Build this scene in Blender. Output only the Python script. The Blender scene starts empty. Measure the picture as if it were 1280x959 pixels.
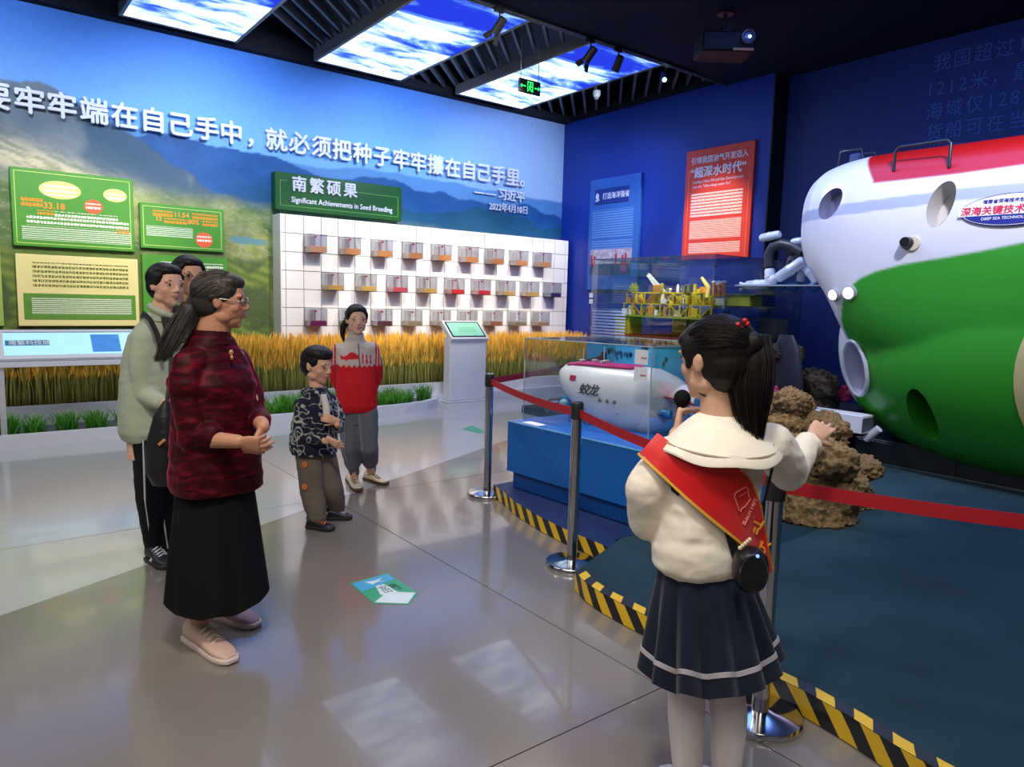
import bpy, bmesh, math, random
import numpy as np
from mathutils import Vector, Matrix, noise as mnoise
from mathutils.bvhtree import BVHTree

random.seed(7)
RNG = np.random.default_rng(7)
PI = math.pi
scene = bpy.context.scene
COL = scene.collection

# ------------------------------------------------------------------ camera
CAM_H, F_PX = 1.5, 892.3
PITCH, ROLL, YAW = math.radians(6.67), math.radians(1.518), math.radians(37.72)

def ray(px, py):
    """direction in room axes of the line of sight through a point of the 1280x959 photograph"""
    ax, ay = px-640, py-479.5
    c, s = math.cos(ROLL), math.sin(ROLL)
    X = c*ax+s*ay; u = s*ax-c*ay
    fwd = F_PX*math.cos(PITCH)+u*math.sin(PITCH); up = -F_PX*math.sin(PITCH)+u*math.cos(PITCH)
    return Vector((X*math.cos(YAW)+fwd*math.sin(YAW), -X*math.sin(YAW)+fwd*math.cos(YAW), up))/F_PX

EYE = Vector((0, 0, CAM_H))
AWAY = Vector((math.sin(YAW), math.cos(YAW), 0))      # horizontal, straight away from the camera
RIGHT = Vector((math.cos(YAW), -math.sin(YAW), 0))    # horizontal, to the right
UP = Vector((0, 0, 1))

def on(px, py, axis, v):
    d = ray(px, py); t = (v-EYE[axis])/d[axis]
    return EYE+d*t

def at(px, py, depth):
    """3D point seen at a photograph pixel, standing at a given horizontal distance"""
    d = ray(px, py)
    return EYE+d*(depth/d.dot(AWAY))

cam_d = bpy.data.cameras.new('camera'); cam = bpy.data.objects.new('camera', cam_d); COL.objects.link(cam)
cam_d.sensor_width = 36; cam_d.sensor_fit = 'HORIZONTAL'; cam_d.lens = F_PX/1280*36; cam_d.clip_start = .05
_f = ray(640, 479.5).normalized(); _r = (ray(641, 479.5)-ray(640, 479.5)).normalized(); _u = _r.cross(_f)
cam.matrix_world = Matrix((( _r.x, _u.x, -_f.x, 0), (_r.y, _u.y, -_f.y, 0), (_r.z, _u.z, -_f.z, CAM_H), (0, 0, 0, 1)))
scene.camera = cam

# ------------------------------------------------------------------ world, exposure, lights
world = bpy.data.worlds.new('world'); scene.world = world; world.use_nodes = True
world.node_tree.nodes['Background'].inputs[0].default_value = (.5, .55, .7, 1)
world.node_tree.nodes['Background'].inputs[1].default_value = .15
vs = scene.view_settings
vs.view_transform = 'Standard'; vs.look = 'None'; vs.exposure = 0.0; vs.gamma = 1; vs.use_curve_mapping = False

def area(name, loc, target, sx, sy, power, color):
    l = bpy.data.lights.new(name, 'AREA'); l.shape = 'RECTANGLE'; l.size = sx; l.size_y = sy; l.energy = power; l.color = color
    o = bpy.data.objects.new(name, l); COL.objects.link(o); o.location = loc
    o.rotation_euler = (Vector(target)-Vector(loc)).to_track_quat('-Z', 'Y').to_euler(); return o

def spot(name, loc, target, power, color, deg=50, blend=.6, size=.06):
    l = bpy.data.lights.new(name, 'SPOT'); l.energy = power; l.color = color; l.spot_size = math.radians(deg); l.spot_blend = blend
    l.shadow_soft_size = size
    o = bpy.data.objects.new(name, l); COL.objects.link(o); o.location = loc
    o.rotation_euler = (Vector(target)-Vector(loc)).to_track_quat('-Z', 'Y').to_euler(); return o

WARM, COOLW, BLUE = (1, .90, .76), (.86, .92, 1), (.16, .32, 1)
area('hall_fill', (-1.5, 0, 4.5), (-1.5, 0, 0), 4, 5, 170, (1, .92, .82))  # unseen soft fill, added for the general light of the hall
area('gallery_fill', (3.2, 6.0, 4.55), (3.2, 7.2, 0), 4.5, .5, 110, (1, .97, .94))  # added fill to brighten the kiosk front and the far floor
area('hall_fill', (-2.5, 6, 4.5), (-2.5, 6, 0), 3, 4, 90, COOLW)  # second unseen fill, added on the left of the hall
for x, tx, p in ((4.2, 4.3, 640), (5.6, 5.7, 760), (7.0, 7.1, 760), (8.2, 8.5, 600)):
    spot('board_spot', (x, 6.9, 4.5), (tx, 10, 1.35), p, WARM, 46, .8)
for x, tx, tz, p in ((1.2, 1.1, 1.8, 640), (2.6, 2.5, 1.7, 360)):
    spot('panel_spot', (x, 6.9, 4.5), (tx, 10.3, tz), p, WARM, 44, .9)
for x, p in ((0.3, 300), (2.8, 420), (5.6, 420), (7.9, 300)):
    spot('mural_wash', (x, 7.4, 4.45), (x, 10.3, 3.75), p, (.62, .78, 1), 74, 1.0, .2)
spot('blue_wall_spot', (6.7, 6.4, 4.5), (9.04, 6.8, 2.5), 520, (1, .74, .64), 34, .8)
spot('blue_wall_wash', (6.4, 8.0, 4.5), (9.04, 8.6, 2.4), 260, (.25, .45, 1), 80, 1)
area('blue_zone_light', (6.0, 3.0, 4.6), (6.6, 3.0, 0), 3.5, 3.5, 150, BLUE)
spot('vessel_spot', (4.4, 1.2, 4.5), (6.9, 2.6, 1.7), 580, (.90, .90, 1), 60, .9, .12)
spot('vessel_spot', (5.4, 5.6, 4.5), (6.6, 3.6, 1.6), 300, (.66, .76, 1), 55, .9, .12)  # added to brighten the manipulator arms at the bow
spot('model_case_spot', (3.0, 5.2, 4.5), (3.9, 3.7, .9), 520, (1, .95, .88), 34, .8)
spot('rig_case_spot', (5.6, 5.2, 4.5), (7.0, 5.9, 1.4), 1300, (1, .93, .75), 26, .7)
spot('rock_spot', (4.0, 1.6, 4.5), (4.9, 2.9, .4), 420, (1, .9, .78), 30, .8)
spot('visitor_spot', (0.2, .6, 4.5), (1.3, 2.6, .9), 380, (1, .93, .86), 70, .9, .25)
spot('carpet_spot', (2.4, -.6, 4.5), (3.6, 1.0, 0), 240, (.8, .88, 1), 75, .9, .25)

# ------------------------------------------------------------------ materials
MATS = {}
def mat(name, color, rough=.5, metal=0, spec=None, var=.06, vscale=8, bump=0, bscale=60, emit=0, sheen=0, coat=0, sss=0, col2=None):
    """principled material whose colour and relief vary with procedural noise"""
    if name in MATS: return MATS[name]
    if spec is None: spec = .12 if rough >= .65 else .45
    m = bpy.data.materials.new(name); m.use_nodes = True; nt = m.node_tree; b = nt.nodes['Principled BSDF']
    b.inputs['Roughness'].default_value = rough; b.inputs['Metallic'].default_value = metal
    b.inputs['Specular IOR Level'].default_value = spec
    if sheen: b.inputs['Sheen Weight'].default_value = sheen
    if coat: b.inputs['Coat Weight'].default_value = coat
    if sss:
        b.inputs['Subsurface Weight'].default_value = sss; b.inputs['Subsurface Radius'].default_value = (.012, .005, .003); b.inputs['Subsurface Scale'].default_value = 1
    tc = nt.nodes.new('ShaderNodeTexCoord'); n = nt.nodes.new('ShaderNodeTexNoise'); n.inputs['Scale'].default_value = vscale; n.inputs['Detail'].default_value = 4
    nt.links.new(tc.outputs['Object'], n.inputs['Vector'])
    mx = nt.nodes.new('ShaderNodeMix'); mx.data_type = 'RGBA'
    c = color; c2 = col2 or tuple(max(0, x*(1-2*var)) for x in c)
    ca = c if col2 else tuple(min(1, x*(1+var)) for x in c)
    mx.inputs['A'].default_value = (*ca, 1); mx.inputs['B'].default_value = (*c2, 1)
    nt.links.new(n.outputs['Fac'], mx.inputs['Factor']); nt.links.new(mx.outputs['Result'], b.inputs['Base Color'])
    if emit:
        b.inputs['Emission Color'].default_value = (*color, 1); b.inputs['Emission Strength'].default_value = emit
    if bump:
        n2 = nt.nodes.new('ShaderNodeTexNoise'); n2.inputs['Scale'].default_value = bscale; nt.links.new(tc.outputs['Object'], n2.inputs['Vector'])
        bp = nt.nodes.new('ShaderNodeBump'); bp.inputs['Strength'].default_value = bump; bp.inputs['Distance'].default_value = .01
        nt.links.new(n2.outputs['Fac'], bp.inputs['Height']); nt.links.new(bp.outputs['Normal'], b.inputs['Normal'])
    MATS[name] = m; return m

def attr_mat(name, rough=.8, bump=0, bscale=60, sheen=0, spec=.3, sss=0, fine=0, emit=0):
    """principled material that reads its print from the colour attribute 'paint'"""
    if name in MATS: return MATS[name]
    m = bpy.data.materials.new(name); m.use_nodes = True; nt = m.node_tree; b = nt.nodes['Principled BSDF']
    b.inputs['Roughness'].default_value = rough; b.inputs['Specular IOR Level'].default_value = spec
    if sheen: b.inputs['Sheen Weight'].default_value = sheen
    if sss:
        b.inputs['Subsurface Weight'].default_value = sss; b.inputs['Subsurface Radius'].default_value = (.012, .005, .003); b.inputs['Subsurface Scale'].default_value = 1
    a = nt.nodes.new('ShaderNodeAttribute'); a.attribute_name = 'paint'
    out = a.outputs['Color']
    tc = nt.nodes.new('ShaderNodeTexCoord')
    if fine:
        n = nt.nodes.new('ShaderNodeTexNoise'); n.inputs['Scale'].default_value = fine; n.inputs['Detail'].default_value = 8
        nt.links.new(tc.outputs['Object'], n.inputs['Vector'])
        mr = nt.nodes.new('ShaderNodeMapRange'); mr.inputs['To Min'].default_value = .88; mr.inputs['To Max'].default_value = 1.12
        nt.links.new(n.outputs['Fac'], mr.inputs['Value'])
        mm = nt.nodes.new('ShaderNodeMix'); mm.data_type = 'RGBA'; mm.blend_type = 'MULTIPLY'; mm.inputs['Factor'].default_value = 1
        nt.links.new(out, mm.inputs['A']); nt.links.new(mr.outputs['Result'], mm.inputs['B']); out = mm.outputs['Result']
    nt.links.new(out, b.inputs['Base Color'])
    if bump:
        n2 = nt.nodes.new('ShaderNodeTexNoise'); n2.inputs['Scale'].default_value = bscale; nt.links.new(tc.outputs['Object'], n2.inputs['Vector'])
        bp = nt.nodes.new('ShaderNodeBump'); bp.inputs['Strength'].default_value = bump; bp.inputs['Distance'].default_value = .01
        nt.links.new(n2.outputs['Fac'], bp.inputs['Height']); nt.links.new(bp.outputs['Normal'], b.inputs['Normal'])
    MATS[name] = m; return m

def glass_mat(name, tint=(.95, .975, .98), refl=.07):
    if name in MATS: return MATS[name]
    m = bpy.data.materials.new(name); m.use_nodes = True; nt = m.node_tree; nt.nodes.clear()
    o = nt.nodes.new('ShaderNodeOutputMaterial'); t = nt.nodes.new('ShaderNodeBsdfTransparent'); t.inputs[0].default_value = (*tint, 1)
    g = nt.nodes.new('ShaderNodeBsdfGlossy'); g.inputs['Roughness'].default_value = .02
    lw = nt.nodes.new('ShaderNodeLayerWeight'); lw.inputs['Blend'].default_value = .25
    ma = nt.nodes.new('ShaderNodeMath'); ma.operation = 'MULTIPLY_ADD'; ma.inputs[1].default_value = .45; ma.inputs[2].default_value = refl
    mx = nt.nodes.new('ShaderNodeMixShader'); nt.links.new(lw.outputs['Fresnel'], ma.inputs[0]); nt.links.new(ma.outputs[0], mx.inputs[0])
    nt.links.new(t.outputs[0], mx.inputs[1]); nt.links.new(g.outputs[0], mx.inputs[2]); nt.links.new(mx.outputs[0], o.inputs[0])
    MATS[name] = m; return m

def print_mat(name, ink, row=.02, gap=.5, char=.016, fill=.8):
    """rows of illegible small print: ink where a row and a character cell overlap, clear elsewhere (UV in metres)"""
    if name in MATS: return MATS[name]
    m = bpy.data.materials.new(name); m.use_nodes = True; nt = m.node_tree; N = nt.nodes; L = nt.links
    N.clear(); o = N.new('ShaderNodeOutputMaterial')
    uv = N.new('ShaderNodeUVMap'); sx = N.new('ShaderNodeSeparateXYZ'); L.new(uv.outputs[0], sx.inputs[0])
    def math_(op, a, b=None, c=None):
        n = N.new('ShaderNodeMath'); n.operation = op
        for i, v in enumerate((a, b, c)):
            if v is None: continue
            if isinstance(v, (int, float)): n.inputs[i].default_value = v
            else: L.new(v, n.inputs[i])
        return n.outputs[0]
    v = math_('DIVIDE', sx.outputs[1], row); u = math_('DIVIDE', sx.outputs[0], char)
    fr = math_('FRACT', v); rowm = math_('GREATER_THAN', fr, gap)
    fu = math_('FRACT', u); cm = math_('GREATER_THAN', fu, .16)
    cb = N.new('ShaderNodeCombineXYZ'); L.new(math_('FLOOR', u), cb.inputs[0]); L.new(math_('FLOOR', v), cb.inputs[1])
    wn = N.new('ShaderNodeTexWhiteNoise'); L.new(cb.outputs[0], wn.inputs[0])
    keep = math_('LESS_THAN', wn.outputs[0], fill+.15)
    nz = N.new('ShaderNodeTexNoise'); nz.inputs['Scale'].default_value = 3.2/char; nz.inputs['Detail'].default_value = 0; L.new(uv.outputs[0], nz.inputs[0])
    st = math_('GREATER_THAN', nz.outputs[0], .40)
    mask = math_('MULTIPLY', math_('MULTIPLY', rowm, cm), math_('MULTIPLY', keep, st))
    t = N.new('ShaderNodeBsdfTransparent'); b = N.new('ShaderNodeBsdfDiffuse'); b.inputs[0].default_value = (*ink, 1)
    mx = N.new('ShaderNodeMixShader'); L.new(mask, mx.inputs[0]); L.new(t.outputs[0], mx.inputs[1]); L.new(b.outputs[0], mx.inputs[2]); L.new(mx.outputs[0], o.inputs[0])
    MATS[name] = m; return m

def screen_mat(name, base, strength=1.0):
    if name in MATS: return MATS[name]
    m = mat(name, base, .3, emit=strength); return m

# ------------------------------------------------------------------ object helpers
def tag(o, label=None, cat=None, group=None, kind=None):
    if label: o['label'] = label
    if cat: o['category'] = cat
    if group: o['group'] = group
    if kind: o['kind'] = kind
    return o

def empty(name, loc, label=None, cat=None, group=None, rz=0):
    o = bpy.data.objects.new(name, None); COL.objects.link(o); o.location = loc; o.rotation_euler = (0, 0, rz); o.empty_display_size = .1
    return tag(o, label, cat, group)

def link(name, me, m=None, parent=None, loc=None, smooth=False):
    o = bpy.data.objects.new(name, me); COL.objects.link(o)
    if m is not None:
        me.materials.clear()
        for mm in (m if isinstance(m, (list, tuple)) else [m]): me.materials.append(mm)
    if smooth: me.polygons.foreach_set('use_smooth', [True]*len(me.polygons))
    if parent: o.parent = parent
    if loc is not None: o.location = loc
    return o

def wloc(o):
    v = Vector((0, 0, 0))
    while o: v += o.location; o = o.parent
    return v

class MB:
    """collects shapes into one mesh; org is subtracted so that the object sits at its parent's origin"""
    def __init__(s, org=(0, 0, 0)): s.v = []; s.f = []; s.mi = []; s.org = Vector(org); s.cur = 0; s.uv = {}
    def add(s, vs, fs):
        n = len(s.v); s.v += [Vector(v) for v in vs]; s.f += [tuple(i+n for i in f) for f in fs]; s.mi += [s.cur]*len(fs); return n
    def box(s, lo, hi, bev=0):
        (x0, y0, z0), (x1, y1, z1) = lo, hi
        return s.obox(((x0+x1)/2, (y0+y1)/2, (z0+z1)/2), (1, 0, 0), (0, 1, 0), (0, 0, 1), (x1-x0)/2, (y1-y0)/2, (z1-z0)/2, bev)
    def obox(s, c, ax, ay, az, hx, hy, hz, bev=0):
        c = Vector(c); ax = Vector(ax).normalized(); ay = Vector(ay).normalized(); az = Vector(az).normalized()
        if bev <= 0:
            vs = [c+ax*hx*i+ay*hy*j+az*hz*k for k in (-1, 1) for j in (-1, 1) for i in (-1, 1)]
            fs = [(0, 2, 3, 1), (4, 5, 7, 6), (0, 1, 5, 4), (2, 6, 7, 3), (0, 4, 6, 2), (1, 3, 7, 5)]
        else:
            b = min(bev, hx*.9, hy*.9, hz*.9); rings = []
            vs = []
            for k, (zz, ins) in enumerate(((-hz, b), (-hz+b, 0), (hz-b, 0), (hz, b))):
                X, Y = hx-ins, hy-ins; bb = b
                for (i, j) in ((1, 1), (-1, 1), (-1, -1), (1, -1)):
                    p = [(X-bb, Y), (X, Y-bb)] if (i*j < 0) else [(X, Y-bb), (X-bb, Y)]
                    for (a, d) in p: vs.append(c+ax*a*i+ay*d*j+az*zz)
            fs = []
            for r in range(3):
                for q in range(8):
                    a = r*8+q; d = r*8+(q+1) % 8; fs.append((a, d, d+8, a+8))
            fs.append(tuple(reversed(range(8)))); fs.append(tuple(range(24, 32)))
        return s.add(vs, fs)
    def bar(s, a, b, w, h, up=(0, 0, 1)):
        a = Vector(a); b = Vector(b); d = (b-a); L = d.length; d.normalize(); up = Vector(up)
        if abs(d.dot(up)) > .98: up = Vector((1, 0, 0))
        r = d.cross(up).normalized(); u = r.cross(d)
        return s.obox((a+b)/2, d, r, u, L/2, w/2, h/2)
    def tube(s, pts, r, n=10, cap=True):
        pts = [Vector(p) for p in pts]; rr = r if isinstance(r, (list, tuple)) else [r]*len(pts)
        vs = []; fs = []; prev = None
        for i, p in enumerate(pts):
            d = (pts[min(i+1, len(pts)-1)]-pts[max(i-1, 0)]).normalized()
            if prev is None:
                a = Vector((0, 0, 1)) if abs(d.z) < .9 else Vector((1, 0, 0)); u = d.cross(a).normalized()
            else: u = (prev-d*prev.dot(d)).normalized()
            prev = u; w = d.cross(u)
            for k in range(n):
                t = 2*PI*k/n; vs.append(p+(u*math.cos(t)+w*math.sin(t))*rr[i])
        for i in range(len(pts)-1):
            for k in range(n):
                a = i*n+k; b = i*n+(k+1) % n; fs.append((a, b, b+n, a+n))
        if cap: fs.append(tuple(reversed(range(n)))); fs.append(tuple(range((len(pts)-1)*n, len(pts)*n)))
        return s.add(vs, fs)
    def lathe(s, c, prof, n=32, axis=(0, 0, 1), up=None):
        c = Vector(c); d = Vector(axis).normalized(); a = Vector((1, 0, 0)) if abs(d.x) < .9 else Vector((0, 1, 0)); u = d.cross(a).normalized(); w = d.cross(u)
        vs = []; fs = []
        for (r, h) in prof:
            for k in range(n):
                t = 2*PI*k/n; vs.append(c+d*h+(u*math.cos(t)+w*math.sin(t))*r)
        for i in range(len(prof)-1):
            for k in range(n):
                p = i*n+k; q = i*n+(k+1) % n; fs.append((p, q, q+n, p+n))
        fs.append(tuple(reversed(range(n)))); fs.append(tuple(range((len(prof)-1)*n, len(prof)*n)))
        return s.add(vs, fs)
    def ell(s, c, r, basis=None, n=14, m=9):
        c = Vector(c); B = basis or (Vector((1, 0, 0)), Vector((0, 1, 0)), Vector((0, 0, 1)))
        if isinstance(r, (int, float)): r = (r, r, r)
        vs = [c+B[2]*r[2]]; fs = []
        for i in range(1, m):
            ph = PI*i/m
            for k in range(n):
                t = 2*PI*k/n; vs.append(c+B[0]*(r[0]*math.sin(ph)*math.cos(t))+B[1]*(r[1]*math.sin(ph)*math.sin(t))+B[2]*(r[2]*math.cos(ph)))
        vs.append(c-B[2]*r[2])
        for k in range(n): fs.append((0, 1+k, 1+(k+1) % n))
        for i in range(m-2):
            for k in range(n):
                a = 1+i*n+k; b = 1+i*n+(k+1) % n; fs.append((a, a+n, b+n, b))
        e = len(vs)-1; o = 1+(m-2)*n
        for k in range(n): fs.append((o+k, e, o+(k+1) % n))
        return s.add(vs, fs)
    def chain(s, pts, rad, n=12):
        """limb: spheres at the joints, tapered cones between"""
        for p, r in zip(pts, rad): s.ell(p, r, n=n, m=8)
        for i in range(len(pts)-1):
            if (Vector(pts[i])-Vector(pts[i+1])).length > 1e-4: s.tube([pts[i], pts[i+1]], [rad[i], rad[i+1]], n)
    def loft(s, secs, n=28):
        """closed skin through elliptical sections (centre, half-axis u, half-axis v[, exponent])"""
        vs = []; fs = []
        for sec in secs:
            c, u, v = sec[:3]; e = sec[3] if len(sec) > 3 else 2
            c = Vector(c)
            for k in range(n):
                t = 2*PI*k/n; ct, st_ = math.cos(t), math.sin(t)
                a = math.copysign(abs(ct)**(2/e), ct); b = math.copysign(abs(st_)**(2/e), st_)
                vs.append(c+Vector(u)*a+Vector(v)*b)
        for i in range(len(secs)-1):
            for k in range(n):
                a = i*n+k; b = i*n+(k+1) % n; fs.append((a, b, b+n, a+n))
        fs.append(tuple(reversed(range(n)))); fs.append(tuple(range((len(secs)-1)*n, len(secs)*n)))
        return s.add(vs, fs)
    def prism(s, poly, z0, z1):
        n = len(poly); vs = [(x, y, z0) for x, y in poly]+[(x, y, z1) for x, y in poly]
        fs = [tuple(reversed(range(n))), tuple(range(n, 2*n))]+[(i, (i+1) % n, (i+1) % n+n, i+n) for i in range(n)]
        return s.add(vs, fs)
    def mesh(s, name='m'):
        me = bpy.data.meshes.new(name); me.from_pydata([tuple(v) for v in s.v], [], s.f)
        if any(s.mi): me.polygons.foreach_set('material_index', s.mi)
        return me
    def build(s, name, m, parent=None, smooth=False, fix=True):
        me = s.mesh(name); me.transform(Matrix.Translation(-(wloc(parent) if parent else s.org)))
        if fix:
            bm = bmesh.new(); bm.from_mesh(me); bmesh.ops.recalc_face_normals(bm, faces=bm.faces); bm.to_mesh(me); bm.free()
        o = link(name, me, m, parent, smooth=smooth)
        if parent is None: o.location = s.org
        if smooth: auto_smooth(me)
        return o

def auto_smooth(me, deg=40):
    bm = bmesh.new(); bm.from_mesh(me); c = math.radians(deg)
    for e in bm.edges:
        if len(e.link_faces) == 2 and e.calc_face_angle(0) > c: e.smooth = False
    bm.to_mesh(me); bm.free()

def quad(name, c, u, v, m, parent, hu, hv, th=.0012, uv=None):
    """thin printed rectangle; u, v unit vectors; uv in metres for print materials"""
    c = Vector(c); u = Vector(u); v = Vector(v); n = u.cross(v)
    vs = [c-u*hu-v*hv, c+u*hu-v*hv, c+u*hu+v*hv, c-u*hu+v*hv]
    vs += [p+n*th for p in vs]
    fs = [(3, 2, 1, 0), (4, 5, 6, 7), (0, 1, 5, 4), (1, 2, 6, 5), (2, 3, 7, 6), (3, 0, 4, 7)]
    me = bpy.data.meshes.new(name); me.from_pydata([tuple(p-wloc(parent)) for p in vs], [], fs)
    ul = me.uv_layers.new(name='UVMap'); co = [(-hu, -hv), (hu, -hv), (hu, hv), (-hu, hv)]*2
    for p in me.polygons:
        for li in p.loop_indices:
            a = co[me.loops[li].vertex_index]; ul.data[li].uv = a
    return link(name, me, m, parent)

def text(name, body, c, u, v, size, m, parent=None, extrude=.002, offset=0, align='LEFT', shear=0, sx=1.0, space=1.0, line=1.0):
    """lettering as a mesh: c is the baseline origin, u the reading direction, v up"""
    cu = bpy.data.curves.new(name, 'FONT'); cu.body = body; cu.size = size; cu.extrude = extrude; cu.align_x = align
    cu.shear = shear; cu.space_character = space; cu.resolution_u = 2; cu.space_line = line
    tmp = bpy.data.objects.new('tmp', cu); me = bpy.data.meshes.new_from_object(tmp); bpy.data.objects.remove(tmp); bpy.data.curves.remove(cu)
    u = Vector(u).normalized(); v = Vector(v).normalized(); n = u.cross(v)
    M = Matrix(((u.x*sx, v.x, n.x, c[0]), (u.y*sx, v.y, n.y, c[1]), (u.z*sx, v.z, n.z, c[2]), (0, 0, 0, 1)))
    if offset:          # heavier strokes: the glyphs laid over themselves with small shifts
        bm = bmesh.new()
        for k, (a, b) in enumerate(((-1, 0), (1, 0), (0, 1), (0, -1))):
            c2 = me.copy(); c2.transform(Matrix.Translation((a*offset, b*offset, k*.0002))); bm.from_mesh(c2); bpy.data.meshes.remove(c2)
        bm.to_mesh(me); bm.free()
    me.transform(M); me.transform(Matrix.Translation(-wloc(parent))); me.name = name
    return link(name, me, m, parent)

def copy_tree(o, parent=None, loc=None, rz=None):
    c = o.copy(); COL.objects.link(c); c.parent = parent
    if loc is not None: c.location = loc
    if rz is not None: c.rotation_euler = (0, 0, rz)
    for ch in list(o.children): copy_tree(ch, c)
    return c

# vectorised value noise for printed pictures
def vnoise(x, y, seed=0):
    xi = np.floor(x).astype(np.int64); yi = np.floor(y).astype(np.int64); xf = x-xi; yf = y-yi
    def h(a, b):
        n = (a*374761393+b*668265263+seed*1442695041) & 0xffffffff
        n = ((n ^ (n >> 13))*1274126177) & 0xffffffff
        return ((n ^ (n >> 16)) & 0xffff)/65535.
    u = xf*xf*(3-2*xf); w = yf*yf*(3-2*yf)
    return (h(xi, yi)*(1-u)+h(xi+1, yi)*u)*(1-w)+(h(xi, yi+1)*(1-u)+h(xi+1, yi+1)*u)*w
def fbm(x, y, seed=0, oct=5):
    t = 0; a = .5; s = 0
    for i in range(oct): t = t+a*vnoise(x*2**i, y*2**i, seed+i); s += a; a *= .55
    return t/s
def sstep(a, b, x):
    t = np.clip((x-a)/(b-a), 0, 1); return t*t*(3-2*t)
def mixc(a, b, t):
    return a*(1-t[..., None])+np.array(b)*t[..., None] if not isinstance(a, tuple) else np.array(a)*(1-t[..., None])+np.array(b)*t[..., None]
def set_paint(me, rgb):
    at_ = me.color_attributes.new('paint', 'FLOAT_COLOR', 'POINT')
    a = np.ones((len(me.vertices), 4), np.float32); a[:, :3] = rgb; at_.data.foreach_set('color', a.ravel())
def srgb(r, g, b):
    f = lambda c: c/12.92 if c <= .04045 else ((c+.055)/1.055)**2.4
    return tuple(f(c/255) for c in (r, g, b))

# ================================================================== THE SETTING
WY, WX, CZ = 10.3, 9.04, 4.74        # mural wall, blue wall, ceiling height
BX = 9.36                            # back wall behind the blue panel wall
M_dark = mat('dark_ceiling', (.012, .013, .022), .8)
M_navyc = mat('navy_ceiling', (.010, .012, .035), .8)

# floor: slabs of polished screed, light ones by the mural, taupe ones in front
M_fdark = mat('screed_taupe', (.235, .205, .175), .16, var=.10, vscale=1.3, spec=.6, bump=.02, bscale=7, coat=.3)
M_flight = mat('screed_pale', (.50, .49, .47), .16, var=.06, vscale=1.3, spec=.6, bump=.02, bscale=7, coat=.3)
mb = MB(); mb.box((-6, -5, -.2), (9.5, 10.5, -.012)); floor = mb.build('floor', mat('screed_joint', (.05, .045, .04), .6)); tag(floor, kind='structure')
def clip(poly, a, b, c):
    out = []
    for i in range(len(poly)):
        p, q = poly[i], poly[(i+1) % len(poly)]; fp = a*p[0]+b*p[1]+c; fq = a*q[0]+b*q[1]+c
        if fp >= 0: out.append(p)
        if (fp < 0) != (fq < 0): t = fp/(fp-fq); out.append((p[0]+(q[0]-p[0])*t, p[1]+(q[1]-p[1])*t))
    return out
xs = [-6, -3.4, -.6, 2.12, 5.2, 9.5]; ys = [-5, -1.2, 1.72, 4.9, 7.4, 10.5]
for i in range(5):
    for j in range(5):
        g = .003
        r = [(xs[i]+g, ys[j]+g), (xs[i+1]-g, ys[j]+g), (xs[i+1]-g, ys[j+1]-g), (xs[i]+g, ys[j+1]-g)]
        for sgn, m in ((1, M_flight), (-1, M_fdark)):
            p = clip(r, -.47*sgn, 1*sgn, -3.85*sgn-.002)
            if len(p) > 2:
                mb = MB(); mb.prism(p, -.012, 0); mb.build('slab', m, floor)

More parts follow.
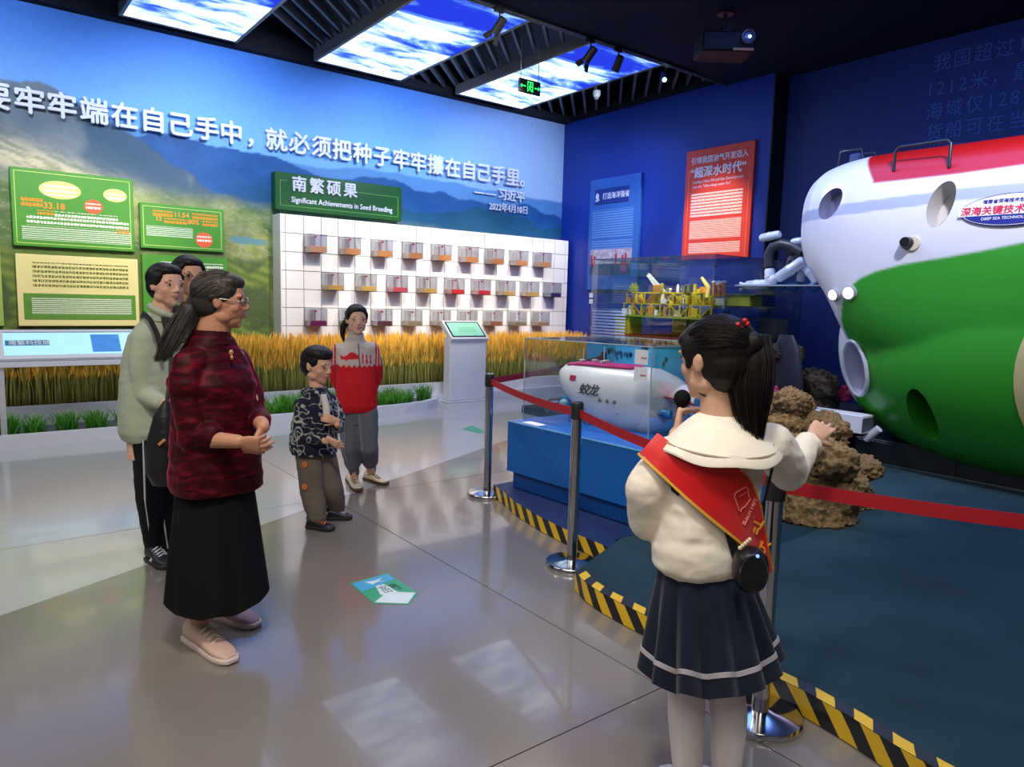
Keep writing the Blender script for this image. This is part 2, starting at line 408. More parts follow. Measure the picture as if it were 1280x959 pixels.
# mural wall: a printed landscape on a fine grid of vertices
def mural_paint(x, z):
    n1 = fbm(x*1.2, z*1.2, 1, 6); n2 = fbm(x*4, z*6, 2, 6); n3 = fbm((x-.34*z)*5, (z+.34*x)*24, 3, 5); n4 = fbm((x-.3*z)*3, (z+.3*x)*12, 33, 6)
    t = sstep(3.4, 4.74, z)
    c = mixc(srgb(126, 186, 248), srgb(66, 128, 226), t)
    c = mixc(c, srgb(186, 208, 240), sstep(5.2, 9.0, x)*.75*(1-.2*t))
    # far blue ridges
    r1 = 3.55-.035*x+.16*fbm(x*.9, x*0, 11, 5)-.12*np.exp(-((x-3.6)/1.2)**2)
    r2 = 3.34-.05*(x-4)+.30*(fbm(x*1.1+3, x*0, 12, 5)-.5)+.12*np.exp(-((x-2.4)/.7)**2)
    r3 = 3.02-.02*(x-4)+.42*(fbm(x*1.4+7, x*0, 13, 5)-.5)
    c = mixc(c, srgb(92, 146, 205), sstep(0, .03, r1-z))
    c = mixc(c, mixc(srgb(40, 100, 170), srgb(26, 78, 138), n2), sstep(0, .02, r2-z))
    c = mixc(c, mixc(srgb(30, 92, 140), srgb(24, 84, 106), n2), sstep(0, .03, r3-z)*sstep(2.6, 4, x))
    # brown hill coming down from the left
    rh = 3.93-.06*x-.95*sstep(.7, 3.3, x)-.25*sstep(0, .3, -x)+.22*(fbm(x*2.2, x*0, 14, 5)-.5)
    k = sstep(0, .03, rh-z)*(1-sstep(3.0, 3.7, x))
    hill = mixc(srgb(96, 112, 132), srgb(128, 138, 140), n2); hill = mixc(hill, srgb(70, 96, 120), sstep(.45, .6, n1))
    c = mixc(c, 0, k*0) ; c = c*(1-k[..., None])+hill*k[..., None]
    # pale sandy terraces
    band = z-(3.22-.34*x)+.10*(n2-.5)
    k = np.exp(-(band/.20)**2)*(1-sstep(2.6, 3.3, x)); sand = mixc(srgb(226, 214, 178), srgb(160, 162, 128), sstep(.35, .7, n3))
    c = c*(1-.85*k[..., None])+sand*(.85*k[..., None])
    # valley floor with fields
    vf = z-(2.75-.04*x+.14*(n1-.5)); k = sstep(.25, -.1, vf)*sstep(-.1, .15, 3.02-.34*x+1.0-z-(.9-.1*x))
    k = sstep(.22, -.05, vf)
    g = mixc(srgb(112, 142, 86), srgb(72, 108, 58), n2); g = mixc(g, srgb(156, 164, 96), sstep(.5, .7, n1))
    fu = (x*.8+z*1.6); fvv = (z*2.2-x*.35)
    ln = np.minimum(np.abs((fu*2.2) % 1-.5), np.abs((fvv*2.6) % 1-.5)); g = mixc(g, srgb(178, 186, 140), (1-sstep(.0, .05, ln))*.55)
    cell = vnoise(np.floor(fu*2.2)*7.1, np.floor(fvv*2.6)*5.3, 9); g = g*(.78+.44*cell[..., None])
    town = sstep(.56, .66, n1)*sstep(.62, .72, vnoise(x*30, z*50, 5)); g = mixc(g, srgb(176, 184, 166), town*.45); g = mixc(g, srgb(150, 158, 120), sstep(.5, .75, n4)*.5)
    c = c*(1-k[..., None])+g*k[..., None]
    # dark wood and tea fields low down
    k = sstep(2.05, 1.9, z+.12*(n1-.5))*sstep(.0, .1, 3.6-x)*.8
    st = .5+.5*np.sin((z*1.0+x*.35+.25*n1)*46); d = mixc(srgb(92, 116, 44), srgb(146, 160, 70), st*sstep(.3, .6, n1)); d = mixc(d, srgb(36, 72, 40), sstep(.52, .62, n1))
    c = c*(1-k[..., None])+d*k[..., None]
    e = ((x-3.27+.35*(z-2.2))/.27)**2+((z-2.22)/(.07+.02*np.sin(x*7)))**2
    c = mixc(c, srgb(104, 150, 156), 1-sstep(.8, 1.0, e+1.2*(n2-.5)))
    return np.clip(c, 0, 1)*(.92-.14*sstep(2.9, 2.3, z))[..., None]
nx, nz = 560, 250
X, Zg = np.meshgrid(np.linspace(-1.2, WX, nx), np.linspace(0, 5.0, nz))
vs = np.stack([X.ravel(), np.full(X.size, WY), Zg.ravel()], 1)
ii = np.arange(nx*nz).reshape(nz, nx); fs = np.stack([ii[:-1, :-1].ravel(), ii[:-1, 1:].ravel(), ii[1:, 1:].ravel(), ii[1:, :-1].ravel()], 1)
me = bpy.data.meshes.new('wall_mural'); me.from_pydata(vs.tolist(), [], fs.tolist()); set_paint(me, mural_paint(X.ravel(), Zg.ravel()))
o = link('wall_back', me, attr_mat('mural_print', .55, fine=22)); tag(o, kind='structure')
mb = MB(); mb.box((-6, WY+.005, 0), (9.5, WY+.2, 5.2)); mb.box((-6, WY-.002, 0), (-1.2, WY+.02, 5.2)); o = mb.build('wall_back_core', M_dark); tag(o, kind='structure')

# blue panel wall, back wall, closing walls
M_bluew = mat('blue_wall_print', srgb(16, 62, 168), .45, var=.25, vscale=.6, col2=srgb(26, 36, 132))
mb = MB(); mb.box((WX, 5.96, 0), (BX+.1, WY+.01, 4.76), .004); o = mb.build('wall_right', M_bluew); tag(o, kind='structure')
mb = MB(); mb.box((WX-.012, 5.935, 0), (BX, 5.957, 4.74)); o = mb.build('gap_strip', mat('gap_dark', (.005, .005, .01), .6)); tag(o, kind='structure')  # black strip stands in for the dark gap beside the blue wall
mb = MB(); mb.box((WX, 5.9, 4.765), (BX+.2, 10.5, 5.2)); o = mb.build('trim_4', M_dark); tag(o, kind='structure')
mb = MB(); mb.box((BX, -5, 0), (BX+.2, 6.0, 5.2)); o = mb.build('wall_side', mat('navy_wall', srgb(32, 56, 124), .6, var=.2, vscale=.5)); tag(o, kind='structure')
for nm, lo, hi in (('wall_left', (-6.2, -5, 0), (-6, 10.5, 5.2)), ('wall_front', (-6, -5.2, 0), (9.5, -5, 5.2))):
    mb = MB(); mb.box(lo, hi); o = mb.build(nm, mat('grey_wall', (.30, .31, .34), .6)); tag(o, kind='structure')

# ceiling: void above slats, solid soffit on the near side
mb = MB(); mb.box((-6, -5, 5.2), (9.6, 10.5, 5.3)); o = mb.build('ceiling', M_dark); tag(o, kind='structure')
mb = MB(); mb.box((-6, -5, 4.70), (9.5, 6.72, 4.82)); sof = mb.build('ceiling_soffit', M_navyc); tag(sof, kind='structure')
mb = MB(); mb.box((-6, 6.72, 4.68), (9.04, 6.76, 4.95)); o = mb.build('trim_2', mat('soffit_edge', (.05, .05, .06), .5)); tag(o, kind='structure')
mb = MB(); mb.box((-6, WY-.16, CZ+.005), (WX, WY, 5.0)); o = mb.build('trim_3', M_dark); tag(o, kind='structure')
root = empty('slatted_ceiling', (0, 0, 0)); tag(root, kind='structure')
M_slat = mat('slat_grey', (.10, .105, .12), .45, metal=.3)
k = 0; step = .2*math.sqrt(2)
c0 = -14.0
while c0 < 6:       # lines y = x + c running diagonally
    x0 = max(-6, 6.78-c0); x1 = min(WX-.02, WY-.17-c0)
    if x1-x0 > .1:
        mb = MB(); mb.bar((x0, x0+c0, 4.90), (x1, x1+c0, 4.90), .035, .11); mb.build('slat', M_slat, root); k += 1
    c0 += step

# glowing sky panels under the slats
def sky_panel_mat():
    m = bpy.data.materials.new('sky_panel'); m.use_nodes = True; nt = m.node_tree; N = nt.nodes; L = nt.links; N.clear()
    o = N.new('ShaderNodeOutputMaterial'); e = N.new('ShaderNodeEmission'); tc = N.new('ShaderNodeTexCoord'); mp = N.new('ShaderNodeMapping')
    mp.inputs['Rotation'].default_value = (0, 0, .5); mp.inputs['Scale'].default_value = (.55, 1.5, 1)
    n = N.new('ShaderNodeTexNoise'); n.inputs['Scale'].default_value = 1.15; n.inputs['Detail'].default_value = 8; n.inputs['Roughness'].default_value = .6; n.inputs['Distortion'].default_value = .6
    sx = N.new('ShaderNodeSeparateXYZ'); L.new(tc.outputs['Object'], sx.inputs[0])
    L.new(tc.outputs['Object'], mp.inputs[0]); L.new(mp.outputs[0], n.inputs[0])
    ma = N.new('ShaderNodeMath'); ma.operation = 'MULTIPLY_ADD'; ma.inputs[1].default_value = .085; L.new(sx.outputs[1], ma.inputs[0]); L.new(n.outputs[0], ma.inputs[2])
    r = N.new('ShaderNodeValToRGB'); L.new(ma.outputs[0], r.inputs[0]); el = r.color_ramp.elements
    el[0].position = 1.13-.02-.0; el[0].color = (*srgb(38, 62, 226), 1); el[1].position = 1.0; el[1].color = (.80, .90, 1, 1)
    el[0].position = .39; el[1].position = .62; x = el.new(.45); x.color = (*srgb(84, 130, 240), 1); x = el.new(.52); x.color = (*srgb(176, 206, 252), 1)
    ma.inputs[1].default_value = .055
    sub = N.new('ShaderNodeMath'); sub.operation = 'SUBTRACT'; sub.inputs[1].default_value = 0.0; L.new(ma.outputs[0], sub.inputs[0]); L.new(sub.outputs[0], r.inputs[0])
    mr = N.new('ShaderNodeMapRange'); mr.inputs['From Min'].default_value = .42; mr.inputs['From Max'].default_value = .66; mr.inputs['To Min'].default_value = 1.1; mr.inputs['To Max'].default_value = 3.8; L.new(sub.outputs[0], mr.inputs[0]); L.new(mr.outputs[0], e.inputs[1]); L.new(r.outputs[0], e.inputs[0]); L.new(e.outputs[0], o.inputs[0]); return m
M_sky = sky_panel_mat(); M_frame = mat('panel_frame', (.16, .155, .15), .5)
for (x0, x1), lab in (((1.70, 2.99), 'glowing sky picture panel in the ceiling, leftmost, cut by the top of the frame'), ((4.10, 5.39), 'glowing sky picture panel in the ceiling, the middle one with one spotlight before it'), ((6.44, 7.70), 'glowing sky picture panel in the ceiling, behind the hanging exit sign')):
    t = empty('ceiling_light_panel', ((x0+x1)/2, 8.35, 4.70), lab, 'ceiling light', 'sky panels in the ceiling')
    mb = MB(); mb.box((x0, 6.80, 4.725), (x1, 9.90, 4.74)); mb.build('diffuser', M_sky, t)
    mb = MB()
    mb.box((x0-.04, 6.80, 4.72), (x0, 9.94, 4.86)); mb.build('frame', M_frame, t)
    mb = MB(); mb.box((x1, 6.80, 4.72), (x1+.04, 9.94, 4.86)); mb.build('frame', M_frame, t)
    mb = MB(); mb.box((x0, 9.90, 4.72), (x1, 9.94, 4.86)); mb.build('frame', M_frame, t)

# ================================================================== LETTERING AND PANELS ON THE MURAL
M_let = mat('letter_white', srgb(226, 226, 244), .45); 
t = empty('wall_slogan', (4.2, WY, 3.5), 'row of large raised white characters across the mural sky', 'sign')
pos = [(.27, '要'), (.60, '牢'), (.92, '牢'), (1.25, '端'), (1.58, '在'), (1.90, '自'), (2.22, '己'), (2.55, '手'), (2.86, '中'), (3.20, '，'), (3.47, '就'), (3.80, '必'), (4.13, '须'), (4.45, '把'), (4.78, '种'), (5.11, '子'), (5.44, '牢'), (5.75, '牢'), (6.07, '攥'), (6.40, '在'), (6.72, '自'), (7.02, '己'), (7.34, '手'), (7.65, '里'), (7.96, '。')]
for x, ch in pos:
    text('character', ch, (x, WY-.06, 3.525), (1, 0, 0), (0, 0, 1), .315, M_let, t, .022, .0078)
for x, ch in ((7.02, '—'), (7.26, '—'), (7.51, '习'), (7.71, '近'), (7.91, '平')):
    text('character', ch, (x, WY-.04, 3.25), (1, 0, 0), (0, 0, 1), .205, M_let, t, .012, .004)
text('date', '2022年4月10日', (7.33, WY-.04, 3.05), (1, 0, 0), (0, 0, 1), .155, M_let, t, .010, .002, sx=.86)

M_green = mat('panel_green', srgb(70, 146, 42), .5, var=.12, vscale=2); M_dgreen = mat('sign_green', srgb(10, 84, 30), .4, var=.15, vscale=1.5)
M_edge = mat('panel_edge', srgb(44, 84, 34), .5); M_lime = mat('lime_line', srgb(196, 224, 120), .5)
M_orange = mat('print_orange', srgb(250, 150, 50), .5); M_red = mat('print_red', srgb(232, 96, 50), .5); M_white = mat('white_paint', (.86, .86, .88), .45, var=.02); M_yel = mat('print_yellow', srgb(214, 220, 130), .5)
def frame_lines(t, x0, x1, z0, z1, y, m, w=.007, ins=.035):
    x0 += ins; x1 -= ins; z0 += ins; z1 -= ins; mb = MB()
    for a, b in (((x0, z0), (x1, z0+w)), ((x0, z1-w), (x1, z1)), ((x0, z0), (x0+w, z1)), ((x1-w, z0), (x1, z1))):
        mb.box((a[0], y-.002, a[1]), (b[0], y, b[1]))
    return mb.build('border_line', m, t)
def disc(name, c, rx, rz, m, parent, y, th=.003):
    mb = MB(); mb.loft([((c[0], y, c[1]), (rx, 0, 0), (0, 0, rz)), ((c[0], y-th, c[1]), (rx, 0, 0), (0, 0, rz))], 32); return mb.build(name, m, parent)
XW, ZW = Vector((1, 0, 0)), Vector((0, 0, 1))
def prn(t, x0, x1, z0, z1, y, m, name='small_print'):
    return quad(name, ((x0+x1)/2, y, (z0+z1)/2), XW, ZW, m, t, (x1-x0)/2, (z1-z0)/2)
P_w1 = print_mat('print_white_fine', (.82, .88, .76), .0245, .42, .013, .9)
P_w2 = print_mat('print_white_bold', (.90, .92, .82), .052, .42, .034, .8)
P_o2 = print_mat('print_orange_bold', srgb(250, 150, 60), .055, .3, .036, .9)
P_g2 = print_mat('print_green_bold', srgb(96, 110, 50), .055, .46, .036, .85)
# panel 1
t = empty('info_panel', (1.17, WY, 1.98), 'large green info panel with oval bubbles and figure 33.18, upper left', 'information board', 'green boards on the mural')
mb = MB(); mb.box((.53, WY-.06, 1.98), (1.80, WY, 2.88), .006); mb.build('board', [M_green], t)
y = WY-.0605; frame_lines(t, .53, 1.80, 1.98, 2.88, y, M_lime)
disc('bubble', (1.02, 2.66), .215, .105, M_yel, t, y); disc('bubble', (1.60, 2.66), .13, .08, M_yel, t, y); disc('bubble', (1.36, 2.50), .10, .085, M_red, t, y)
prn(t, .85, 1.18, 2.59, 2.73, y-.0045, P_w2); prn(t, 1.50, 1.70, 2.60, 2.68, y-.0045, P_w2); prn(t, 1.28, 1.44, 2.46, 2.54, y-.0045, P_w2)
prn(t, .62, .84, 2.43, 2.54, y, P_o2); text('figure', '33.18', (.84, y-.002, 2.435), XW, ZW, .10, M_orange, t, .001, .002)
prn(t, .78, .95, 2.36, 2.41, y, P_o2); prn(t, .95, 1.62, 2.35, 2.41, y, P_w2); prn(t, .67, 1.74, 2.23, 2.34, y, P_w2); prn(t, 1.60, 1.74, 2.20, 2.25, y-.002, P_o2)
prn(t, .62, 1.76, 2.06, 2.22, y, P_w1)
# panel 2
t = empty('info_panel', (2.38, WY, 2.04), 'smaller green info panel with figures 11.54 and 80%, above the two women', 'information board', 'green boards on the mural')
mb = MB(); mb.box((1.87, WY-.06, 2.04), (2.90, WY, 2.61), .006); mb.build('board', M_green, t)
frame_lines(t, 1.87, 2.90, 2.04, 2.61, y, M_lime)
text('figure', '11.54', (2.27, y-.001, 2.465), XW, ZW, .085, M_orange, t, .001, .002); text('figure', '12', (2.05, y-.001, 2.40), XW, ZW, .075, M_orange, t, .001, .002); text('figure', '80%', (2.44, y-.001, 2.385), XW, ZW, .085, M_orange, t, .001, .002)
prn(t, 2.02, 2.26, 2.455, 2.53, y, P_o2); prn(t, 2.50, 2.82, 2.455, 2.53, y, P_o2); prn(t, 2.15, 2.43, 2.375, 2.44, y, P_o2); prn(t, 2.62, 2.82, 2.375, 2.44, y, P_o2)
disc('bubble', (2.64, 2.19), .11, .10, M_red, t, y); prn(t, 2.55, 2.73, 2.15, 2.24, y-.0045, P_w2); prn(t, 1.94, 2.50, 2.20, 2.33, y, P_w1)
# panel 3 beige, panel 4 green behind heads, sliver at the frame edge
t = empty('info_panel', (1.18, WY, 1.04), 'beige info panel with a green box at its foot, above the touch table', 'information board')
mb = MB(); mb.box((.54, WY-.05, 1.04), (1.83, WY, 1.89), .005); mb.build('board', mat('panel_beige', srgb(226, 214, 168), .5, col2=srgb(210, 206, 120), vscale=1.6), t)
mb = MB(); mb.box((.60, WY-.054, 1.12), (1.79, WY-.05, 1.43), .003); mb.build('text_box', mat('box_green', srgb(84, 140, 48), .5), t)
prn(t, .70, 1.72, 1.50, 1.80, WY-.051, P_g2); prn(t, .68, 1.74, 1.18, 1.38, WY-.0555, P_w1)
t = empty('info_panel', (2.42, WY, 1.05), 'green info panel half hidden behind the heads of two women', 'information board')
mb = MB(); mb.box((1.88, WY-.05, 1.05), (2.94, WY, 1.96), .005); mb.build('board', M_green, t); prn(t, 2.1, 2.88, 1.5, 1.88, WY-.051, P_w2)
t = empty('info_panel', (.2, WY, 1.04), 'pale green info panel cut off by the left edge of the frame', 'information board')
mb = MB(); mb.box((-.5, WY-.05, 1.04), (.40, WY, 1.92), .005); mb.build('board', mat('panel_pale', srgb(150, 180, 90), .5), t)
# dark green title sign
t = empty('title_sign', (4.58, WY, 2.67), 'dark green title sign reading Significant Achievements in Seed Breeding', 'sign')
mb = MB(); mb.box((3.57, WY-.16, 2.68), (5.57, WY, 3.20), .006); mb.build('board', M_dgreen, t)
y = WY-.161
for x, ch in ((3.80, '南'), (4.06, '繁'), (4.32, '硕'), (4.58, '果')): text('character', ch, (x, y-.012, 2.975), XW, ZW, .225, M_let, t, .012, .0055)
text('english_title', 'Significant Achievements in Seed Breeding', (3.80, y-.004, 2.80), XW, ZW, .108, M_let, t, .004, .0015, sx=.87)
mb = MB()
for a, b in (((3.64, 2.74), (5.50, 2.746)), ((4.82, 3.04), (5.50, 3.046)), ((3.64, 2.74), (3.646, 3.09)), ((5.494, 2.74), (5.50, 3.046)), ((3.64, 3.084), (3.74, 3.09))):
    mb.box((a[0], y-.003, a[1]), (b[0], y, b[1]))
mb.build('border_line', mat('sign_line', srgb(120, 176, 90), .5), t)

# ================================================================== WHITE TILED BOARD AND ITS BOXES
M_tile = mat('board_tile', (.80, .79, .80), .38, var=.02, vscale=3)
BYF = 10.0
t = empty('tiled_display_board', (6.3, 10.15, .1), 'white tiled display board under the mural, hung with rows of clear boxes', 'display board')
mb = MB(); mb.box((3.60, BYF+.012, .25), (8.955, WY-.002, 2.60)); mb.build('backing', mat('board_joint', (.16, .16, .19), .6), t)
mb = MB(); mb.box((3.582, BYF-.012, .25), (3.598, WY-.002, 2.612), .003); mb.build('side_cap', M_tile, t)
mb = MB(); mb.box((3.60, BYF+.016, 2.60), (8.955, WY-.002, 2.612)); mb.build('top_cap', M_tile, t)
c0 = 3.655-.005; tw = .2615; xs_ = [3.595]+[3.655+tw*i for i in range(0, 21)]
xs_ = [x for x in xs_ if x < 8.96]+[8.96]
zs_ = [2.61]+[2.352-.26*i for i in range(0, 9)]
shared = {}
for i in range(len(xs_)-1):
    for j in range(len(zs_)-1):
        w = xs_[i+1]-xs_[i]; h = zs_[j]-zs_[j+1]
        if w < .02: continue
        key = (round(w, 3), round(h, 3))
        if key not in shared:
            mb = MB(); mb.box((-w/2+.0040, -.012, -h/2+.0040), (w/2-.0040, .014, h/2-.0040), .002); o = mb.build('tile', M_tile); o.parent = t
            shared[key] = o.data
        else: o = link('tile', shared[key], None, t)
        o.location = Vector(((xs_[i]+xs_[i+1])/2, BYF, (zs_[j]+zs_[j+1])/2))-t.location

M_glass = glass_mat('case_glass', (.90, .91, .93), .04)
M_card = mat('back_card', (.34, .35, .38), .5); M_emb = mat('seed_emblem', srgb(200, 60, 60), .5)
tone = dict(o=(srgb(206, 140, 84), 'tan'), y=(srgb(222, 176, 92), 'golden'), p=(srgb(226, 84, 104), 'pink'), r=(srgb(224, 56, 52), 'red'), n=(srgb(60, 40, 100), 'navy'), m=(srgb(150, 50, 100), 'magenta'), b=(srgb(110, 66, 70), 'maroon'), l=(srgb(222, 178, 140), 'pale peach'), g=(srgb(196, 180, 140), 'mottled beige'))
rows = [(4.17, 2.352, 'ooooooooo', 'top'), (4.43, 1.832, 'yypyrryyn', 'middle'), (4.17, 1.312, 'mbbglloul', 'bottom')]
rows[2] = (4.17, 1.312, 'mbbgllogl', 'bottom')
ordn = ['first', 'second', 'third', 'fourth', 'fifth', 'sixth', 'seventh', 'eighth', 'ninth']
def seed_box(xr, zt, key, hi):
    x1 = xr; x0 = xr-.255; y0 = 9.76; y1 = BYF-.013; z1 = zt-.006; z0 = z1-.25
    t = empty('seed_box', ((x0+x1)/2, y1, z0))
    mb = MB(); th = .006; 
    for lo, hi_ in (((x0, y0, z0), (x1, y0+th, z1)), ((x0, y0, z0), (x0+th, y1, z1)), ((x1-th, y0, z0), (x1, y1, z1)), ((x0, y0, z1-th), (x1, y1, z1))): mb.box(lo, hi_)
    g = mb.build('clear_cover', M_glass, t)
    mb = MB(); m = mat('seed_'+tone[key][1], tone[key][0], .55, var=.12, vscale=40); mb.box((x0+.008, y0+.008, z0), (x1-.008, y1, z0+hi), .003); mb.build('seed_block', m, t)
    mb = MB(); mb.box((x0+.05, y1-.012, z0+hi), (x0+.17, y1-.004, z1-.02)); mb.build('back_card', M_card, t)
    mb = MB(); mb.loft([((x0+.10, y0+.05, z1-.035), (.022, 0, 0), (0, 0, .016)), ((x0+.10, y0+.045, z1-.035), (.022, 0, 0), (0, 0, .016))], 10); mb.build('emblem', M_emb, t)
    mb = MB(); mb.tube([(x0+.10, y0+.05, z1-.05), (x0+.10, y0+.06, z0+hi)], .0018, 5); mb.build('stem', mat('stem', (.2, .12, .1), .6), t)
    return t
for r, (xr, zt, keys, nm) in enumerate(rows):
    for i, key in enumerate(keys):
        t = seed_box(xr+.5245*i, zt, key, {0: .085, 1: .07, 2: .075}[r])
        lab = 'clear box with a %s block, %s from the left in the %s row' % (tone[key][1], ordn[i], nm)
        tag(t, lab, 'display box', 'clear seed boxes on the tiled board')

# ================================================================== PLANTERS, WHEAT, GRASS
M_lip = mat('planter_white', (.78, .78, .80), .3, var=.03)
def path_planter(name, pts, zt, w, parent, mb=None):
    mb = MB()
    n = len(pts); L = []; R = []
    for i, p in enumerate(pts):
        a = Vector((*pts[max(0, i-1)], 0)); b = Vector((*pts[min(n-1, i+1)], 0)); d = (b-a).normalized(); nn = Vector((-d.y, d.x, 0)); p = Vector((*p, 0))
        L.append(p+nn*w/2); R.append(p-nn*w/2)
    vs = []; 
    for i in range(n): vs += [R[i], L[i], L[i]+Vector((0, 0, zt)), R[i]+Vector((0, 0, zt))]
    fs = []
    for i in range(n-1):
        for k in range(4): a = i*4+k; b = i*4+(k+1) % 4; fs.append((a, b, b+4, a+4))
    fs += [(3, 2, 1, 0), tuple((n-1)*4+k for k in range(4))]
    mb.add(vs, fs); return mb.build(name, M_lip, parent)
t = empty('planter', (3, 8.4, 0), 'long low white planter with a rounded end, along the mural', 'planter')
edge = [(-2.5, 8.03), (-1, 8.04), (.5, 8.05), (1.4, 8.06), (2.8, 8.07), (4.0, 8.09), (4.5, 8.13), (4.9, 8.24), (5.15, 8.40), (5.28, 8.62), (5.30, 8.90)]
path_planter('lower_rim', edge, .12, .09, t)
path_planter('upper_rim', [(-2.5, 8.90), (8.95, 8.96)], .265, .08, t)
mb = MB(); mb.prism([(-2.5, 8.06), (.5, 8.07), (2.8, 8.10), (4.0, 8.12), (4.5, 8.16), (4.9, 8.27), (5.12, 8.42), (5.25, 8.62), (5.27, 8.90), (-2.5, 8.88)], 0, .06); mb.build('soil', mat('gravel', (.16, .17, .18), .9, bump=.5, bscale=40), t)
mb = MB(); mb.prism([(-2.5, 8.92), (8.95, 8.98), (8.95, 10.0), (-2.5, 10.28)], 0, .22); mb.build('wheat_bed', mat('soil_dark', (.045, .035, .025), .9), t)
mb = MB(); mb.prism([(5.27, 8.80), (9.0, 8.80), (9.0, 8.94), (5.27, 8.94)], 0, .10); mb.build('plinth_step', M_lip, t)

def blades(n, area_f, h, w, cols, seed, heads=True, lean=.25):
    """many thin upright blades, with a coloured ear on top"""
    r = np.random.default_rng(seed); V = []; Fc = []; C_ = []
    for i in range(n):
        x, y, z = area_f(r); hh = h*(.62+.62*r.random()**1.3); a = r.random()*2*PI; dx, dy = math.cos(a), math.sin(a)
        lx, ly = (r.random()-.5)*lean, (r.random()-.5)*lean; b = len(V); ww = w*(.7+.6*r.random())
        c0 = np.array(cols[0])*(.7+.6*r.random()); c1 = np.array(cols[1])*(.7+.6*r.random()); c2 = np.array(cols[2])*(.75+.5*r.random())
        for k, f in enumerate((0, .45, .8)):
            px = x+lx*hh*f*f; py = y+ly*hh*f*f; q = ww*(1-.4*f)
            V += [(px-dx*q, py-dy*q, z+hh*f), (px+dx*q, py+dy*q, z+hh*f)]; c = (c0, c1, c1)[k]; C_ += [c, c]
        px = x+lx*hh; py = y+ly*hh; V.append((px, py, z+hh)); C_.append(c2)
        Fc += [(b, b+1, b+3, b+2), (b+2, b+3, b+5, b+4), (b+4, b+5, b+6)]
        if heads:
            b = len(V); q = ww*2.6; x0 = x+lx*hh*.72; y0 = y+ly*hh*.72; z0 = z+hh*.74; x1 = px+lx*.06; y1 = py+ly*.06; z1 = z+hh*1.02; xm, ym, zm = (x0+x1)/2, (y0+y1)/2, (z0+z1)/2
            V += [(x0, y0, z0), (xm-dx*q, ym-dy*q, zm), (xm+dx*q, ym+dy*q, zm), (x1+lx*.05, y1, z1), (xm-dy*q, ym+dx*q, zm), (xm+dy*q, ym-dx*q, zm)]
            C_ += [c2]*6; Fc += [(b, b+2, b+3, b+1), (b, b+5, b+3, b+4)]
    return V, Fc, C_
V, Fc, C_ = blades(15000, lambda r: (r.random()*9.9-1.0, 9.02+r.random()*.78, .20), .64, .0036, [srgb(104, 104, 56), srgb(164, 166, 84), srgb(240, 190, 76)], 3)
me = bpy.data.meshes.new('wheat'); me.from_pydata(V, [], Fc); set_paint(me, np.array(C_)); o = link('wheat', me, attr_mat('wheat_mat', .8)); tag(o, 'ripe golden wheat standing thick along the foot of the wall', 'wheat', kind='stuff')
gm = attr_mat('grass_mat', .6)
gd = []
for s in range(4):
    def af(r):
        a = r.random()*2*PI; q = math.sqrt(r.random())*.10; return (q*math.cos(a), q*math.sin(a)*.8, 0)
    V, Fc, C_ = blades(210, af, .21, .0045, [srgb(40, 90, 28), srgb(84, 160, 48), srgb(150, 206, 80)], 20+s, False, 1.1)
    me = bpy.data.meshes.new('grass_tuft'); me.from_pydata(V, [], Fc); set_paint(me, np.array(C_)); me.materials.append(gm); gd.append(me)
k = 0
for i in range(21):
    x = .05+i*.25
    for j, yy in enumerate((8.35,) if x < 2.5 else (8.30, 8.55)):
        if x > 4.75 and j == 0 or x > 5.1: continue
        o = link('grass_tuft', gd[k % 4]); o.location = (x+random.uniform(-.03, .03), yy+random.uniform(-.03, .03), .055); o.rotation_euler = (0, 0, random.random()*6); o.scale = (1, 1, random.uniform(.85, 1.15)); k += 1
        tag(o, 'green grass tuft %s from the left in the %s of the low white planter' % (('1st', '2nd', '3rd')[i] if i < 3 else '%dth' % (i+1), 'back row' if j else 'front row'), 'grass', 'grass tufts in the low planter')

# ================================================================== TOUCH TABLE AND KIOSK
M_wmet = mat('white_metal', (.80, .80, .83), .25, var=.02)
M_scr = mat('screen_cyan', srgb(176, 228, 240), .2, emit=.6, var=.05)
t = empty('touch_table', (.85, 8.2, 0), 'white sloping touch screen table at the left, grey frame legs', 'display table')
def slab4(a, b, c, d, th, mb):
    n = ((b-a).cross(d-a)).normalized()*th; vs = [a, b, c, d, a-n, b-n, c-n, d-n]
    mb.add(vs, [(0, 1, 2, 3), (7, 6, 5, 4), (0, 4, 5, 1), (1, 5, 6, 2), (2, 6, 7, 3), (3, 7, 4, 0)])
A, B, C_, D_ = Vector((.22, 8.2, .82)), Vector((1.50, 8.2, .82)), Vector((1.50, 8.47, 1.085)), Vector((.22, 8.47, 1.085))
mb = MB(); slab4(A, B, C_, D_, .06, mb); mb.build('table_top', M_wmet, t)
un = (D_-A).normalized(); nn = (B-A).normalized().cross(un).normalized()
def inset(u0, u1, v0, v1, off): return [A+(B-A)*u+(D_-A)*v+nn*off for u, v in ((u0, v0), (u1, v0), (u1, v1), (u0, v1))]
mb = MB(); slab4(*inset(.07, .95, .12, .88, .004), .003, mb); mb.build('screen', M_scr, t)
mb = MB(); slab4(*inset(.07, .95, .895, .915, .004), .003, mb); mb.build('screen_edge', mat('grey_line', (.3, .32, .36), .4), t)
mb = MB(); slab4(*inset(.64, .84, .18, .80, .006), .002, mb); mb.build('screen_map', mat('screen_blue', srgb(70, 140, 214), .3, emit=.4, var=.2, vscale=12), t)
mb = MB(); slab4(*inset(.08, .36, .44, .62, .006), .002, mb); mb.build('screen_banner', mat('banner_blue', srgb(60, 130, 170), .3, emit=.25), t)
text('banner_text', '南繁科技城', A+(B-A)*.10+(D_-A)*.47+nn*.0075, (B-A), un, .062, M_white, t, .0005, .001, sx=1.1)
